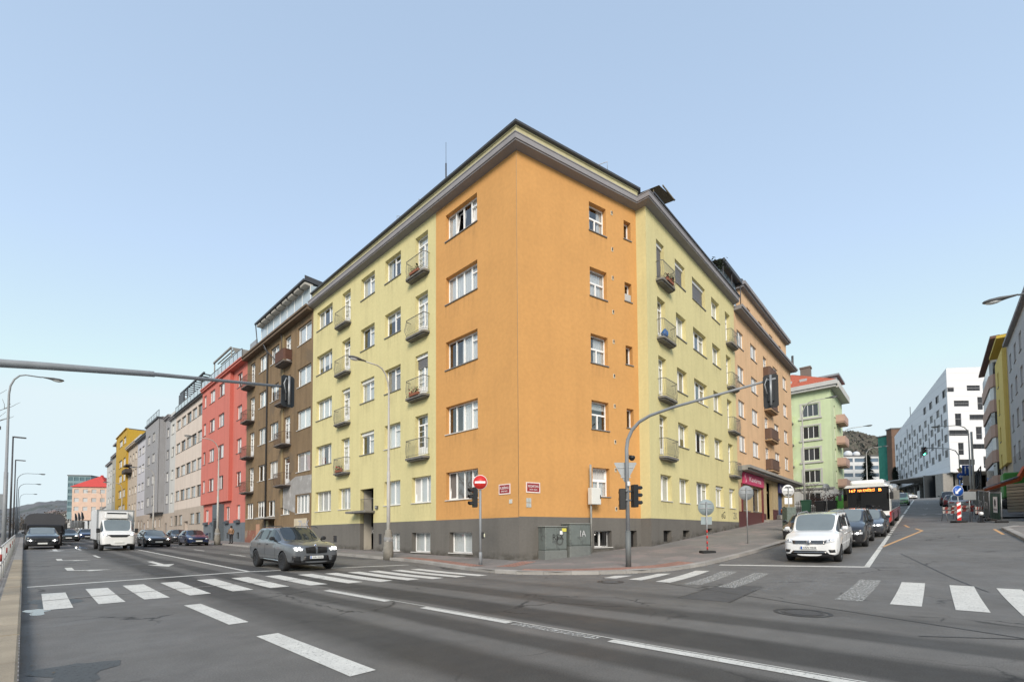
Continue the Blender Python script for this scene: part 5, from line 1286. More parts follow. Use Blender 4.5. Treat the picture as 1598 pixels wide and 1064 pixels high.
    # wheels
    def wheelmesh(q):
        prof = [(wr * .62, -.10), (wr * .66, -.115), (wr * .93, -.115), (wr, -.085), (wr, .085), (wr * .93, .115), (wr * .66, .115), (wr * .62, .10)]
        q.lathe(prof, 28, 0, RX(pi / 2))
    def rimmesh(q):
        q.lathe([(wr * .655, .03), (wr * .655, .108), (wr * .60, .112), (wr * .58, .07), (wr * .1, .05)], 24, 0, RX(pi / 2))
        for k_ in range(10):
            a = 2 * pi * k_ / 10 + (.12 if k_ % 2 else -.12); c_, s_ = cos(a), sin(a); t_ = .028
            for r0, r1, y0, y1 in ((wr * .12, wr * .62, -.095, -.105),):
                q.add([(r0 * c_ - t_ * s_, y0, r0 * s_ + t_ * c_), (r0 * c_ + t_ * s_, y0, r0 * s_ - t_ * c_), (r1 * c_ + t_ * s_, y1, r1 * s_ - t_ * c_), (r1 * c_ - t_ * s_, y1, r1 * s_ + t_ * c_),
                       (r0 * c_ - t_ * s_, y0 + .04, r0 * s_ + t_ * c_), (r0 * c_ + t_ * s_, y0 + .04, r0 * s_ - t_ * c_), (r1 * c_ + t_ * s_, y1 + .04, r1 * s_ - t_ * c_), (r1 * c_ - t_ * s_, y1 + .04, r1 * s_ + t_ * c_)],
                      [(0, 1, 2, 3), (0, 4, 5, 1), (1, 5, 6, 2), (2, 6, 7, 3), (3, 7, 4, 0)], 1)
        q.lathe([(.035, .09), (.06, .1), (.06, .07)], 10, 1, RX(pi / 2))
    tm = cached(('tyre', wr), 'tyre', wheelmesh, TYRE); rm_ = cached(('rim', wr, rim.name), 'rim', rimmesh, [TRIM, rim])
    for x in ax:
        for sy in (1, -1):
            Mw = M @ T(-x, sy * (w_ - .125), wr) @ (RZ(pi) if sy > 0 else I4) @ RY(random.uniform(0, 3))
            t_ = inst('wheel', tm, root, Mw); inst('rim', rm_, t_, Mw)
    # things pressed onto the body surface
    def proj(o_, d_):
        h = bvh.ray_cast(Vector(o_), Vector(d_).normalized()); return h[0]
    def decal(nme, corners, d, m_, n1=6, n2=4, off=.006, parent=None, th=.012, shape=None):
        """corners: 4 points in (a,b): projected along d; a = y (front/rear) or x (sides); b = z"""
        d = Vector(d).normalized(); V_ = []; 
        for i in range(n1 + 1):
            for j in range(n2 + 1):
                a, c = i / n1, j / n2
                if shape:  a, c = shape(a, c)
                p = [corners[0][k_] * (1 - a) * (1 - c) + corners[1][k_] * a * (1 - c) + corners[2][k_] * a * c + corners[3][k_] * (1 - a) * c for k_ in range(2)]
                if abs(d.x) >= abs(d.y): o_ = Vector((0, p[0], p[1])) - d * 6; o_.y = p[0] - d.y / d.x * 0 if abs(d.y) < .01 else p[0] - d.y * 6
                else: o_ = Vector((p[0], 0, p[1])) - d * 6
                h = proj(o_, d)
                if h is None: return None
                V_.append(h - d * off)
        k_ = n2 + 1; F_ = [(i * k_ + j, (i + 1) * k_ + j, (i + 1) * k_ + j + 1, i * k_ + j + 1) for i in range(n1) for j in range(n2)]
        N = len(V_); V2 = V_ + [v + d * (off + th) for v in V_]
        rim_ = [(i * k_) for i in range(n1 + 1)] + [n1 * k_ + j for j in range(1, k_)] + [i * k_ + n2 for i in range(n1 - 1, -1, -1)] + [j for j in range(n2 - 1, 0, -1)]
        F_ += [(rim_[q], rim_[(q + 1) % len(rim_)], rim_[(q + 1) % len(rim_)] + N, rim_[q] + N) for q in range(len(rim_))]
        q = MB(); q.add(V2, F_, 0, False); q.s = [i < n1 * n2 for i in range(len(q.f))]
        return q.obj(nme, m_, parent or root, M, fix=True)
    FRONT = (-1, 0, 0)
    ctx = dict(root=root, decal=decal, M=M, P=P, proj=proj, FRONT=FRONT, w=w_, lit=lit, body=body)
    P['face'](ctx)
    if quality >= 1:
        zs_ = P['belt'] - .02
        for sy in (1, -1):
            d = (0, -sy, 0)
            for x in [P['cx'] + .18] + [q for q in pil] + ([P['rear_door']] if 'rear_door' in P else []):
                decal('door_seam', [(-x, gc + .16), (-x - .012, gc + .16), (-x - .012, zs_), (-x, zs_)], d, SEAM, 1, 8, .003, body, .004)
            for x in P.get('handles', [pil[0] - .28]):
                h = proj((-x, sy * 3, P['belt'] - .12), d)
                if h:
                    q = MB(); q.cbox(h.x - .1, h.x + .1, h.y - .02 if sy < 0 else h.y - .01, h.y + .01 if sy < 0 else h.y + .02, h.z - .018, h.z + .018, .006); q.obj('door_handle', P.get('handle_mat', paintm), body, M)
            # mirror
            mx_, mz = -(P['cx'] + .30), P['belt'] + .06; my = sy * (w_ * .985)
            q = MB(); q.cbox(mx_ - .09, mx_ + .07, my - .02 if sy > 0 else my - .17, my + .17 if sy > 0 else my + .02, mz, mz + .15, .045)
            q.cbox(mx_ - .03, mx_ + .03, my - .08 if sy > 0 else my, my if sy > 0 else my + .08, mz - .05, mz + .04, .01)
            q.obj('wing_mirror', P.get('mirror_mat', paintm), root, M)
            q = MB()
    return root, ctx
def plate_on(c, y0, z, txt=None, w_=.52, h=.11, blue=True, front=True, m_=PLATE):
    d = (-1, 0, 0) if front else (1, 0, 0)
    p = c['proj']((3 if front else -9, y0, z), d)
    if not p: return
    x = p.x + (.03 if front else -.03); M = c['M'] @ T(x, y0, z) @ (RZ(pi / 2) if front else RZ(-pi / 2))
    q = MB(); q.cbox(-w_ / 2, w_ / 2, -.012, .03, -h / 2, h / 2, .004); o = q.obj('number_plate', m_, c['root'], M)
    if blue: q = MB(); q.box(-w_ / 2 + .003, -w_ / 2 + .045, -.0135, -.012, -h / 2 + .004, h / 2 - .004); q.obj('blue_band', SBLUE, o, M)
    if txt: text_obj(txt, .085, BLACKP, o, M @ T(.025, -.0145, 0), .40)
def lamps(c, y0, y1, z0, z1, sh=.02, n=5):
    """a pair of headlamps: inner edge y0, outer y1"""
    for sy in (1, -1):
        o = c['decal']('headlight', [(sy * y0, z0 + sh), (sy * y1, z0 + sh * 2.2), (sy * y1, z1 + sh), (sy * y0, z1)], (-1, 0, 0), LAMPW if not c['lit'] else LAMPW, n, 3, .012)
        if o:
            ym = y0 + (y1 - y0) * .55
            for k in (0, 1) if c['lit'] == 2 else (0,):
                yy = y0 + (y1 - y0) * (.42 + .34 * k); p = c['proj']((3, sy * yy, (z0 + z1) / 2 + sh * 1.3), (-1, 0, 0))
                if p: q = MB(); q.sphere((p.x + .0, p.y, p.z), min(.055, (z1 - z0) * .42), 10, 7, 0, (.5, 1, 1)); q.obj('lamp', LAMPON if c['lit'] else CHROME, o, c['M'])

# --- faces
def face_suv(c):
    D = c['decal']
    for sy in (1, -1):
        o = D('kidney_grille', [(sy * .035, .70), (sy * .40, .72), (sy * .43, .93), (sy * .05, .97)], c['FRONT'], INSIDE, 8, 5, .03)
        if o:
            for k in range(7): y = .07 + k * .05; D('grille_bar', [(sy * y, .72), (sy * (y + .012), .72), (sy * (y + .018), .93), (sy * (y + .006), .93)], c['FRONT'], TRIM, 1, 3, .042, o)
        D('air_intake', [(sy * .60, .36), (sy * .88, .40), (sy * .90, .62), (sy * .62, .60)], c['FRONT'], BLACKP, 5, 4, .008)
    D('lower_intake', [(-.52, .40), (.52, .40), (.46, .62), (-.46, .62)], c['FRONT'], BLACKP, 8, 3, .010)
    D('splitter', [(-.85, .27), (.85, .27), (.85, .32), (-.85, .32)], c['FRONT'], TRIM, 10, 1, .012)
    lamps(c, .50, .86, .80, .91, .035)
    for sy in (1, -1):
        for y in (.56, .72): D('daytime_light', [(sy * y, .825), (sy * (y + .09), .835), (sy * (y + .095), .855), (sy * y, .845)], c['FRONT'], LAMPON, 2, 1, .02)
    plate_on(c, 0, .55, '5SB 9046'); p = c['proj']((3, 0, 1.01), c['FRONT'])
    if p:
        q = MB(); q.lathe([(.045, 0), (.045, .012)], 14, 0, T(p.x, 0, p.z) @ RY(pi / 2.6)); o = q.obj('badge', SWHITE, c['root'], c['M'])
        q = MB(); q.lathe([(.028, .013), (.028, .015)], 12, 0, T(p.x, 0, p.z) @ RY(pi / 2.6)); q.obj('badge_centre', SBLUE, o, c['M'])
    for sy in (1, -1):
        q = MB(); q.tube([(-1.55, sy * .70, 1.70), (-1.8, sy * .71, 1.76), (-3.8, sy * .68, 1.77), (-4.1, sy * .66, 1.70)], .016, 6); q.obj('roof_rail', TRIM, c['root'], c['M'])
        D('side_skirt_trim', [(-1.35, .36), (-3.55, .38), (-3.55, .42), (-1.35, .41)], (0, -sy, 0), CHROME, 6, 1, .004)
def face_van(c):
    D = c['decal']
    D('grille', [(-.50, .735), (.50, .735), (.56, .87), (-.56, .87)], c['FRONT'], BLACKP, 10, 3, .014)
    for z in (.76, .81, .855): D('grille_bar', [(-.52, z), (.52, z), (.52, z + .014), (-.52, z + .014)], c['FRONT'], CHROME, 10, 1, .022)
    lamps(c, .52, .84, .745, .90, .03)
    D('lower_intake', [(-.62, .36), (.62, .36), (.52, .49), (-.52, .49)], c['FRONT'], BLACKP, 8, 2, .01)
    D('intake_bar', [(-.58, .42), (.58, .42), (.58, .435), (-.58, .435)], c['FRONT'], CHROME, 8, 1, .018)
    for sy in (1, -1): D('fog_lamp_recess', [(sy * .64, .42), (sy * .84, .42), (sy * .84, .53), (sy * .60, .53)], c['FRONT'], BLACKP, 4, 2, .01)
    plate_on(c, 0, .60, '5AN 9848')
    p = c['proj']((3, 0, .80), c['FRONT'])
    if p:
        Mx = c['M'] @ T(p.x + .03, 0, .80)
        q = MB(); q.lathe([(.085, 0), (.085, .02), (.07, .025)], 20, 0, RY(pi / 2)); o = q.obj('round_badge', CHROME, c['root'], Mx)
        q = MB(); q.lathe([(.066, .026), (.066, .028)], 20, 0, RY(pi / 2)); q.obj('badge_field', mat('badge_grey', (.2, .22, .25), .3), o, Mx)
        q = MB()
        for pts in ([(-.045, .05), (0, -.005), (.045, .05)], [(-.058, .03), (-.025, -.052), (0, .0), (.025, -.052), (.058, .03)]): q.tube([(.032, a, z) for a, z in pts], .007, 5)
        q.obj('badge_letters', CHROME, o, Mx)
    for sy in (1, -1):
        q = MB(); q.tube([(-1.75, sy * .66, 1.74), (-1.95, sy * .67, 1.83), (-3.7, sy * .66, 1.84), (-3.95, sy * .65, 1.75)], .02, 6); q.obj('roof_rail', STEEL, c['root'], c['M'])
        D('sliding_rail', [(-2.7, .93), (-4.0, .93), (-4.0, .945), (-2.7, .945)], (0, -sy, 0), SEAM, 4, 1, .003)
        D('side_window_gap', [(-3.15, 1.10), (-3.35, 1.10), (-3.35, 1.55), (-3.15, 1.55)], (0, -sy, 0), c['body'].data.materials[0], 1, 3, .006)
def face_sedan(c, gz=.62):
    D = c['decal']
    D('grille', [(-.40, gz - .08), (.40, gz - .08), (.46, gz + .06), (-.46, gz + .06)], c['FRONT'], BLACKP, 8, 2, .01)
    D('lower_intake', [(-.6, .24), (.6, .24), (.55, .38), (-.55, .38)], c['FRONT'], BLACKP, 8, 2, .01)
    lamps(c, .50, .82, gz - .03, gz + .09, .02)
    plate_on(c, 0, .45, None, blue=False)
def face_rear(c):
    D = c['decal']; P = c['P']; L = P['L']; z = P['deck'] - .28
    for sy in (1, -1): D('tail_light', [(sy * .42, z), (sy * .80, z), (sy * .80, z + .17), (sy * .42, z + .12)], (1, 0, 0), LAMPR, 5, 3, .012)
    D('rear_bumper_trim', [(-.7, .3), (.7, .3), (.7, .44), (-.7, .44)], (1, 0, 0), TRIM, 8, 2, .008)
    plate_on(c, 0, z - .05 if P['H'] > 1.5 else .62, None, blue=False, front=False)
    face_sedan(c)
def mk(**k): return k
SUV = mk(L=4.92, W=2.0, H=1.74, hood=1.04, cowl=1.17, belt=1.13, cx=1.42, tx=2.20, rx=4.10, bx=4.72, deck=1.16, fo=.86, wb=2.97, wr=.375, gc=.24, pillars=[2.72, 3.62], handles=[2.5, 3.4], clad=False, face=face_suv, mirror_mat=TRIM, handle_mat=TRIM, rw=.71, nose=.92)
VAN = mk(L=4.42, W=1.79, H=1.80, hood=1.0, cowl=1.14, belt=1.10, cx=1.02, tx=1.72, rx=4.12, bx=4.36, deck=1.1, fo=.88, wb=2.68, wr=.32, gc=.20, pillars=[2.3, 3.25], handles=[2.1, 2.5], face=face_van, rw=.80, nose=.86)
SED = mk(L=4.75, W=1.86, H=1.46, hood=.80, cowl=.96, belt=.93, cx=1.30, tx=2.05, rx=3.2, bx=4.05, deck=1.03, fo=.86, wb=2.85, wr=.33, gc=.15, pillars=[2.65], face=face_sedan, rw=.66, nose=.70, handles=[2.45, 3.3])
HAT = mk(L=4.25, W=1.80, H=1.48, hood=.84, cowl=.99, belt=.95, cx=1.12, tx=1.85, rx=3.55, bx=4.1, deck=1.0, fo=.86, wb=2.62, wr=.32, gc=.15, pillars=[2.5], face=face_sedan, rw=.70, nose=.74, handles=[2.3, 3.1])
MPV = mk(L=4.85, W=1.9, H=1.74, hood=.98, cowl=1.15, belt=1.08, cx=1.15, tx=2.0, rx=4.3, bx=4.75, deck=1.1, fo=.9, wb=2.9, wr=.34, gc=.17, pillars=[2.6, 3.6], face=face_sedan, rw=.76, nose=.84, handles=[2.4, 3.4])
def ground_M(x, y, ang, wb=2.8):
    """pose on the sloping ground: nose at (x,y), car pointing along angle ang"""
    d = Vector((cos(ang), sin(ang))); a = Vector((x, y)) - d * .9; b_ = a - d * wb
    za, zb = zg(a.x, a.y), zg(b_.x, b_.y); pit = atan2(za - zb, wb)
    return T(x, y, za + sin(pit) * .9) @ RZ(ang) @ RY(-pit)
DN = -pi / 2; WS = pi
suvm = paint('grey_green_metallic', (.135, .142, .15), .35, .3)
build_car(SUV, suvm, ground_M(7.9, 17.9, DN), 'grey metallic luxury SUV with black grille driving over the stop line', lit=2, rim=RIMB, name='suv')
build_car(VAN, paint('car_white', (.80, .80, .79)), ground_M(20.1, 3.45, WS), 'white family van with roof rails waiting first at the stop line', name='family_van', glass=CGLASSL, cat='van', rim=RIMS)
build_car(MPV, paint('car_black', (.012, .012, .014)), ground_M(25.9, 3.2, WS), 'black people carrier queuing directly behind the white family van', name='people_carrier', glass=CGLASSL, lit=1)
build_car(dict(SED, H=1.5), paint('car_graphite', (.05, .055, .065), .4), ground_M(31.6, 2.85, WS), 'dark grey estate car queuing in front of the city bus', lit=1, glass=CGLASSL)
build_car(HAT, paint('car_black', (.012, .012, .014)), ground_M(28.6, 5.35, WS), 'black hatchback parked at the kerb half hidden by the white family van')
build_car(SED, paint('car_black', (.012, .012, .014)), ground_M(8.0, 49.2, DN), 'black saloon with lit headlights driving right of the white box van', lit=1, quality=1, glass=CGLASSL)
build_car(HAT, paint('car_navy', (.018, .035, .10), .3), ground_M(11.2, 50.4, DN), 'navy blue hatchback parked in front of the beige house', quality=1)
build_car(dict(SUV, L=4.9, H=1.68, face=face_sedan, W=1.95), paint('car_black', (.012, .012, .014)), ground_M(1.0, 49.6, DN), 'black and silver SUV coupe waiting by the left kerb before the dark covered lorry', lit=1, quality=1, glass=CGLASSL, name='suv_coupe')
build_car(HAT, paint('car_dark_teal', (.04, .055, .055), .4), ground_M(9.6, 62, DN), 'dark green estate car parked farther up behind the black saloon', quality=1)
build_car(HAT, paint('car_black', (.012, .012, .014)), ground_M(11.6, 59, DN), 'black hatchback parked behind the navy blue hatchback', quality=1)
build_car(SED, paint('car_dark_teal', (.04, .055, .055), .4), ground_M(3.6, 74, DN), 'dark saloon driving left of the white box van in the distance', lit=1, quality=1)
build_car(HAT, paint('car_navy', (.018, .035, .10), .3), ground_M(5.9, 84, DN), 'small dark blue car just left of the white box van, farther away', lit=1, quality=0)
build_car(dict(VAN, H=2.1), paint('car_white', (.80, .80, .79)), ground_M(2.6, 96, DN), 'small white van far down the main street', 'van', name='delivery_van', quality=0)
build_car(HAT, paint('car_white', (.80, .80, .79)), ground_M(2.2, 118, DN), 'white car at the very far end of the main street queue', quality=0)
build_car(HAT, paint('car_silver', (.45, .46, .47), .5), ground_M(5.5, 110, DN), 'silver car far down the main street', quality=0)
build_car(VAN, paint('taxi_green', (.25, .52, .22)), ground_M(86.5, 3.4, WS), 'pale green and white van coming downhill behind the city bus', 'van', name='minivan', quality=0, glass=CGLASSL)
build_car(HAT, paint('taxi_lime', (.25, .50, .06)), ground_M(131, 6.9, -pi / 2 - .9), 'lime green car crossing at the top of the hill', quality=0)
build_car(SED, paint('car_white', (.80, .80, .79)), ground_M(131, 3.0, -pi / 2 - .9), 'white car crossing at the top of the hill', quality=0)
rear = lambda P: dict(P, face=face_rear)
def backM(x, y): return ground_M(x + 4.5, y, 0)
build_car(rear(dict(HAT, H=1.52)), paint('car_silver', (.45, .46, .47), .5), backM(65.5, -2.05), 'silver white car parked first by the roadworks, seen from behind', quality=1)
build_car(rear(HAT), paint('car_wine', (.20, .03, .04), .3), backM(72.5, -1.75), 'wine red car parked second by the roadworks', quality=1)
build_car(rear(dict(MPV, H=1.8)), paint('car_graphite', (.05, .055, .065), .4), backM(79.5, -1.6), 'dark grey tall car parked third by the roadworks', quality=1, name='tall_car')

# --- the white refrigerated box van
def box_van():
    M = ground_M(4.75, 43.6, DN, 3.4); root = empty('refrigerated_van', M, 'white refrigerated box van with a black grille driving towards the junction', 'van')
    W_ = paint('car_white', (.80, .80, .79))
    P = mk(L=2.35, W=2.0, H=2.28, hood=1.28, cowl=1.42, belt=1.36, cx=.78, tx=1.35, rx=2.2, bx=2.3, deck=1.5, fo=.95, wb=3.6, wr=.35, gc=.30, pillars=[1.75], van=True, rw=.83, nose=1.12, face=lambda c: None)
    def f(c):
        D = c['decal']
        D('grille', [(-.42, .98), (.42, .98), (.66, 1.16), (-.66, 1.16)], c['FRONT'], BLACKP, 10, 3, .02, None, .02, lambda a, q: (a, q))
        D('bumper', [(-.96, .42), (.96, .42), (.96, .86), (-.96, .86)], c['FRONT'], TRIM, 12, 4, .03)
        lamps(c, .62, .88, 1.02, 1.20, .03); plate_on(c, 0, .60, None, blue=False)
    P['face'] = f
    r, c = build_car(P, W_, M, 'cab', 'van', 'cab_tmp', lit=1, quality=1, glass=CGLASSL)
    # move the cab's parts under the van itself
    for o in [o for o in bpy.data.objects if o.parent == r]:
        o.parent = root; o.matrix_local = WM[root.name].inverted() @ WM[o.name]
    bpy.data.objects.remove(r)
    b = MB(); b.cbox(-6.3, -2.0, -1.06, 1.06, .75, 3.0, .03); bx_ = b.obj('cargo_box', mat('box_white', (.74, .74, .74), .5, var=.04), root, M)
    for x in (-1.98, -6.3):
        b = MB(); b.box(x - .02, x + .02, -1.08, 1.08, 2.94, 3.03); b.box(x - .02, x + .02, -1.08, -1.0, .75, 2.95); b.box(x - .02, x + .02, 1.0, 1.08, .75, 2.95); b.obj('edge_profile', STEEL, bx_, M)
    b = MB(); b.cbox(-2.0, -1.5, -.68, .68, 2.36, 2.86, .06); u = b.obj('cooling_unit', W_, root, M)
    b = MB(); b.box(-1.5, -1.48, -.55, .55, 2.70, 2.80); b.obj('vent_slot', BLACKP, u, M)
    b = MB(); b.box(-6.2, -2.1, -.9, .9, .5, .74); b.obj('chassis', TRIM, root, M)
    for sy in (1, -1):
        b = MB(); b.cbox(-.92, -.8, sy * 1.08 - .1, sy * 1.08 + .1, 1.28, 1.62, .03); b.box(-.9, -.84, sy * .95 - .1, sy * .95 + .1, 1.36, 1.42); b.obj('wing_mirror', TRIM, root, M)
box_van()
# --- dark covered lorry behind the SUV coupe
M = ground_M(1.3, 58.5, DN, 3.5); root = empty('covered_lorry', M, 'lorry with a dark grey rounded tarpaulin cover behind the black SUV coupe', 'lorry')
b = MB(); prof = [(-1.28, 1.0), (-1.28, 2.3), (-1.2, 2.62), (-.95, 2.85), (-.5, 2.93), (.5, 2.93), (.95, 2.85), (1.2, 2.62), (1.28, 2.3), (1.28, 1.0)]
n = 9; vs = []
for i in range(n):
    for y, z in prof: vs.append((-i * .75 - .2, y * (1 + .008 * (i % 2)), z + .02 * (i % 2)))
k = len(prof); fs = [(i * k + j, i * k + j + 1, (i + 1) * k + j + 1, (i + 1) * k + j) for i in range(n - 1) for j in range(k - 1)] + [tuple(range(k)), tuple((n - 1) * k + j for j in range(k))[::-1]]
b.add(vs, fs); b.obj('tarpaulin', mat('dark_tarpaulin', (.06, .062, .07), .6, var=.15), root, M, fix=True)
b = MB(); b.cbox(-.2, .6, -1.1, 1.1, .45, 1.9, .08); b.box(-6.2, -.2, -1.1, 1.1, .6, 1.0); b.obj('cab', BLACKP, root, M)
for x in (.1, -4.6):
    for sy in (1, -1): b = MB(); b.lathe([(.2, -.13), (.46, -.13), (.46, .13), (.2, .13)], 20, 0, T(x, sy * .98, .46) @ RX(pi / 2)); b.obj('wheel', TYRE, root, M)
for sy in (1, -1): b = MB(); b.cbox(.5, .62, sy * 1.28 - .12, sy * 1.28 + .12, 1.5, 2.0, .03); b.obj('wing_mirror', TRIM, root, M)

# --- the city bus
def bus():
    M = ground_M(39.3, 3.35, WS, 5.9); root = empty('city_bus', M, 'red and white city bus with an orange destination display queuing behind the cars', 'bus')
    BW = paint('bus_white', (.78, .78, .76)); BR_ = paint('bus_red', (.55, .03, .02)); w_ = 1.28; L = 12.0
    prof = [(w_ - .06, .34), (w_, .5), (w_, 1.1), (w_, 2.5), (w_ - .04, 2.82), (w_ - .2, 2.98)]
    ring = prof + [(-y, z) for y, z in prof[::-1]]; xs = [(0, .90), (.08, .97), (.3, 1.), (4, 1), (8, 1), (L - .3, 1), (L, .96)]
    b = MB(); k = len(ring); vs = [(-x, y * f, z) for x, f in xs for y, z in ring]
    for i in range(len(xs) - 1):
        for j in range(k):
            z = (ring[j][1] + ring[(j + 1) % k][1]) / 2; m_ = 1 if z < .85 else 0
            b.add([vs[i * k + j], vs[i * k + (j + 1) % k], vs[(i + 1) * k + (j + 1) % k], vs[(i + 1) * k + j]], [(0, 1, 2, 3)], m_, True)
    b.add(vs[:k], [tuple(range(k))], 0); b.add(vs[-k:], [tuple(range(k))[::-1]], 0)
    b.obj('body', [BW, BR_], root, M, fix=True)
    # the rounded front: black glazed mask over a white and red bumper
    def front(y0, y1, z0, z1, off, m_, nme, par=root, n=10, c=.14):
        q = MB(); V_ = []
        for i in range(n + 1):
            y = y0 + (y1 - y0) * i / n; x = off - c * (y / w_) ** 2 - .0
            V_ += [(x, y, z0), (x - .02 * (z1 - z0), y, z1), (x - .06, y, z0), (x - .08, y, z1)]
        F_ = []
        for i in range(n): a = 4 * i; F_ += [(a, a + 4, a + 5, a + 1), (a, a + 2, a + 6, a + 4), (a + 1, a + 5, a + 7, a + 3)]
        F_ += [(0, 1, 3, 2), (4 * n, 4 * n + 2, 4 * n + 3, 4 * n + 1)]
        q.add(V_, F_, 0, False); return q.obj(nme, m_, par, M, fix=True)
    front(-1.22, 1.22, .34, .72, .16, BR_, 'front_bumper'); front(-1.22, 1.22, .72, 1.16, .15, BW, 'front_panel')
    mask = front(-1.24, 1.24, 1.16, 2.80, .16, mat('bus_black_glass', (.008, .008, .009), .05, spec=.8, var=0, fine=0), 'windscreen')
    for sy in (1, -1):
        q = MB(); q.sphere((.06, sy * .98, .86), .13, 12, 8, 0, (.4, 1.2, .9)); q.obj('headlight', LAMPON if sy < 0 else LAMPW, root, M)
        front(sy * .75 if sy < 0 else .75, sy * 1.15, .60, .80, .175, BR_, 'lamp_surround', c=.16)
        q = MB(); q.tube([(.1, sy * 1.2, 2.7), (.45, sy * 1.36, 2.6), (.5, sy * 1.38, 2.35)], .025, 6); q.cbox(.42, .56, sy * 1.38 - .1, sy * 1.38 + .1, 1.95, 2.4, .03); q.obj('mirror_arm', TRIM, root, M)
    q = MB(); q.cbox(-9.0, -.5, -.85, .85, 2.98, 3.2, .08); q.cbox(-3.2, -.9, -.95, .95, 3.0, 3.3, .1); q.obj('roof_fairing', BW, root, M)
    LED = mat('amber_led', (.9, .2, .03), .5, var=0, fine=0, emit=2., ecol=(1., .2, .03))
    Mx = M @ T(.185, 0, 2.58) @ RZ(pi / 2)
    q = MB(); q.box(-.95, .95, -.012, .03, -.13, .13); ds = q.obj('destination_display', BLACKP, root, Mx)
    text_obj('167', .25, LED, ds, Mx @ T(-.72, -.02, 0), .34); text_obj('NA KNÍŽECÍ', .22, LED, ds, Mx @ T(.05, -.02, 0), .9); text_obj('B', .25, LED, ds, Mx @ T(.78, -.02, 0), .15)
    for i in range(7):
        for sy in (1, -1): q = MB(); q.box(-1.3 - i * 1.5 - 1.38, -1.3 - i * 1.5, sy * (w_ + .005) - .01, sy * (w_ + .005) + .01, 1.2, 2.45); q.obj('side_window', CGLASS, root, M)
    for sy in (1, -1): q = MB(); q.box(-11.9, -.4, sy * (w_ + .004) - .006, sy * (w_ + .004) + .006, .42, 1.0); q.obj('red_skirt', BR_, root, M)
    for x in (-2.6, -8.5):
        for sy in (1, -1):
            q = MB(); q.lathe([(.3, -.14), (.48, -.14), (.48, .14), (.3, .14)], 22, 0, T(x, sy * 1.17, .48) @ RX(pi / 2)); o = q.obj('wheel', TYRE, root, M)
            q = MB(); q.lathe([(.3, -.12), (.3, .12)], 18, 0, T(x, sy * 1.17, .48) @ RX(pi / 2)); q.obj('rim', RIMS, o, M)
    q = MB(); q.tube([(.19, -1.0, 1.2), (.2, -.3, 1.55)], .012, 4); q.tube([(.19, .1, 1.2), (.2, .75, 1.5)], .012, 4); q.obj('wiper', TRIM, root, M)
    plate_on(dict(proj=lambda o, d: Vector((.17, 0, .5)), M=M, root=root), 0, .52, None, blue=False)
bus()
# ------------------------------------------------------------------ distant helpers (bearing in the photograph, depth along the view)
def bear(u, v, D):
    a = (u - 799) / 708.; q = -(v - (832 - 708 * math.tan(radians(2.2)))) / 708.; r_ = radians(.38); p_ = radians(2.2)
    rx = a * cos(r_) + q * sin(r_); uy = -a * sin(r_) + q * cos(r_)
    fy, fz = cos(p_) - uy * sin(p_), sin(p_) + uy * cos(p_); k = D / fy
    x, y, z = rx * k, D, 1.48 + fz * k
    return (.6807 * x + .7325 * y, -.7325 * x + .6807 * y, z)
def frame2(p, q):       # facade frame from plan point p (left end seen from outside) to q
    d = Vector((q[0] - p[0], q[1] - p[1], 0)); L = d.length; d.normalize()
    return Matrix(((d.x, -d.y, 0, p[0]), (d.y, d.x, 0, p[1]), (0, 0, 1, 0), (0, 0, 0, 1))), L

# ------------------------------------------------------------------ right-hand row on the side street
FRt = Matrix(((-1, 0, 0, 0), (0, -1, 0, -6.2), (0, 0, 1, 0), (0, 0, 0, 1)))
def right_house(name, xa, xb, label, m, gb, top, cols, rows, low=None, lowz=None, eavem=CORN, eave=.6):
    rt = empty(name, FRt @ T(-(xa + xb) / 2, 0, gb), label, 'building')
    H = [(-b_, -a, c, d) for a, b_ in cols for c, d in rows]
    if low: wall(rt, FRt, 'upper_wall', m, -xb, -xa, lowz, top, H, rec=.15); wall(rt, FRt, 'lower_wall', low, -xb, -xa, gb - .6, lowz, H, rec=.15)
    else: wall(rt, FRt, 'wall', m, -xb, -xa, gb - .6, top, H, rec=.15)
    for h in H: window(rt, FRt, *h, '2', rec=.12, detail=1, glass=DARKG)
    b = MB(); b.box(-xb, -xa, -eave, .2, top, top + .3); b.box(-xb, -xa, .2, 12, top - .1, top + .25); b.obj('eaves', eavem, rt, FRt)
    b = MB()
    for x in (-xb + .01, -xa - .01): b.quad((x, 0, gb - .6), (x, 12, gb - .6), (x, 12, top), (x, 0, top))
    b.quad((-xb, 12, gb), (-xa, 12, gb), (-xa, 12, top), (-xb, 12, top)); b.obj('party_wall', m, rt, FRt)
    b = MB(); b.quad((-xb, .7, gb), (-xa, .7, gb), (-xa, .7, top), (-xb, .7, top)); b.obj('room_shade_backing', ROOM, rt, FRt)
    return rt
rr = [(17.6 - 3.1 * i, 19.3 - 3.1 * i) for i in range(5)]
rt = right_house('pale_grey_apartment_house', 44, 69.5, 'pale grey apartment house at the right edge of the view', GREYR, 2.6, 20.6, [(46, 47.4), (49.5, 50.9), (53, 54.4), (56.5, 57.9), (60, 61.4), (63.5, 64.9), (67, 68.4)], rr, low=MGREY, lowz=9, eave=.35)
rt = right_house('bright_yellow_house', 69.5, 78, 'bright yellow bay-fronted house between the pink balconies and the pale grey house', ORNATE, 3.8, 21.7, [], rr, eavem=mat('mustard_eaves', (.50, .36, .05), .8), eave=.75)
Fb = FRt @ T(0, -.35, 0); hb = [(-75.4, -74.2, c, d) for c, d in rr[:4]]
wall(rt, Fb, 'bay_wall', YELR, -77.5, -70.3, 8.6, 20.8, hb, rec=.15)
for h in hb: window(rt, Fb, *h, '1', rec=.12, detail=1, glass=DARKG)
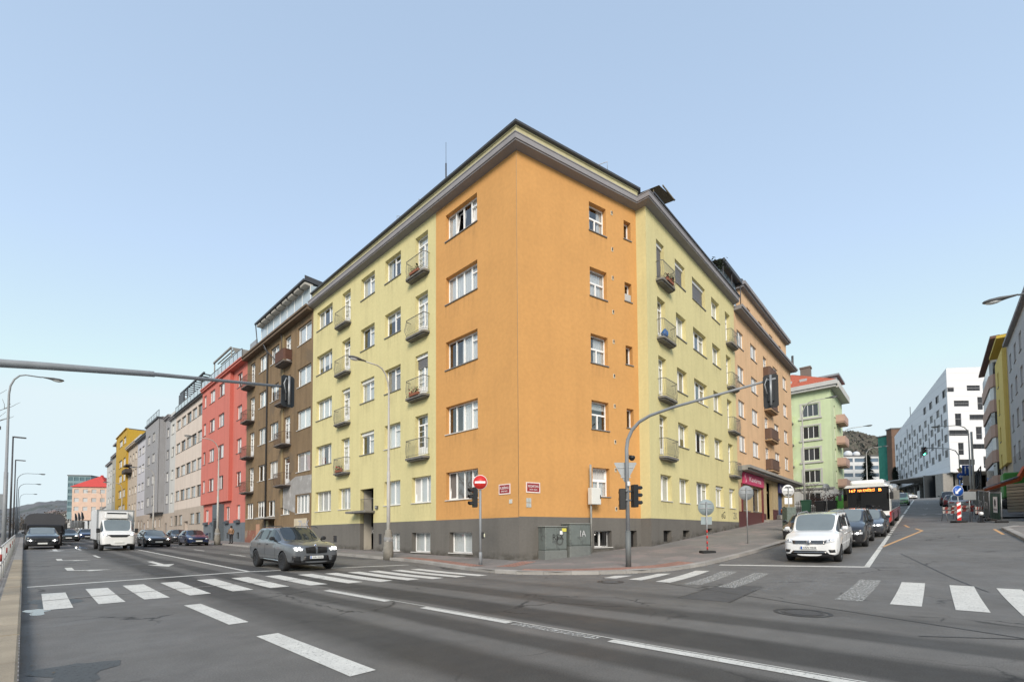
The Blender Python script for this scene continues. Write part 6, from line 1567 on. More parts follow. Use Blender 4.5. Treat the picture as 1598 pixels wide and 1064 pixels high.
b = MB(); b.box(-77.5, -70.3, .2, .34, 8.6, 20.8)
for x in (-77.5, -70.3): b.quad((x, 0, 8.6), (x, .21, 8.6), (x, .21, 20.8), (x, 0, 20.8))
b.quad((-77.5, 0, 8.6), (-77.5, .2, 8.6), (-70.3, .2, 8.6), (-70.3, 0, 8.6)); b.quad((-77.5, 0, 20.8), (-77.5, .2, 20.8), (-70.3, .2, 20.8), (-70.3, 0, 20.8)); b.obj('bay_body', YELR, rt, Fb)
rt = right_house('pink_balcony_house', 78, 97, 'beige house with a tower of rounded pink balconies beside the bright yellow bay', ORNATE, 4.8, 24.3, [(78.5, 79.8), (93.6, 94.8)], [(21.0, 22.8)] + rr, eavem=mat('red_brown_eaves', (.14, .08, .07), .8), eave=.6)
for i, (c, d) in enumerate([(20.7, 22.4)] + rr[:4]):
    Fq = FRt @ T(-86.5, 0, c - 1.6)
    b = MB(); pl = [(-6, 0), (-6, -.35), (-5.2, -.65), (5.2, -.65), (6, -.35), (6, 0)]
    b.prism(pl, 0, 1.5); o = b.obj('balcony', PINKB, rt, Fq)
    b = MB(); b.prism([(x * .96, y * .85) for x, y in pl], 1.5, 3.05); b.obj('balcony_glazing', PALEG if i % 2 else DARKG, o, Fq)
# dark steel scaffold at the foot of the pink balcony house
b = MB()
for x in (-95, -91, -87, -83): b.tube([(x, -1.6, 4.5), (x, -1.6, 9.6)], .07, 5)
for z in (7.5, 9.6): b.tube([(-95.3, -1.6, z), (-82.5, -1.6, z)], .06, 5)
b.obj('scaffold', BLACKP, None, FRt, label='dark steel scaffold frame standing at the foot of the pink balcony house', cat='scaffold')

# ------------------------------------------------------------------ white angular building at the top of the hill
Lp = (201.9, 8.9); Kp = (153.3, -3.4); Rp = (179.4, -31.5)
FA, LA = frame2(Lp, Kp); FB, LB = frame2(Kp, Rp); FB_top = 42.5
wb_ = empty('white_angular_building', T(170, -5, 9.4), 'white angular office building with scattered dark slot windows and a slanting roofline', 'building')
def ztop(a): return 33.7 + (41.3 - 33.7) * a / LA
cols_n = 19; sq = []; sl = []
for i in range(cols_n):
    a = 2.4 + i * (LA - 4.5) / (cols_n - 1)
    for j in range(8):
        z = 17.4 + j * 3.75 + (1.8 if i % 2 else 0) + i * .12
        if i % 2 == 0: h = (a - 1.15, a + 1.15, z, z + 1.9)
        else: h = (a - .5, a + .5, z - .9, z + 2.2)
        if i % 2 and z - .9 < 16.5: continue
        if h[3] < ztop(a) - 2.4: (sq if i % 2 == 0 else sl).append(h)
def poly_wall(root, F, L, zb, zt0, zt1, holes, m, name):
    """wall with a sloping top: rectangular grid to the lower top, wedge above"""
    lo = min(zt0, zt1); wall(root, F, name, m, 0, L, zb, lo, [h for h in holes if h[3] < lo], rec=.2)
    def ZT(a): return zt0 + (zt1 - zt0) * a / L
    up = [h for h in holes if h[3] >= lo]; xs = sorted({0, L} | {h[0] for h in up} | {h[1] for h in up}); b = MB()
    for x0_, x1_ in zip(xs, xs[1:]):
        cx_ = (x0_ + x1_) / 2; seg_ = sorted([(max(h[2], lo), h[3]) for h in up if h[0] < cx_ < h[1]]); z = lo
        for c, d in seg_:
            if c > z: b.quad((x0_, 0, z), (x1_, 0, z), (x1_, 0, c), (x0_, 0, c))
            z = d
        b.quad((x0_, 0, z), (x1_, 0, z), (x1_, 0, ZT(x1_)), (x0_, 0, ZT(x0_)))
    b.obj(name, m, root, F)
ha = [h for h in sq + sl if not (h[2] < 33.7 < h[3])]
poly_wall(wb_, FA, LA, 15.7, 33.7, 41.3, ha, WCLAD, 'street_facade')
SL_ = mat('dark_slot_glass', (.03, .03, .034), .3, spec=.4, objrand=.4, var=0, fine=0)
for h in ha:
    me = cached(('wslot', round(h[1] - h[0], 2), round(h[3] - h[2], 2)), 'window', lambda b: (b.box(-(h[1] - h[0]) / 2, (h[1] - h[0]) / 2, 0, .05, 0, h[3] - h[2])), SL_)
    inst('window', me, wb_, FA @ T((h[0] + h[1]) / 2, .15, h[2]))
def rb(x0_, y0_, x1_, y1_, oy=560):   # windows of the corner face, from their bearing
    f = lambda u, v: ((1380 + u / 6.65 - 1487) * .1554, 1.48 + 1.03 * (827 - (oy + v / 6.65)) * .1554)
    a, zt = f(x0_, y0_); c, zb = f(x1_, y1_); return (max(a, .05), c, zb, zt)
hbw = [rb(*q) for q in [(715, 318, 785, 365), (920, 300, 1058, 355), (778, 455, 935, 515), (1025, 420, 1080, 550), (783, 588, 848, 712), (935, 600, 1088, 655), (995, 725, 1058, 852), (712, 757, 920, 815), (950, 900, 1100, 950), (803, 887, 860, 1010), (1090, 300, 1150, 400), (1120, 560, 1170, 700), (1130, 760, 1250, 820)]]
hbw += [rb(805, 125, 970, 180, 700), rb(1060, 95, 1120, 215, 700), rb(1160, 100, 1300, 150, 700)]
poly_wall(wb_, FB, LB, 15.7, 41.3, FB_top, hbw, WCLAD, 'corner_facade')
for h in hbw:
    b = MB(); b.box(h[0] - .02, h[1] + .02, .18, .23, h[2] - .02, h[3] + .02); o = b.obj('window', SL_, wb_, FB)
    n_ = 3 if h[1] - h[0] > 2.5 else 2; b = MB()
    for q in range(1, n_): x = h[0] + (h[1] - h[0]) * q / n_; b.box(x - .05, x + .05, .12, .19, h[2], h[3])
    b.obj('mullion', GUTTER, o, FB)
# cladding joints, one recessed line grid per face
for Fx, L_, zt_ in ((FA, LA, ztop), (FB, LB, lambda a: 41.3 + 1.2 * a / LB)):
    b = MB(); z = 17.3
    while z < 41: 
        a0 = 0 if z < zt_(0) else L_ * (z - zt_(0)) / (zt_(L_) - zt_(0) + 1e-6)
        if a0 < L_: b.box(a0 + .3, L_ - .05, -.012, -.004, z, z + .05)
        z += 1.9
    b.obj('panel_joint', mat('joint_pale', (.55, .55, .56), .7), wb_, Fx, kind='stuff')
b = MB(); b.box(0, LA, .6, 20, 15.5, 15.7); b.obj('underside', mat('soffit_panel', (.42, .42, .42), .8), wb_, FA)
b = MB(); b.box(0, LB, .6, 24, 15.48, 15.68); b.obj('underside', mat('soffit_panel', (.42, .42, .42), .8), wb_, FB)
b = MB()
for i in range(9): b.box(2 + i * 5.6, 2.6 + i * 5.6, 1.5, 2.1, 8.3, 15.5)
b.obj('column', CONC, wb_, FA, kind='stuff')
b = MB(); b.box(3, LA + 4, 4, 4.2, 8.3, 15.5); b.obj('ground_floor_glazing', DARKG, wb_, FA)
b = MB(); b.box(-2, LB, 5, 5.2, 8.3, 15.5); b.obj('ground_floor_glazing', DARKG, wb_, FB)
b = MB(); b.box(-1, 1.5, 1.0, 3.0, 8.3, 15.5); b.box(12, 20, 3.0, 3.4, 8.3, 15.5); b.obj('entrance_pier', CONC, wb_, FB)
b = MB()
ov = [(FA @ Vector((0, 0, 33.7))), (FA @ Vector((LA, 0, 41.3))), (FB @ Vector((LB, 0, FB_top))), (FB @ Vector((LB, 24, FB_top))), (FA @ Vector((0, 20, 33.7)))]
b.add([tuple(p) for p in ov], [(0, 1, 4), (1, 2, 3), (1, 3, 4)]); b.obj('roof', WCLAD, wb_)
b = MB()
for i in (2, 3, 4): 
    p, q = ov[i], ov[(i + 1) % 5]; b.quad((p.x, p.y, 8), (q.x, q.y, 8), tuple(q), tuple(p)) if i < 4 else b.quad((p.x, p.y, 8), (p.x, p.y, p.z), tuple(ov[0]), (ov[0].x, ov[0].y, 15.7))
b.obj('rear_wall', WCLAD, wb_)

# ------------------------------------------------------------------ background beyond the side street
def far_block(name, u0, u1, D, v0, v1, label, m, depth=14, rows=0, cols=0, wm=DARKG, roof=None, roofh=0., zb=None, ang=0., cat='building', wf=.5, hf=.5):
    """block whose street face spans bearings u0..u1 at depth D (D may be a pair), tops at row v0, foot at row v1"""
    D0, D1 = D if isinstance(D, tuple) else (D, D)
    p = bear(u0, v0, D0); q = bear(u1, v0, D1); F, L = frame2(p, q); zt = p[2]; z0 = bear(u0, v1, D0)[2] if zb is None else zb
    rt = empty(name, F @ T(L / 2, 0, z0), label, cat)
    hs = []
    for i in range(cols):
        for j in range(rows):
            cw = L / cols; ch = (zt - z0) / rows; x = (i + .5) * cw; z = z0 + (j + .5) * ch; hs.append((x - cw * wf / 2, x + cw * wf / 2, z - ch * hf / 2, z + ch * hf / 2))
    wall(rt, F, 'wall', m, 0, L, z0 - 3, zt, hs, rec=.25)
    for h in hs:
        me = cached(('fw', round(h[1] - h[0], 1), round(h[3] - h[2], 1), wm.name), 'window', lambda b: (b.box(-(h[1] - h[0]) / 2 - .02, (h[1] - h[0]) / 2 + .02, 0, .05, -.02, h[3] - h[2] + .02)), wm)
        o = inst('window', me, rt, F @ T((h[0] + h[1]) / 2, .2, h[2]))
    b = MB(); b.quad((0, 0, z0 - 3), (0, depth, z0 - 3), (0, depth, zt), (0, 0, zt)); b.quad((L, 0, z0 - 3), (L, depth, z0 - 3), (L, depth, zt), (L, 0, zt)); b.quad((0, depth, z0 - 3), (L, depth, z0 - 3), (L, depth, zt), (0, depth, zt))
    b.obj('side_wall', m, rt, F)
    b = MB()
    if roofh: b.add([(-.6, -.6, zt), (L + .6, -.6, zt), (L + .6, depth + .6, zt), (-.6, depth + .6, zt), (roofh * 1.1, depth / 2, zt + roofh), (L - roofh * 1.1, depth / 2, zt + roofh)], [(0, 1, 5, 4), (1, 2, 5), (2, 3, 4, 5), (3, 0, 4), (0, 3, 2, 1)])
    else: b.box(-.2, L + .2, -.2, depth, zt, zt + .5)
    b.obj('roof', roof or ROOFM, rt, F); return rt, F, L, z0, zt
far_block('glass_office_block', 1312, 1372, 215, 712, 770, 'white and blue glazed office block beyond the city bus', mat('white_concrete', (.60, .61, .62), .7), rows=5, cols=3, wf=.86, hf=.5, wm=mat('blue_glazing', (.10, .14, .19), .1, spec=.8, objrand=.3, var=0, fine=0))
for k, (u, r_) in enumerate(((1323, 1.9), (1336, 1.6))):
    p = bear(u, 709, 218); b = MB(); b.sphere((0, 0, 0), r_, 12, 8); b.tube([(0, 0, -3), (0, 0, 0)], .2, 5); b.obj('satellite_dome', mat('dome_white', (.6, .62, .64), .6), None, T(*p), label=('larger' if k == 0 else 'smaller') + ' pale dome on the roof of the glazed office block', cat='dome')
far_block('netted_scaffold_house', 1370, 1386, (190, 186), 683, 775, 'house wrapped in green scaffold netting', mat('green_netting', (.035, .20, .15), .9, var=.2, vscale=.6, streak=.3))
far_block('brick_end_wall_house', 1383, 1391, (186, 183), 672, 770, 'brown brick gable between the green netting and the cream house', mat('brown_brick', (.16, .10, .07), .95, var=.2))
rt, F, L, z0, zt = far_block('cream_curved_roof_house', 1391, 1424, (186, 176), 690, 775, 'cream house with a grey curved roof behind the white angular building', mat('cream_render', (.52, .42, .24), .9), rows=6, cols=5, roof=mat('grey_mansard', (.26, .25, .24), .8), roofh=7)
rt, F, L, z0, zt = far_block('beige_tower_house', 1405, 1440, (215, 205), 668, 770, 'taller beige rooftop block behind the white angular building', ORNATE, rows=6, cols=4, roof=mat('grey_mansard', (.26, .25, .24), .8), roofh=5)
p = bear(1421, 655, 205); b = MB(); b.tube([(0, 0, -6), (0, 0, 6)], .12, 4); b.tube([(-1, 0, 3), (1, 0, 3)], .08, 4); b.obj('roof_aerial', GUTTER, None, T(*p), label='thin roof aerial above the cream house', cat='aerial')
p = bear(1360, 686, 420); far_block('hilltop_villa', 1352, 1368, 420, 688, 700, 'small house with a red roof on the wooded hill', mat('pinkish_wall', (.45, .33, .28), .9), roof=TILE, roofh=5, depth=12, rows=2, cols=4)
WOOD = mat('bare_wood_hill', (.12, .115, .11), .95, var=.2, vscale=.05, fine=.4, fscale=.35)
def hill(name, pts, m, depth, label=None):
    """a ridge: list of (u, v, D) along its skyline, falling towards the viewer"""
    r = random.Random(len(pts)); n = 60; b = MB(); rows_ = []
    us = [pts[0][0] + (pts[-1][0] - pts[0][0]) * i / n for i in range(n + 1)]
    for k in range(9):
        row = []
        for u in us:
            for (a, c) in zip(pts, pts[1:]):
                if a[0] <= u <= c[0]: t = (u - a[0]) / (c[0] - a[0]); v = a[1] + (c[1] - a[1]) * t; D = a[2] + (c[2] - a[2]) * t
            f = k / 8.; x, y, z = bear(u, v, D); x2, y2, _ = bear(u, v, D - depth); zz = z * (1 - f) ** .8 + 2 * f
            row.append((x + (x2 - x) * f, y + (y2 - y) * f, zz + (r.uniform(-1, 1) * (D / 1200.) * (3 if D < 1000 else 1.6) if k < 8 else 0)))
        rows_.append(row)
    vs = [p for row in rows_ for p in row]; N = n + 1
    b.add(vs, [(k * N + i, k * N + i + 1, (k + 1) * N + i + 1, (k + 1) * N + i) for k in range(8) for i in range(n)], 0, True)
    o = b.obj(name, m, None, I4, kind='structure')
    # crowns of the bare wood on it
    if pts[0][2] > 1000: return
    c = MB(); me = MB(); V_ = []
    for q in range(3600):
        i = r.randrange(n); k = min(7, int(abs(r.gauss(0, 2.2)))); a, t = r.random(), r.random()
        P = Vector(rows_[k][i]) * (1 - a) * (1 - t) + Vector(rows_[k][i + 1]) * a * (1 - t) + Vector(rows_[k + 1][i]) * (1 - a) * t + Vector(rows_[k + 1][i + 1]) * a * t
        s_ = r.uniform(1.8, 3.4) * (pts[0][2] / 600.)
        for z_ in range(4):
            ang = r.uniform(0, pi); e = Vector((cos(ang), sin(ang), 0)) * s_; cc = P + Vector((r.uniform(-s_, s_), r.uniform(-s_, s_), s_ * r.uniform(.2, 1.3)))
            c.add([cc - e, cc + Vector((0, 0, -s_ * .7)), cc + e, cc + Vector((0, 0, s_ * .8))], [(0, 1, 2, 3)], r.randrange(3))
    c.obj('woodland', [mat('bare_trees_a', (.14, .127, .11), .95, var=.1), mat('bare_trees_b', (.12, .11, .096), .95, var=.1), mat('bare_trees_c', (.108, .11, .088), .95, var=.1)], None, I4, kind='stuff', label='bare brown woodland covering the ' + (label or 'hill'), cat='woodland')
hill('hill', [(-60, 800, 1500), (20, 792, 1500), (60, 783, 1500), (100, 780, 1500), (125, 783, 1500), (220, 800, 1500)], mat('wooded_far_hill', (.125, .128, .135), .95, var=.22, vscale=.012, fine=.2, fscale=.09, dirt=((.075, .085, .08), .56, .006)), 500, 'hill at the end of the main street')
hill('hill', [(1240, 700, 430), (1300, 684, 430), (1330, 676, 430), (1360, 686, 430), (1385, 690, 430), (1430, 700, 430)], WOOD, 180, 'slope above the side street')

# trees -------------------------------------------------------------
BARK = mat('grey_bark', (.12, .10, .085), .95, var=.2, vscale=6)
def bare_tree(u_xy, h, label, seed=1, name='bare_tree', group=None, leafm=None, nleaf=0, z=None):
    x, y = u_xy; z = zg(x, y) if z is None else z; M = T(x, y, z); r = random.Random(seed)
    rt = empty(name, M, label, 'tree', group); b = MB(); tw = MB(); tips = []
    def grow(p, d, L, rad, lev):
        pts = [p]; q = p.copy(); dd = d.copy()
        for i in range(4): dd = (dd + Vector((r.gauss(0, .13), r.gauss(0, .13), .05))).normalized(); q = q + dd * L / 4; pts.append(q.copy())
        (b if lev < 2 else tw).tube(pts, [rad * (1 - .14 * i) for i in range(5)], 6 if lev < 2 else 3, caps=False)
        if lev >= 4: tips.append(q); return
        for i in range(3 if lev else 5):
            a = r.uniform(0, 2 * pi); o_ = Vector((cos(a), sin(a), .35)).normalized(); k = r.randint(2, 4)
            grow(pts[k], (dd * .55 + o_ * .75).normalized(), L * r.uniform(.5, .72), rad * .5, lev + 1)
    grow(Vector((0, 0, -.2)), Vector((0, 0, 1)), h * .42, h * .018, 0)
    b.obj('trunk', BARK, rt, M)
    if leafm:
        for t_ in tips:
            for q in range(nleaf):
                c = t_ + Vector((r.gauss(0, .3), r.gauss(0, .3), r.gauss(0, .25))); s_ = r.uniform(.07, .14); a = r.uniform(0, pi)
                tw.add([c - Vector((cos(a), sin(a), 0)) * s_, c + Vector((0, 0, s_)), c + Vector((cos(a), sin(a), 0)) * s_, c - Vector((0, 0, s_))], [(0, 1, 2, 3)], 1)
    tw.obj('crown', [BARK, leafm or BARK], rt, M); return rt
def conifer(p, h, label, m, seed=3, wd=.32):
    r = random.Random(seed); M = T(*p); rt = empty('conifer', M, label, 'tree', None)
    b = MB(); b.tube([(0, 0, -1), (0, 0, h)], [h * .02, .03], 6); b.obj('trunk', BARK, rt, M)
    b = MB()
    for q in range(1500):
        t_ = r.random() ** .8; z = h * (.1 + .9 * t_); R = h * wd * (1 - t_) ** .8 * (.75 + .25 * sin(z * 2.2)) + .15; a = r.uniform(0, 2 * pi); rr_ = R * sqrt(r.random()); c = Vector((rr_ * cos(a), rr_ * sin(a), z - rr_ * .3)); s_ = h * .03
        e = Vector((cos(a), sin(a), -.35)) * s_ * 1.5; f = Vector((-sin(a), cos(a), 0)) * s_ * .6
        b.add([c - e, c + f, c + e, c - f], [(0, 1, 2, 3)])
    b.obj('crown', m, rt, M)
NEED = mat('conifer_needles', (.028, .042, .026), .95, var=.3, vscale=1)
def bush(xyz, rad, h, label, m, seed, name='shrub', n=500, cat='shrub', group=None):
    M = T(*xyz); r = random.Random(seed); rt = empty(name, M, label, cat, group); b = MB(); w_ = MB()
    cl = [(r.gauss(0, rad * .45), r.gauss(0, rad * .45), h * r.uniform(.35, .85), rad * r.uniform(.25, .5)) for _ in range(9)]
    for (x, y, z, q) in cl: w_.tube([(x * .2, y * .2, 0), (x * .7, y * .7, z * .6), (x, y, z)], [.05 * rad, .03 * rad, .01], 4)
    for k in range(n):
        x, y, z, q = cl[k % 9]; c = Vector((x + r.gauss(0, q), y + r.gauss(0, q), max(.05, z + r.gauss(0, q * .8)))); s_ = max(.05, rad * .07); a = r.uniform(0, pi); t_ = r.uniform(-1, 1)
        b.add([c - Vector((cos(a), sin(a), t_)) * s_, c + Vector((-sin(a) * .5, cos(a) * .5, .6)) * s_, c + Vector((cos(a), sin(a), t_)) * s_, c - Vector((-sin(a) * .5, cos(a) * .5, .6)) * s_], [(0, 1, 2, 3)])
    w_.obj('stem', BARK, rt, M); b.obj('foliage', m, rt, M)
conifer(bear(1356, 772, 150)[:2] + (8.6,), 18, 'dark conifer in front of the glazed office block', NEED, wd=.28)
conifer(bear(1398, 772, 150)[:2] + (8.6,), 14, 'dark conifer left of the white angular building', NEED, 5, wd=.22)
bush(bear(1345, 775, 140)[:2] + (8.6,), 3.2, 6, 'yellow blossoming forsythia bush behind the bus', mat('forsythia', (.42, .33, .05), .9, var=.2), 3)
bush(bear(1378, 775, 140)[:2] + (8.6,), 4, 6, 'dark leafless shrub mass under the green netting', mat('brown_twigs', (.09, .07, .055), .95, var=.3), 4)
bush(bear(1390, 775, 138)[:2] + (8.6,), 3, 4.5, 'brown hedge between the conifer and the white angular building', mat('brown_twigs', (.09, .07, .055), .95, var=.3), 14)
bare_tree(bear(1345, 770, 165)[:2], 15, 'bare tree left of the dark conifer behind the bus', 8, z=8.6)
bare_tree((75.5, 12.6), 6.5, 'small bare magnolia beside the mint green house garden', 21)
for i, (x, y, l) in enumerate(((77, 11.2, 'left'), (81, 10.0, 'right'))):
    bush((x, y, zg(x, y)), 1.4, 2.0, 'reddish brown garden shrub at the %s of the mint green house fence' % l, mat('reddish_shrub', (.10, .045, .04), .95, var=.3), 30 + i, n=700)
bare_tree((-4.5, 44), 15, 'bare street tree whose twigs reach the first lamp on the left pavement', 5)

# ------------------------------------------------------------------ end of the main street
far_block('peach_red_roofed_house', 113, 167, (190, 193), 759, 800, 'peach apartment house with a bright red hipped roof at the end of the main street', mat('pale_peach', (.58, .42, .33), .9), rows=3, cols=4, wf=.55, hf=.45, roof=TILER, roofh=6, depth=16, wm=PALEG)
far_block('teal_glass_office', 106, 142, (230, 232), 742, 800, 'teal glass office block behind the red-roofed house', mat('teal_panels', (.16, .24, .26), .5), rows=6, cols=4, wf=.8, hf=.6, wm=mat('teal_glass', (.08, .14, .16), .1, spec=.8, var=0, fine=0), depth=20)
rt, F, L, z0, zt = far_block('white_car_showroom', 118, 166, (330, 172), 813, 812, 'long white low showroom at the far end of the main street', mat('showroom_white', (.70, .71, .72), .7), rows=1, cols=6, wf=.35, hf=.5, depth=14, zb=3.)
for i in range(4):
    x, y, z = bear(112 + i * 5., 795, 190 - i * 8); g0 = zg(x, y)
    b = MB(); b.tube([(0, 0, 0), (0, 0, 7.5)], .06, 5); o = b.obj('flagpole', STEEL, None, T(x, y, g0), label=['first', 'second', 'third', 'last'][i] + ' flagpole from the left in front of the white showroom', cat='flagpole', group='flagpoles by the showroom')
    b = MB(); b.add([(0, 0, 7.4), (.5, .3, 7.0), (.9, .2, 5.0), (.5, .1, 4.2), (.1, 0, 4.6)], [(0, 1, 2, 3, 4)]); b.obj('flag', BLACKP, o, T(x, y, g0))
for i, (u, D, v) in enumerate(((86, 300, 802), (96, 260, 800), (70, 420, 800))):
    far_block('distant_pale_house', u, u + 14, D, v, 815, ['distant pale house in the centre of the valley', 'distant pale house right next to the flagpoles', 'distant pale house farthest left in the valley'][i], mat('pale_far_wall', (.42, .42, .41), .9), rows=2, cols=3, depth=10, roof=mat('far_roof', (.18, .14, .13), .9), roofh=3)
for i in range(7):
    u = 30 + i * 13 + (i % 3) * 3; D = 240 + (i * 37) % 90; x, y, z = bear(u, 812, D)
    bush((x, y, 4.0), 5.5, 8 + (i % 3) * 2, ['first', 'second', 'third', 'fourth', 'fifth', 'sixth', 'seventh'][i] + ' brown tree clump from the left at the valley end of the street', mat('valley_trees', (.11, .095, .08), .95, var=.3), 60 + i, name='tree_clump', cat='trees', group='tree clumps at the valley end')
# left edge of the main street
FL = Matrix(((0, -1, 0, -5.2), (1, 0, 0, 0), (0, 0, 1, 0), (0, 0, 0, 1)))     # faces +x, local x = +Y
def left_house(name, ya, yb, label, m, top, setb=0, roof=ROOFM, roofh=0, rows=4):
    F = FL @ T(0, setb, 0); gb = zg(0, (ya + yb) / 2); rt = empty(name, F @ T((ya + yb) / 2, 0, gb), label, 'building')
    n_ = int((yb - ya) / 3.2); H = [(ya + 1 + i * 3.2, ya + 2.4 + i * 3.2, gb + 1.6 + j * (top - gb - 1) / rows, gb + 3.2 + j * (top - gb - 1) / rows) for i in range(n_) for j in range(rows)]
    wall(rt, F, 'wall', m, ya, yb, gb - .5, top, H, rec=.2)
    for h in H: window(rt, F, *h, '2', rec=.15, detail=1)
    b = MB(); b.box(ya, yb, -.4, 12, top, top + .4); b.quad((ya, 0, gb - .5), (ya, 12, gb - .5), (ya, 12, top), (ya, 0, top)); b.quad((yb, 0, gb - .5), (yb, 12, gb - .5), (yb, 12, top), (yb, 0, top)); b.quad((ya, 12, gb), (yb, 12, gb), (yb, 12, top), (ya, 12, top)); b.quad((ya, .7, gb), (yb, .7, gb), (yb, .7, top), (ya, .7, top)); b.obj('shell', m, rt, F)
left_house('tan_apartment_house', 118, 165, 'tan apartment house on the left side of the main street', mat('tan_render', (.36, .26, .17), .9, var=.1), 22, 1.5)
left_house('small_red_topped_house', 96, 117, 'dark low house with a red gable on the left side of the main street', mat('dark_beige', (.25, .2, .16), .9), 12, 3.)
b = MB(); b.cbox(98, 113, 3.2, 7, 12.2, 18.5, .1); b.obj('red_gable', mat('dull_red', (.40, .09, .08), .9), None, FL, label='dull red rooftop volume at the left edge', cat='rooftop')
M = T(-3.2, 72, zg(0, 72)); b = MB(); b.cbox(-2.0, 1.2, -.2, .2, 6.0, 12.0, .05); rt = b.obj('billboard', mat('billboard_grey', (.42, .45, .47), .6), None, M, label='pale grey billboard high on a mast at the left edge', cat='billboard')
b = MB(); b.tube([(-.4, 0, 0), (-.4, 0, 6)], .2, 8); b.box(-2.1, 1.3, -.25, .25, 12.0, 12.3); b.obj('mast', GUTTER, rt, M)
M = T(-2.6, 52, zg(0, 52)); b = MB(); b.cbox(-1.5, 1.6, -.04, .04, 3.0, 4.2, .02); rt = b.obj('direction_board', SBACK, None, M, label='grey back of a wide direction board on the left pavement', cat='road sign')
b = MB(); b.tube([(-1.2, .08, 0), (-1.2, .08, 4)], .05, 6); b.tube([(1.3, .08, 0), (1.3, .08, 4)], .05, 6); b.obj('post', STEEL, rt, M)
for i, (x, y) in enumerate(((-1.9, 43), (-1.6, 40))):
    M = T(x, y, zg(x, y) + .12); b = MB(); b.cbox(-.12, .12, -.06, .06, .35, 1.5 + .5 * i, .02); rt = b.obj('warning_board', mat('striped_red', (.55, .04, .03), .5), None, M, label=['farther', 'nearer and taller'][i] + ' red and white striped board on the left pavement', cat='warning board', group='striped boards on the left pavement')
    b = MB()
    for k in range(3): b.box(-.125, .125, -.065, .065, .5 + k * .4, .68 + k * .4)
    b.obj('white_band', SWHITE, rt, M); b = MB(); b.cbox(-.3, .3, -.2, .2, 0, .12, .03); b.box(-.03, .03, -.03, .03, .12, .36); b.obj('foot', BLACKM, rt, M)
# ------------------------------------------------------------------ street furniture
def head_3(parent, M, name='signal_head', s=1., back=False, plate_=False, lit=None):
    """three-light signal head facing local -y, centre at origin"""
    q = MB(); q.cbox(-.13 * s, .13 * s, -.1 * s, .1 * s, -.44 * s, .44 * s, .02); o = q.obj(name, BLACKP, parent, M)
    for i, (z, c) in enumerate(((.29, (.25, .02, .01)), (0, (.25, .12, .01)), (-.29, (.01, .15, .06)))):
        q = MB(); q.lathe([(.1 * s, .0), (.1 * s, .012)], 14, 0, T(0, -.1 * s, z * s) @ RX(pi / 2))
        q.obj('lens', mat('lens_%d%s' % (i, 'on' if lit == i else ''), c if lit != i else (.1, .9, .45), .2, var=0, fine=0, emit=0 if lit != i else 3), o, M)
        q = MB(); n = 9; vs = []
        for k in range(n):
            a = pi * (-.12 + 1.24 * k / (n - 1)); vs += [(.115 * s * cos(a), -.1 * s, z * s + .115 * s * sin(a)), (.115 * s * cos(a), -.1 * s - (.2 if .2 < k / n < .8 else .13) * s, z * s + .115 * s * sin(a))]
        q.add(vs, [(2 * k, 2 * k + 2, 2 * k + 3, 2 * k + 1) for k in range(n - 1)]); q.obj('visor', BLACKP, o, M)
    if plate_:
        q = MB(); w_, h = .27 * s, .68 * s; r = .06
        pl = [(-w_ + r, -h), (w_ - r, -h), (w_, -h + r), (w_, h - r), (w_ - r, h), (-w_ + r, h), (-w_, h - r), (-w_, -h + r)]
        q.prism(pl, -.012, .012, 0, T(0, .02, 0) @ RX(pi / 2)); q.obj('backing_board', BLACKP, o, M)
        q = MB(); q.tube([(.0, .13, -.6 * s), (.0, .13, .62 * s)], .035, 8); q.tube([(.0, .12, .3), (.1, .16, .38), (.16, .14, .2), (.1, .14, -.1)], .018, 5); q.obj('mounting_tube', STEEL, o, M)
    return o
def disc(parent, M, r, m, name, th=.01, n=26, sc=1.):
    q = MB(); q.lathe([(r, -th), (r, th)], n, 0, RX(pi / 2)); return q.obj(name, m, parent, M)
def base_at(x, y, pavement=True): return T(x, y, zg(x, y) + (.12 if pavement else 0))
# left signal mast: post on the near pavement, arm over the road
M0 = base_at(-1.35, 15.0); zb = M0.translation.z
r_ = empty('signal_mast', M0, 'long grey signal arm reaching in from the left edge with a black board', 'traffic signal')
b = MB(); b.tube([(0, 0, 0), (0, 0, 4.3)], [.13, .11], 12); b.obj('post', STEELP, r_, M0)
b = MB(); A = [(0, 0, 4.3), (.08, 0, 4.72), (.3, 0, 5.0), (.75, 0, 5.15), (1.6, 0, 5.3), (3.6, 0, 5.62), (3.62, 0, 5.62), (7.05, 0, 6.08)]; b.tube(A, [.11, .105, .1, .095, .088, .075, .055, .04], 12); b.obj('arm', STEELP, r_, M0)
head_3(r_, M0 @ T(6.98, -.02, 5.92) @ RZ(pi), plate_=True, s=.74)
# right signal mast
M0 = base_at(15.95, 8.69)
r_ = empty('signal_mast', M0, 'grey signal post with a curved arm over the side street and two signal heads', 'traffic signal')
b = MB(); b.tube([(0, 0, 0), (0, 0, 1.35)], .105, 14); b.lathe([(.105, 1.35), (.08, 1.4)], 14); b.obj('post_sleeve', mat('dark_sleeve', (.13, .14, .14), .6, streak=.3), r_, M0)
b = MB(); A = [(0, 0, 1.38), (0, 0, 4.6), (0, -.06, 4.95), (0, -.25, 5.3), (0, -.55, 5.55), (0, -1.0, 5.72), (0, -1.9, 5.86), (0, -5.2, 6.12)]; b.tube(A, [.078, .07, .068, .066, .062, .058, .052, .036], 12); b.obj('arm', STEELP, r_, M0)
head_3(r_, M0 @ T(0.02, -5.05, 5.75) @ RZ(pi / 2 + .2), plate_=True, s=.78)
VD = -radians(47.1)    # direction that faces the camera
head_3(r_, M0 @ T(.24, -.18, 2.75) @ RZ(radians(62)), s=1.0)
head_3(r_, M0 @ T(-.22, .10, 2.62) @ RZ(radians(132)), s=.92)
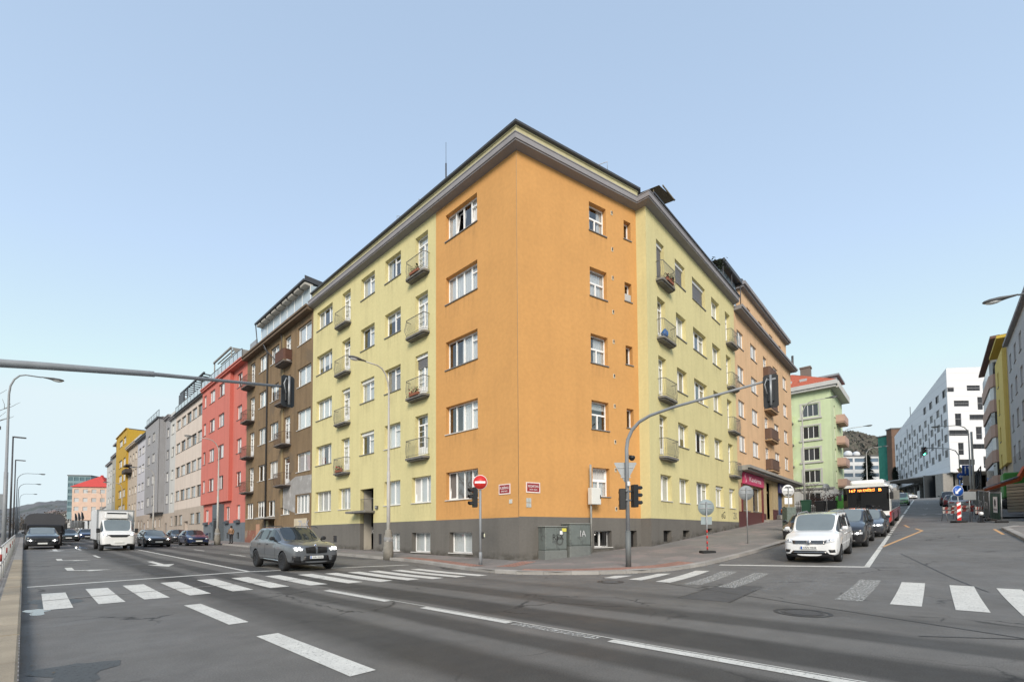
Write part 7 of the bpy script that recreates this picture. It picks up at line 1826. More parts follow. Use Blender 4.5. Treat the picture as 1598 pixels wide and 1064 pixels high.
b = MB(); b.cbox(-.16, .2, -.07, .07, 2.55, 2.62, .01); b.cbox(-.16, .2, -.07, .07, 2.9, 2.97, .01); b.obj('bracket', STEEL, r_, M0)
Mt = M0 @ T(.06, .1, 3.35) @ RZ(-radians(47)); q = MB(); q.prism([(0, -.05), (.04, -.05), (.44, .68), (.42, .72), (-.42, .72), (-.44, .68), (-.04, -.05)], -.008, .008, 0, RX(pi / 2)); tb = q.obj('give_way_sign', SBACK, r_, Mt)
q = MB(); q.box(-.2, .2, -.03, -.01, .12, .16); q.box(-.3, .3, -.03, -.01, .5, .54); q.obj('back_rail', STEEL, tb, Mt)
b = MB(); b.lathe([(.02, 4.32), (.1, 4.32), (.13, 4.27), (.11, 4.2), (.05, 4.14), (.01, 4.13)], 14, 0, T(.19, -.12, 0)); b.tube([(0, 0, 4.33), (.19, -.12, 4.33)], .02, 6); b.obj('camera_dome', BLACKP, r_, M0)
b = MB(); b.cbox(-.13, -.01, -.14, -.07, 3.12, 3.3, .01); b.obj('small_box', WHITE, r_, M0)
# no-entry post
M0 = base_at(13.61, 14.54)
r_ = empty('no_entry_post', M0, 'grey post with a round red no entry sign and a black signal head', 'sign post')
b = MB(); b.tube([(0, 0, 0), (0, 0, 3.78)], .052, 10); b.lathe([(.053, 0), (.075, 0), (.075, .5), (.053, .55)], 12); b.obj('post', STEELP, r_, M0)
FC = -radians(47.1)
Ms = M0 @ RZ(FC) @ T(.0, -.075, 3.6)
o = disc(r_, Ms, .32, SWHITE, 'no_entry_sign'); disc(o, Ms @ T(0, -.012, 0), .30, SREDM, 'red_field', .004)
b = MB(); b.cbox(-.23, .23, -.024, -.014, -.045, .045, .003); b.obj('white_bar', SWHITE, o, Ms)
head_3(r_, M0 @ RZ(FC) @ T(-.24, .02, 2.95) @ RZ(-radians(70)), s=1.0)
b = MB(); b.cbox(.05, .16, -.06, .06, 1.15, 1.42, .02); b.obj('push_button_box', BLACKP, r_, M0 @ RZ(FC)); b = MB(); b.cbox(.14, .2, -.05, .05, 1.2, 1.36, .015); b.obj('push_button', mat('button_yellow', (.6, .6, .45), .4), r_, M0 @ RZ(FC))
b = MB(); b.tube([(-.05, 0, 2.75), (-.22, 0, 2.75)], .02, 6); b.tube([(-.05, 0, 3.2), (-.22, 0, 3.2)], .02, 6); b.obj('bracket', STEEL, r_, M0 @ RZ(FC))
# street lamps
def lamp(x, y, h, arm, ang, label, base=True, group='curved street lamps', pav_=True, m=POLEW, flat=False, name='street_lamp', s=1., M0=None):
    M0 = (M0 or base_at(x, y, pav_)) @ RZ(ang); r_ = empty(name, M0, label, 'street lamp', group)
    if base:
        b = MB(); b.lathe([(.27, -.1), (.27, .55), (.25, .62), (.22, 1.15), (.2, 1.25), (.16, 1.45), (.15, 1.5)], 18); b.obj('base_sleeve', mat('concrete_sleeve', (.24, .225, .195), .95, var=.3, vscale=2.5, streak=.3, bump=.8, bscale=14, dirt=((.40, .36, .26), .6, 2.)), r_, M0)
        b = MB(); b.lathe([(.205, .75), (.235, .75), (.24, 1.1), (.205, 1.1)], 18); b.obj('poster_band', mat('torn_poster', (.22, .22, .22), .8, dirt=((.45, .44, .4), .55, 4.)), r_, M0)
    b = MB(); k = arm
    if flat: P = [(0, 0, 0), (0, 0, h)]; R = [.09 * s, .06 * s]; b.tube(P, R, 8); b.tube([(0, 0, h - .1), (k, 0, h - .05)], .04 * s, 6)
    else:
        P = [(0, 0, .3), (0, 0, h * .45), (0, 0, h * .451), (0, 0, h * .88)] + [(k * .5 * (1 - cos(a)), 0, h * .88 + (h * .12) * sin(a)) for a in (pi / 8, pi / 4, 3 * pi / 8, pi / 2)] + [(k, 0, h + .02)]
        b.tube(P, [.1 * s, .09 * s, .07 * s, .05 * s, .045 * s, .042 * s, .04 * s, .036 * s, .032 * s], 10)
    b.obj('post', m, r_, M0)
    b = MB(); L = .95 * s
    if flat: b.cbox(k - .1, k + L * .9, -.16, .16, h - .1, h, .03)
    else:
        prof = [(0, .05), (.25, .09), (.5, .15), (.8, .15), (.95, .1), (1, .03)]; n = 8; vs = []
        for t_, w_ in prof:
            for j in range(n): a = 2 * pi * j / n; vs.append((k + t_ * L, w_ * s * cos(a), h + .04 + w_ * s * .55 * sin(a)))
        b.add(vs, [(i * n + j, i * n + (j + 1) % n, (i + 1) * n + (j + 1) % n, (i + 1) * n + j) for i in range(len(prof) - 1) for j in range(n)] + [tuple(range(n))[::-1], tuple((len(prof) - 1) * n + j for j in range(n))], 0, True)
    hd = b.obj('lamp_head', mat('lamp_grey', (.10, .105, .11), .5), r_, M0)
    b = MB(); b.sphere((k + .68 * L, 0, h - .02), .12 * s, 10, 6, 0, (2.0, .95, .7)) if not flat else b.box(k, k + L * .8, -.12, .12, h - .115, h - .1); b.obj('lens', mat('lamp_lens', (.6, .62, .62), .2), hd, M0)
    return r_
lamp(13.42, 21.6, 10.3, 1.4, pi, 'street lamp with a stained concrete base on the corner pavement beside the basement windows', group='lamps along the corner pavement')
for i, y in enumerate((51.4, 84, 116, 150)):
    lamp(12.92, y, 10.2, 1.9, pi, ['street lamp before the coral red house with a person standing by its base', 'second street lamp up the right pavement, before the grey oriel house', 'third street lamp up the right pavement, before the ornate house', 'farthest street lamp up the right pavement, before the sage grey house'][i], group='lamps along the corner pavement')
lamp(-.75, 38, 10.3, 1.25, 0, 'nearest curved street lamp on the left pavement, its arm over the lorry lane', base=False, group='lamps along the left pavement', m=STEELP)
for i, (y, h) in enumerate(((64, 10.2), (84, 10.0))): lamp(-.9, y, h, .1, 0, ['nearer', 'farther'][i] + ' straight street lamp with a flat head on the left pavement', base=False, group='flat-headed lamps on the left pavement', m=GUTTER, flat=True, s=.9)
for i, y in enumerate((108, 134, 175)): lamp(-.9, y, 10.3, 2.2, 0, ['first', 'second', 'third'][i] + ' small distant curved lamp beyond the flat-headed lamps', base=False, group='distant curved lamps', m=STEELP)
for i, (x, y, h) in enumerate(((70.3, 12.4, 14.6), (100, 11.8, 13.6), (150, 12.4, 14.2))):
    lamp(x, y, h, 2.6 if i == 0 else 3.2, -pi / 2, ['tall street lamp in front of the mint green house', 'tall street lamp right behind the city bus', 'tall street lamp beyond the bus near the dark conifer'][i], base=False, group='tall lamps on the side street', s=1.4)
lamp(29.2, -4.5, 10.6, 1.5, pi / 2, 'street lamp head reaching in from the right edge above the side street', base=False, group='lamps on the right pavement', m=STEELP, s=1.15)
lamp(84, -3.7, 10.3, 2.6, pi / 2 + .3, 'street lamp in front of the white angular building with its arm to the left', base=False, group='lamps on the right pavement', s=1.2)
b = MB(); Mx = base_at(80.5, -3.8); b.tube([(0, 0, 0), (0, 0, 9)], .11, 8); b.obj('tram_pole', POLEW, None, Mx, label='plain pale mast between the blue signs and the pink balconies', cat='mast')
# utility cabinets against the orange corner's plinth
def cabinet(M, w_, d, h, label, graf, round_top=False):
    r_ = empty('utility_cabinet', M, label, 'utility cabinet', 'utility cabinets against the plinth')
    b = MB(); b.cbox(-w_ / 2, w_ / 2, -d, 0, -.2, .48, .015); b.obj('base', CABL, r_, M)
    b = MB(); b.cbox(-w_ / 2 + .015, w_ / 2 - .015, -d + .015, 0, .51, h, .02); b.box(-w_ / 2 + .04, w_ / 2 - .04, -d + .04, -.02, .47, .52); bd = b.obj('body', CABG, r_, M)
    b = MB(); b.cbox(-w_ / 2 - .03, w_ / 2 + .03, -d - .03, 0, h, h + .06, .02); b.obj('lid', mat('cabinet_lid', (.24, .25, .23), .7, streak=.3), r_, M)
    for x in ((-w_ / 4 + .004), (w_ / 4 - .004)):
        b = MB(); b.cbox(x - w_ / 4 + .03, x + w_ / 4 - .03, -d - .005, -d + .02, .56, h - .06, .008); dd = b.obj('door', CABG, bd, M)
    b = MB(); b.cbox(.02, .06, -d - .03, -d, .95, 1.15, .008); b.obj('latch', BLACKP, bd, M)
    for (t_, sz, m_, x, z) in graf: text_obj(t_, sz, m_, bd, M @ T(x, -d - .012, z), name='graffiti')
    return r_
c1 = cabinet(F2 @ T(1.75, -.01, .16), 1.32, .62, 1.62, 'grey green utility cabinet with a yellow sticker and round doodle, left of the pair', [('RSX', .4, INK, .1, 1.12), ('o', .9, mat('grey_spray', (.08, .085, .08), .7, alpha_noise=.4), .2, 1.0)])
c2 = cabinet(F2 @ T(3.2, -.05, .34), 1.36, .66, 1.58, 'grey green utility cabinet with dark overpainted panels, right of the pair', [('IA', .45, INKW, .15, 1.1)])
Mx = F2 @ T(1.75, -.01, .16); b = MB(); b.box(.33, .6, -.65, -.64, 1.4, 1.56); b.box(.2, .36, -.65, -.641, 1.26, 1.44, 1); b.obj('sticker', [YSTICK, SWHITE], c1, Mx)
Mx = F2 @ T(4.28, -.3, .42); b = MB(); b.tube([(0, 0, -.2), (0, 0, 4.65)], .055, 8); r_ = b.obj('meter_post', mat('mottled_post', (.30, .30, .28), .8, var=.25, vscale=5), None, Mx, label='thin grey post carrying a white meter box beside the utility cabinets', cat='post')
b = MB(); b.cbox(-.12, .52, -.22, .1, 2.55, 3.42, .02); bb = b.obj('meter_box', mat('meter_white', (.66, .66, .62), .5, var=.08), r_, Mx)
b = MB(); b.box(.44, .49, -.235, -.22, 2.85, 3.05); b.obj('lock', BLACKP, bb, Mx)
# round sign backs on the corner pavement
def sign_back(x, y, h, r, label, face, m=SBACK, sub=None, base=False, stripes=False, post=STEEL, group=None):
    M0 = base_at(x, y) @ RZ(face); r_ = empty('round_sign', M0, label, 'road sign', group)
    b = MB(); b.tube([(0, 0, 0), (0, 0, h + r * .7)], .032, 8); p_ = b.obj('post', post, r_, M0)
    if stripes:
        for i in range(4): b = MB(); b.lathe([(.036, .15 + i * .26), (.036, .28 + i * .26)], 10); b.obj('red_band', SREDM, p_, M0)
    if base: b = MB(); b.cbox(-.32, .32, -.22, .22, -.02, .1, .03); b.obj('rubber_base', BLACKM, r_, M0)
    Ms = M0 @ T(0, .045, h); o = disc(r_, Ms, r, m, 'sign_plate', .006)
    b = MB(); b.box(-r * .8, r * .8, -.03, -.008, -.06, -.02); b.box(-r * .7, r * .7, -.03, -.008, .16, .2); b.obj('back_rail', STEEL, o, Ms)
    if sub: b = MB(); b.cbox(-sub[0], sub[0], .035, .047, h - r - .08 - sub[1], h - r - .06, .004); s_ = b.obj('extra_plate', m, r_, M0)
    return r_, M0
sign_back(21.77, 7.78, 2.12, .38, 'round sign seen from behind on a red and white portable post on the corner pavement', FC, base=True, stripes=True, sub=(.26, .34), m=mat('bluish_sign_back', (.28, .33, .34), .6))
sign_back(26.44, 7.33, 2.72, .40, 'round grey sign seen from behind on a slim post before the pink shop sign', FC, m=mat('plain_sign_back', (.27, .29, .30), .6))
r_, M0 = sign_back(36., 7.3, 2.75, .42, 'white round sign with a dark T-shaped clamp standing left of the white family van', FC, m=SWHITE, sub=(.27, .42))
b = MB(); b.box(-.035, .035, -.045, -.03, -.34, .3); b.box(-.2, .2, -.045, -.03, .24, .3); b.box(-.2, .2, -.045, -.03, -.3, -.24); b.obj('clamp', TRIM, r_, M0 @ T(0, .045, 2.75))
b = MB(); b.cbox(-.32, .32, -.3, .3, -.05, 1.6, .03); b.obj('planter_cage', mat('green_grey_mesh', (.13, .16, .14), .8, var=.3, vscale=9), r_, M0)
sign_back(60.5, 8.6, 3.0, .42, 'grey round sign seen from behind before the bins', FC)
# left pavement railing
rl = empty('pedestrian_railing', base_at(-.42, 19), 'white tubular railing along the left kerb with red banded posts', 'railing')
for seg_ in range(16):
    y0_ = 17.2 + seg_ * 2.0; q = MB(); zb_ = zg(0, y0_) + .12; zb2 = zg(0, y0_ + 2) + .12; xx = -.42 - (.5 if seg_ == 0 else 0)
    q.tube([(xx, y0_, zb_), (xx, y0_, zb_ + 1.02)], .028, 7)
    q.tube([(xx, y0_, zb_ + 1.0), (-.42, y0_ + 2, zb2 + 1.0)], .026, 7); q.tube([(xx, y0_, zb_ + .5), (-.42, y0_ + 2, zb2 + .5)], .02, 6)
    o = q.obj('railing_section', mat('railing_white', (.62, .62, .60), .5, var=.12, vscale=5), rl, I4)
    if seg_ % 3 == 1: q = MB(); q.tube([(xx, y0_, zb_ + .6), (xx, y0_, zb_ + .8)], .031, 7); q.obj('red_band', mat('faded_red', (.30, .05, .04), .7), o, I4)
# bins, fence and hedge in front of the mint green house
BING = mat('bin_green', (.03, .10, .06), .5, var=.1); BINB = mat('bin_black', (.02, .02, .022), .5, var=.1); BINL = mat('bin_bright_green', (.08, .32, .05), .5, var=.1)
def bin_(x, y, m, label, w_=1.2, h=1.25, dome=False):
    M0 = base_at(x, y); r_ = empty('wheeled_bin', M0, label, 'bin', 'bins before the mint green house')
    b = MB(); b.add([(-w_ / 2 * .88, -.4, .15), (w_ / 2 * .88, -.4, .15), (w_ / 2 * .88, .4, .15), (-w_ / 2 * .88, .4, .15), (-w_ / 2, -.5, h), (w_ / 2, -.5, h), (w_ / 2, .5, h), (-w_ / 2, .5, h)], [(0, 3, 2, 1), (0, 1, 5, 4), (1, 2, 6, 5), (2, 3, 7, 6), (3, 0, 4, 7)]); b.obj('body', m, r_, M0)
    b = MB()
    if dome: b.sphere((0, 0, h), w_ / 2, 12, 8, 0, (1, .85, .7))
    else: b.cbox(-w_ / 2 - .03, w_ / 2 + .03, -.54, .54, h, h + .12, .04)
    b.obj('lid', m, r_, M0)
    for sx in (-1, 1): b = MB(); b.lathe([(.09, -.03), (.09, .03)], 10, 0, T(sx * w_ * .38, -.35, .09) @ RX(pi / 2)); b.obj('castor', BLACKM, r_, M0)
bin_(66.5, 11.6, BING, 'dark green bin, leftmost in the row before the mint green house', .9, 1.5); bin_(67.2, 10.2, BINB, 'black bin beside the dark green one before the garden fence', 1.3); bin_(68.6, 9.2, BINB, 'second black bin, next to the bright green container', 1.3)
bin_(69.8, 8.4, BINL, 'bright green glass container with a rounded top', 1.5, 1.5, True); bin_(79, 7.9, BINB, 'black bin near the rear corner of the mint green house', 1.1)
b = MB(); b.cbox(-.8, .8, -.4, .4, 0, .7, .05); b.obj('grit_box', mat('grit_yellow', (.50, .30, .03), .6), None, base_at(76.5, 7.3), label='low yellow grit box on the far pavement beside the bus', cat='grit box')
gf = empty('garden_fence', base_at(74, 10), 'dark picket fence in front of the mint green house garden', 'fence')
for i in range(36):
    y = 6.9 + i * .2; q = MB(); q.box(73.6, 73.66, y, y + .07, zg(74, y), zg(74, y) + 1.5 + .15 * (i % 3 == 0)); q.obj('picket', mat('fence_dark', (.06, .045, .04), .8), gf, I4)
q = MB(); q.box(73.67, 73.72, 6.8, 14.2, zg(74, 8) + .4, zg(74, 8) + .48); q.box(73.67, 73.72, 6.8, 14.2, zg(74, 8) + 1.1, zg(74, 8) + 1.18); q.obj('fence_rail', mat('fence_dark', (.06, .045, .04), .8), gf, I4)
q = MB(); q.box(73.9, 74.2, 7.0, 14.5, zg(74, 8) - .3, zg(74, 8) + .75); q.obj('garden_wall', LGREY, gf, I4)

# ------------------------------------------------------------------ road works on the right
FENG = mat('fence_banner_green', (.025, .075, .055), .7, var=.15, vscale=2); FEND = mat('fence_banner_dark', (.055, .06, .06), .7, var=.3, vscale=1.2)
def fence_panel(p, q, h, banner, label, poster=False, graf=None):
    F, L = frame2(p, q); z0 = zg(*p); z1 = zg(*q); M0 = F @ T(0, 0, z0); sl = atan2(z1 - z0, L); M0 = M0 @ RY(-sl)
    r_ = empty('fence_panel', M0, label, 'fence panel', 'site fence panels'); b = MB()
    b.tube([(.05, 0, .08), (.05, 0, h)], .025, 6); b.tube([(L - .05, 0, .08), (L - .05, 0, h)], .025, 6); b.tube([(.05, 0, h), (L - .05, 0, h)], .022, 6); b.tube([(.05, 0, .15), (L - .05, 0, .15)], .022, 6); b.obj('frame', STEEL, r_, M0)
    b = MB(); n = 14; vs = []
    for i in range(n + 1):
        x = .08 + (L - .16) * i / n; vs += [(x, -.03 + .02 * sin(i * 1.7), .17), (x, -.03 + .02 * sin(i * 1.7 + 1), h - .04)]
    b.add(vs, [(2 * i, 2 * i + 2, 2 * i + 3, 2 * i + 1) for i in range(n)], 0, True); bn = b.obj('banner', banner, r_, M0)
    for x in (.05, L - .05): b = MB(); b.cbox(x - .15, x + .15, -.3, .3, 0, .12, .03); b.obj('foot_block', BLACKM, r_, M0)
    if poster:
        b = MB(); b.box(L * .42, L * .78, -.075, -.068, h * .32, h * .86); ps = b.obj('poster', SWHITE, bn, M0)
        b = MB(); xm = L * .6; b.tube([(xm - .12, -.08, h * .6), (xm - .1, -.08, h * .72), (xm, -.08, h * .78), (xm + .1, -.08, h * .72), (xm + .12, -.08, h * .6), (xm, -.08, h * .52), (xm - .12, -.08, h * .6)], .018, 4); b.tube([(xm, -.08, h * .52), (xm, -.08, h * .76)], .012, 4); b.obj('emblem', BLACKP, ps, M0)
        text_obj('PRAHA', .16, BLACKP, ps, M0 @ T(xm, -.078, h * .42), L * .28)
    if graf: text_obj(graf, .7, INKW, bn, M0 @ T(L / 2, -.07, h * .5), L * .7, name='graffiti')
fp = [(61.0, -2.9), (54.5, -2.85), (49.3, -2.85), (45.8, -2.9), (43.2, -3.25)]
fence_panel(fp[3], fp[4], 1.95, FENG, 'green covered site fence panel with a white poster, nearest to the camera', poster=True)
fence_panel(fp[2], fp[3], 2.0, FEND, 'dark covered site fence panel next to the one with the white poster', graf='ATM')
fence_panel(fp[1], fp[2], 2.0, FEND, 'dark covered site fence panel third from the white poster', graf='ZO')
fence_panel(fp[0], fp[1], 2.0, FEND, 'farthest dark covered site fence panel behind the parked cars')
def barrier(x, y, ang, label):
    M0 = base_at(x, y, False) @ RZ(ang); r_ = empty('road_barrier', M0, label, 'barrier', 'red and white barriers at the road works'); b = MB()
    for sx in (-.55, .55): b.tube([(sx, -.25, 0), (sx, 0, 1.0), (sx, .25, 0)], .02, 6)
    b.tube([(-.55, 0, 1.0), (.55, 0, 1.0)], .02, 6); b.obj('frame', STEEL, r_, M0)
    for z in (.55, .82):
        b = MB(); b.cbox(-.7, .7, -.05, -.02, z, z + .2, .005); bd = b.obj('board', mat('dusty_white', (.45, .43, .40), .7), r_, M0)
        for i in range(3): b = MB(); x_ = -.6 + i * .46; b.add([(x_, -.053, z), (x_ + .22, -.053, z), (x_ + .3, -.053, z + .2), (x_ + .08, -.053, z + .2)], [(0, 1, 2, 3)]); b.obj('red_stripe', mat('dusty_red', (.30, .06, .05), .7), bd, M0)
barrier(46.2, -1.0, FC, 'barrier at the road works standing farthest left, before the silver parked car'); barrier(44.6, -2.3, FC + .5, 'barrier at the road works right of the blue arrow sign'); barrier(48.5, -1.7, FC - .4, 'barrier at the road works behind the blue arrow sign')
M0 = base_at(44.1, -1.28, False); Mf = M0 @ RZ(FC)
r_ = empty('keep_left_sign', Mf, 'round blue sign with a white arrow above a striped board at the road works', 'road sign')
b = MB(); b.tube([(0, 0, .05), (0, 0, 2.4)], .03, 8); b.obj('post', STEEL, r_, Mf); b = MB(); b.cbox(-.4, .4, -.25, .25, 0, .12, .03); b.obj('rubber_base', BLACKM, r_, Mf)
Ms = Mf @ T(0, -.04, 2.2); o = disc(r_, Ms, .38, SWHITE, 'sign_plate', .008); disc(o, Ms @ T(0, -.009, 0), .36, SBLUE, 'blue_field', .003)
b = MB(); b.prism([(-.2, -.2), (-.2, .02), (-.13, -.05), (.14, .22), (.22, .14), (-.05, -.13), (.02, -.2)], 0, .006, 0, T(0, -.013, 0) @ RX(pi / 2)); b.obj('arrow', SWHITE, o, Ms)
b = MB(); b.cbox(-.14, .14, -.05, -.03, .15, 1.4, .01); bd = b.obj('marker_board', SREDM, r_, Mf)
for i in range(3): b = MB(); z = .28 + i * .42; b.add([(-.14, -.053, z), (.14, -.053, z + .12), (.14, -.053, z + .3), (-.14, -.053, z + .18)], [(0, 1, 2, 3)]); b.obj('white_stripe', SWHITE, bd, Mf)
M0 = base_at(45.2, -1.9, False) @ RZ(FC); b = MB(); b.cbox(-.45, .45, -.02, .02, 1.5, 2.1, .01); r_ = b.obj('notice_board', SBACK, None, M0, label='small grey notice board right of the blue arrow sign', cat='notice board'); b = MB(); b.tube([(0, .03, 0), (0, .03, 2.0)], .03, 6); b.obj('post', STEEL, r_, M0)
M0 = base_at(43.8, -2.35, False); b = MB(); b.lathe([(.2, 0), (.2, .03), (.12, .05), (.03, .55)], 14); c_ = b.obj('traffic_cone', BLACKP, None, M0, label='dark cone with a white top band lying before the site fence', cat='cone'); b = MB(); b.sphere((0, 0, .6), .13, 10, 8); b.obj('white_lamp', SWHITE, c_, M0)
# timber stacks, pallets and the excavator behind the fence
WOODM = mat('sawn_timber', (.23, .13, .065), .9, var=.2, vscale=3, fine=.2, objrand=.25)
M0 = base_at(45.5, -6.6, False) @ RZ(FC + .1); r_ = empty('timber_stack', M0, 'stack of brown sawn boards at the right edge behind the green fence', 'timber stack')
for j in range(6):
    for i in range(5): me = cached(('plank', i % 2), 'plank', lambda b: b.cbox(-2.4, 2.4, -.13, .13, 0, .13, .006), WOODM); inst('plank', me, r_, M0 @ T(random.uniform(-.08, .08), -.6 + i * .28, .1 + j * .19))
    if j < 5: me = cached('batten', 'batten', lambda b: b.box(-.05, .05, -.75, .65, 0, .055), WOODM); inst('batten', me, r_, M0 @ T(-1.6, 0, .235 + j * .19)); inst('batten', me, r_, M0 @ T(1.6, 0, .235 + j * .19))
M0 = base_at(51.0, -5.6, False) @ RZ(FC); r_ = empty('pallet_stack', M0, 'tall stack of pale bundled boards behind the dark fence panels', 'pallet stack')
for j in range(9): me = cached('slab', 'board_layer', lambda b: b.cbox(-1.5, 1.5, -.6, .6, 0, .2, .01), mat('pale_boards', (.33, .27, .20), .9, var=.2, objrand=.15)); inst('board_layer', me, r_, M0 @ T(0, 0, .3 + j * .235))
M0 = base_at(49.5, -8.3, False) @ RZ(FC); b = MB(); b.cbox(-2.2, 2.2, -1.1, 1.1, .1, 2.3, .04); r_ = b.obj('site_container', mat('container_green', (.03, .07, .05), .7, var=.15), None, M0, label='dark green site container behind the timber at the right edge', cat='container')
for i in range(14): b = MB(); b.box(-2.1 + i * .31, -1.95 + i * .31, -1.14, -1.1, .2, 2.2); b.obj('rib', mat('container_green', (.03, .07, .05), .7, var=.15), r_, M0)
EXO = mat('excavator_orange', (.52, .10, .025), .5, var=.12, vscale=2); EXP = mat('excavator_pale', (.62, .42, .30), .5, var=.1)
ex = bear(1611, 790, 42); M0 = T(ex[0], ex[1], zg(ex[0], ex[1]))
r_ = empty('excavator', M0, 'orange excavator whose long arm reaches over the site fence from the right edge', 'excavator')
def W2(u, v, D): p = bear(u, v, D); return Vector(p)
Mi = M0.inverted()
def arm_seg(a, c, w0, w1, m, name, par=None):
    a = Mi @ a; c = Mi @ c; d = (c - a).normalized(); up = Vector((0, 0, 1)); side = d.cross(up).normalized(); up = side.cross(d).normalized(); q = MB(); vs = []
    for p, w_ in ((a, w0), (c, w1)):
        for sx, sz in ((-1, -1), (1, -1), (1, 1), (-1, 1)): vs.append(p + side * sx * w_ * .6 + up * sz * w_)
    q.add(vs, [(0, 3, 2, 1), (4, 5, 6, 7), (0, 1, 5, 4), (1, 2, 6, 5), (2, 3, 7, 6), (3, 0, 4, 7)]); return q.obj(name, m, par or r_, M0)
P0 = W2(1600, 729, 40); P1 = W2(1589, 748, 40); P2 = W2(1535, 765, 39.5); P3 = W2(1514, 765, 39.5); P4 = W2(1503, 777, 39.5)
arm_seg(W2(1612, 740, 41), P0, .2, .18, EXO, 'boom'); arm_seg(P0, P1, .18, .17, EXO, 'boom_elbow'); arm_seg(P1, P2, .15, .11, EXO, 'dipper_arm'); arm_seg(P2, P3, .1, .1, EXP, 'arm_tip'); arm_seg(P3, P4, .09, .06, EXP, 'bucket_link')
q = MB(); a, c = Mi @ (P1 + Vector((0, 0, .25))), Mi @ (P2 + Vector((0, 0, .2))); q.tube([a, (a + c) / 2], .09, 8); q.tube([(a + c) / 2, c], .05, 8); q.obj('hydraulic_ram', STEEL, r_, M0)
q = MB(); g = Mi @ W2(1596, 760, 41); q.cbox(g.x - .3, g.x + 2.2, g.y - 1.2, g.y + 1.2, 1.0, 3.3, .1); q.obj('cab', mat('machine_green', (.04, .22, .03), .5), r_, M0)
q = MB(); q.cbox(g.x - .6, g.x + 3, g.y - 1.4, g.y + 1.4, 0, .9, .3); q.obj('track', BLACKM, r_, M0)
# signs up the hill on the right pavement
def post_sign(x, y, h, label, build, post_m=STEEL):
    M0 = base_at(x, y) @ RZ(FC - .05); r_ = empty('road_sign', M0, label, 'road sign'); b = MB(); b.tube([(0, .05, 0), (0, .05, h)], .06, 8); b.obj('post', post_m, r_, M0); build(r_, M0)
def bs(r_, M0):
    b = MB(); b.cbox(-.7, .7, -.02, .02, 3.7, 5.1, .02); o = b.obj('blue_panel', SBLUE, r_, M0); b = MB(); b.tube([(-.3, -.04, 3.9), (-.3, -.04, 4.9)], .07, 6); b.tube([(.25, -.04, 3.9), (.25, -.04, 4.5), (.05, -.04, 4.85)], .07, 6); b.obj('lane_arrows', SWHITE, o, M0)
    b = MB(); b.cbox(-.65, .65, -.02, .02, 2.3, 3.6, .02); o = b.obj('lower_panel', mat('sign_cream', (.50, .45, .38), .5), r_, M0)
post_sign(88, -3.6, 5.0, 'square blue lane sign over a cream panel on the right pavement', bs)
def bc_(r_, M0):
    o = disc(r_, M0 @ T(0, -.02, 3.6), .5, SBLUE, 'blue_disc'); b = MB(); b.prism([(-.3, 0), (-.02, .22), (-.02, .08), (.3, .08), (.3, -.08), (-.02, -.08), (-.02, -.22)], 0, .01, 0, M0.inverted() @ M0 @ T(0, -.035, 3.6) @ RX(pi / 2)); b.obj('arrow', SWHITE, o, M0)
    b = MB(); b.prism([(0, -.4), (.4, 0), (0, .4), (-.4, 0)], 0, .02, 0, T(0, -.02, 4.6) @ RX(pi / 2)); b.obj('yellow_diamond', mat('faded_yellow', (.45, .42, .2), .6), r_, M0)
post_sign(90.5, -3.0, 5.0, 'round blue arrow sign under a faded yellow diamond on the right pavement', bc_)
def gw(r_, M0):
    b = MB(); b.prism([(0, -.45), (.52, .42), (-.52, .42)], 0, .015, 0, T(0, -.02, 4.6) @ RX(pi / 2)); o = b.obj('give_way_triangle', SREDM, r_, M0); b = MB(); b.prism([(0, -.2), (.28, .27), (-.28, .27)], 0, .02, 0, T(0, -.025, 4.6) @ RX(pi / 2)); b.obj('white_field', SWHITE, o, M0)
    b = MB(); b.tube([(0, .05, 4), (0, .05, 7.2), (-.5, .05, 8.0), (-1.6, .05, 8.4), (-5.6, .05, 8.6)], .07, 8); b.obj('signal_arm', STEEL, r_, M0)
    head_3(r_, M0 @ T(-5.6, 0, 8.0), s=1.6, lit=2); head_3(r_, M0 @ T(.1, 0, 3.1), s=1.1)
post_sign(104, -3.4, 5.0, 'give way triangle on a signal post whose arm carries a green light', gw)
def sq(r_, M0): b = MB(); b.cbox(-.5, .5, -.02, .02, 2.4, 3.4, .02); o = b.obj('blue_square', SBLUE, r_, M0); b = MB(); b.box(-.2, .2, -.03, -.02, 2.6, 3.2); b.obj('symbol', SWHITE, o, M0)
post_sign(122, -4.2, 3.2, 'small square blue sign in front of the white building underpass', sq)

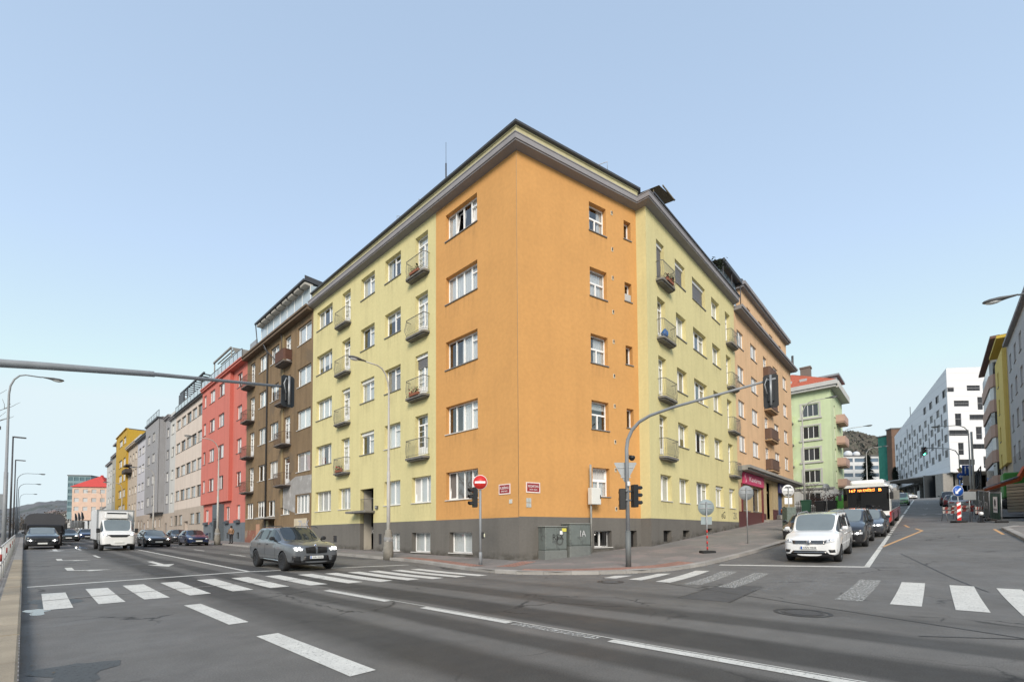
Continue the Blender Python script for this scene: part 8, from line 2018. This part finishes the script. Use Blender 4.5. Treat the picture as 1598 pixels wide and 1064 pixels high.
# ------------------------------------------------------------------ people
SKIN = mat('skin', (.45, .27, .19), .6, var=.03); 
def person(M, joints, label, top_m, leg_m, hair_m, scale=1.):
    """joints: dict of named positions; one continuous skinned body, clothing and hair as parts"""
    r_ = empty('person', M, label, 'person')
    order = ['pelvis', 'chest', 'neck', 'head', 'lsh', 'lel', 'lha', 'rsh', 'rel', 'rha', 'lhip', 'lkn', 'lan', 'lto', 'rhip', 'rkn', 'ran', 'rto']
    rad = dict(pelvis=.135, chest=.15, neck=.06, head=.1, lsh=.065, lel=.045, lha=.035, rsh=.065, rel=.045, rha=.035, lhip=.09, lkn=.06, lan=.042, lto=.035, rhip=.09, rkn=.06, ran=.042, rto=.035)
    E = [('pelvis', 'chest'), ('chest', 'neck'), ('neck', 'head'), ('chest', 'lsh'), ('lsh', 'lel'), ('lel', 'lha'), ('chest', 'rsh'), ('rsh', 'rel'), ('rel', 'rha'), ('pelvis', 'lhip'), ('lhip', 'lkn'), ('lkn', 'lan'), ('lan', 'lto'), ('pelvis', 'rhip'), ('rhip', 'rkn'), ('rkn', 'ran'), ('ran', 'rto')]
    def grow(names, fat, name, m_):
        ns = [n for n in order if n in names]; me = bpy.data.meshes.new(name); me.from_pydata([joints[n] for n in ns], [(ns.index(a), ns.index(c)) for a, c in E if a in names and c in names], [])
        o = bpy.data.objects.new('tmp', me); COL.objects.link(o); o.modifiers.new('k', 'SKIN'); sv = me.skin_vertices[0].data
        for i, n in enumerate(ns): k = rad[n] + fat; sv[i].radius = (k, k * (.8 if n in ('chest', 'pelvis') else 1)); sv[i].use_root = (i == 0)
        s_ = o.modifiers.new('s', 'SUBSURF'); s_.levels = 1; dg = bpy.context.evaluated_depsgraph_get(); dg.update(); fm = bpy.data.meshes.new_from_object(o.evaluated_get(dg)); bpy.data.objects.remove(o)
        fm.materials.clear(); fm.materials.append(m_); fm.polygons.foreach_set('use_smooth', [True] * len(fm.polygons)); return inst(name, fm, r_, M)
    grow(set(order), 0, 'body', SKIN)
    grow({'pelvis', 'chest', 'lsh', 'lel', 'rsh', 'rel', 'lha', 'rha'}, .022, 'jacket', top_m); grow({'pelvis', 'lhip', 'lkn', 'lan', 'rhip', 'rkn', 'ran'}, .016, 'trousers', leg_m)
    h = joints['head']; q = MB(); q.sphere((h[0] + .015, h[1] + .02, h[2] + .045), .112, 12, 8, 0, (.95, 1.05, 1.05)); q.obj('hair', hair_m, r_, M)
    for n, t_ in (('lan', 'lto'), ('ran', 'rto')):
        a = Vector(joints[n]); c = Vector(joints[t_]); q = MB(); q.tube([a + Vector((0, 0, -.01)), (a + c) / 2 + Vector((0, 0, -.01)), c + (c - a) * .3], [.055, .055, .035], 8); q.obj('shoe', BLACKM, r_, M)
st_ = dict(pelvis=(0, 0, .95), chest=(0, 0, 1.3), neck=(0, -.01, 1.5), head=(0, -.03, 1.62), lsh=(.19, 0, 1.42), lel=(.25, .03, 1.15), lha=(.22, -.1, .92), rsh=(-.19, 0, 1.42), rel=(-.27, .02, 1.16), rha=(-.2, -.16, 1.0),
           lhip=(.1, 0, .9), lkn=(.11, -.03, .5), lan=(.12, .02, .09), lto=(.13, -.13, .04), rhip=(-.1, 0, .9), rkn=(-.12, .0, .5), ran=(-.13, .06, .09), rto=(-.14, -.09, .04))
person(base_at(14.0, 51.0) @ RZ(-.9), st_, 'person in a brown jacket standing by the street lamp before the coral red house', mat('brown_jacket', (.20, .12, .07), .9), mat('dark_trousers', (.03, .03, .035), .9), mat('dark_hair', (.03, .02, .015), .9))
se = dict(pelvis=(0, 0, .52), chest=(0, -.12, .85), neck=(0, -.2, 1.02), head=(0, -.27, 1.12), lsh=(.19, -.14, .95), lel=(.24, -.3, .74), lha=(.1, -.48, .62), rsh=(-.19, -.14, .95), rel=(-.24, -.3, .74), rha=(-.08, -.5, .64),
          lhip=(.1, -.03, .5), lkn=(.14, -.46, .52), lan=(.15, -.5, .1), lto=(.16, -.64, .05), rhip=(-.1, -.03, .5), rkn=(-.15, -.45, .52), ran=(-.16, -.42, .1), rto=(-.18, -.56, .05))
person(base_at(52.2, 11.2) @ RZ(-.5), se, 'person in an orange top sitting on the step under the navy shop sign', mat('orange_top', (.55, .18, .07), .9), mat('blue_jeans', (.04, .06, .12), .9), mat('dark_hair', (.03, .02, .015), .9))
b = MB(); b.cbox(-.35, .35, -.2, .25, 0, .42, .02); b.obj('stone_step', CONC, None, base_at(52.2, 11.25) @ RZ(-.5), label='low stone step under the seated person', cat='step')
# fallen leaves and grit along the kerbs
b = MB(); r = random.Random(9)
for k in range(500):
    i = r.randrange(len(kp) - 1); a = kp[i]; c = kp[i + 1]; p = a.lerp(c, r.random()); d = (c - a).normalized(); n_ = Vector((d.y, -d.x)) * abs(r.gauss(0, .12)); x, y = p.x + n_.x + .02 * n_.x, p.y + n_.y; s_ = r.uniform(.008, .03); t_ = r.uniform(0, pi); z = zg(x, y) + .012
    b.quad((x - s_, y, z), (x, y - s_ * .7, z), (x + s_, y, z + s_ * .5), (x, y + s_ * .7, z))
for k in range(160):
    x, y = abs(r.gauss(0, .12)) + .01, r.uniform(3, 30); s_ = r.uniform(.006, .02); z = zg(x, y) + .012; b.quad((x - s_, y, z), (x, y - s_, z), (x + s_, y, z + s_ * .4), (x, y + s_, z))
b.obj('grit', mat('leaf_litter', (.16, .12, .07), .95, var=.3), None, I4, kind='stuff', label='leaf litter and grit gathered along the kerbs', cat='litter')
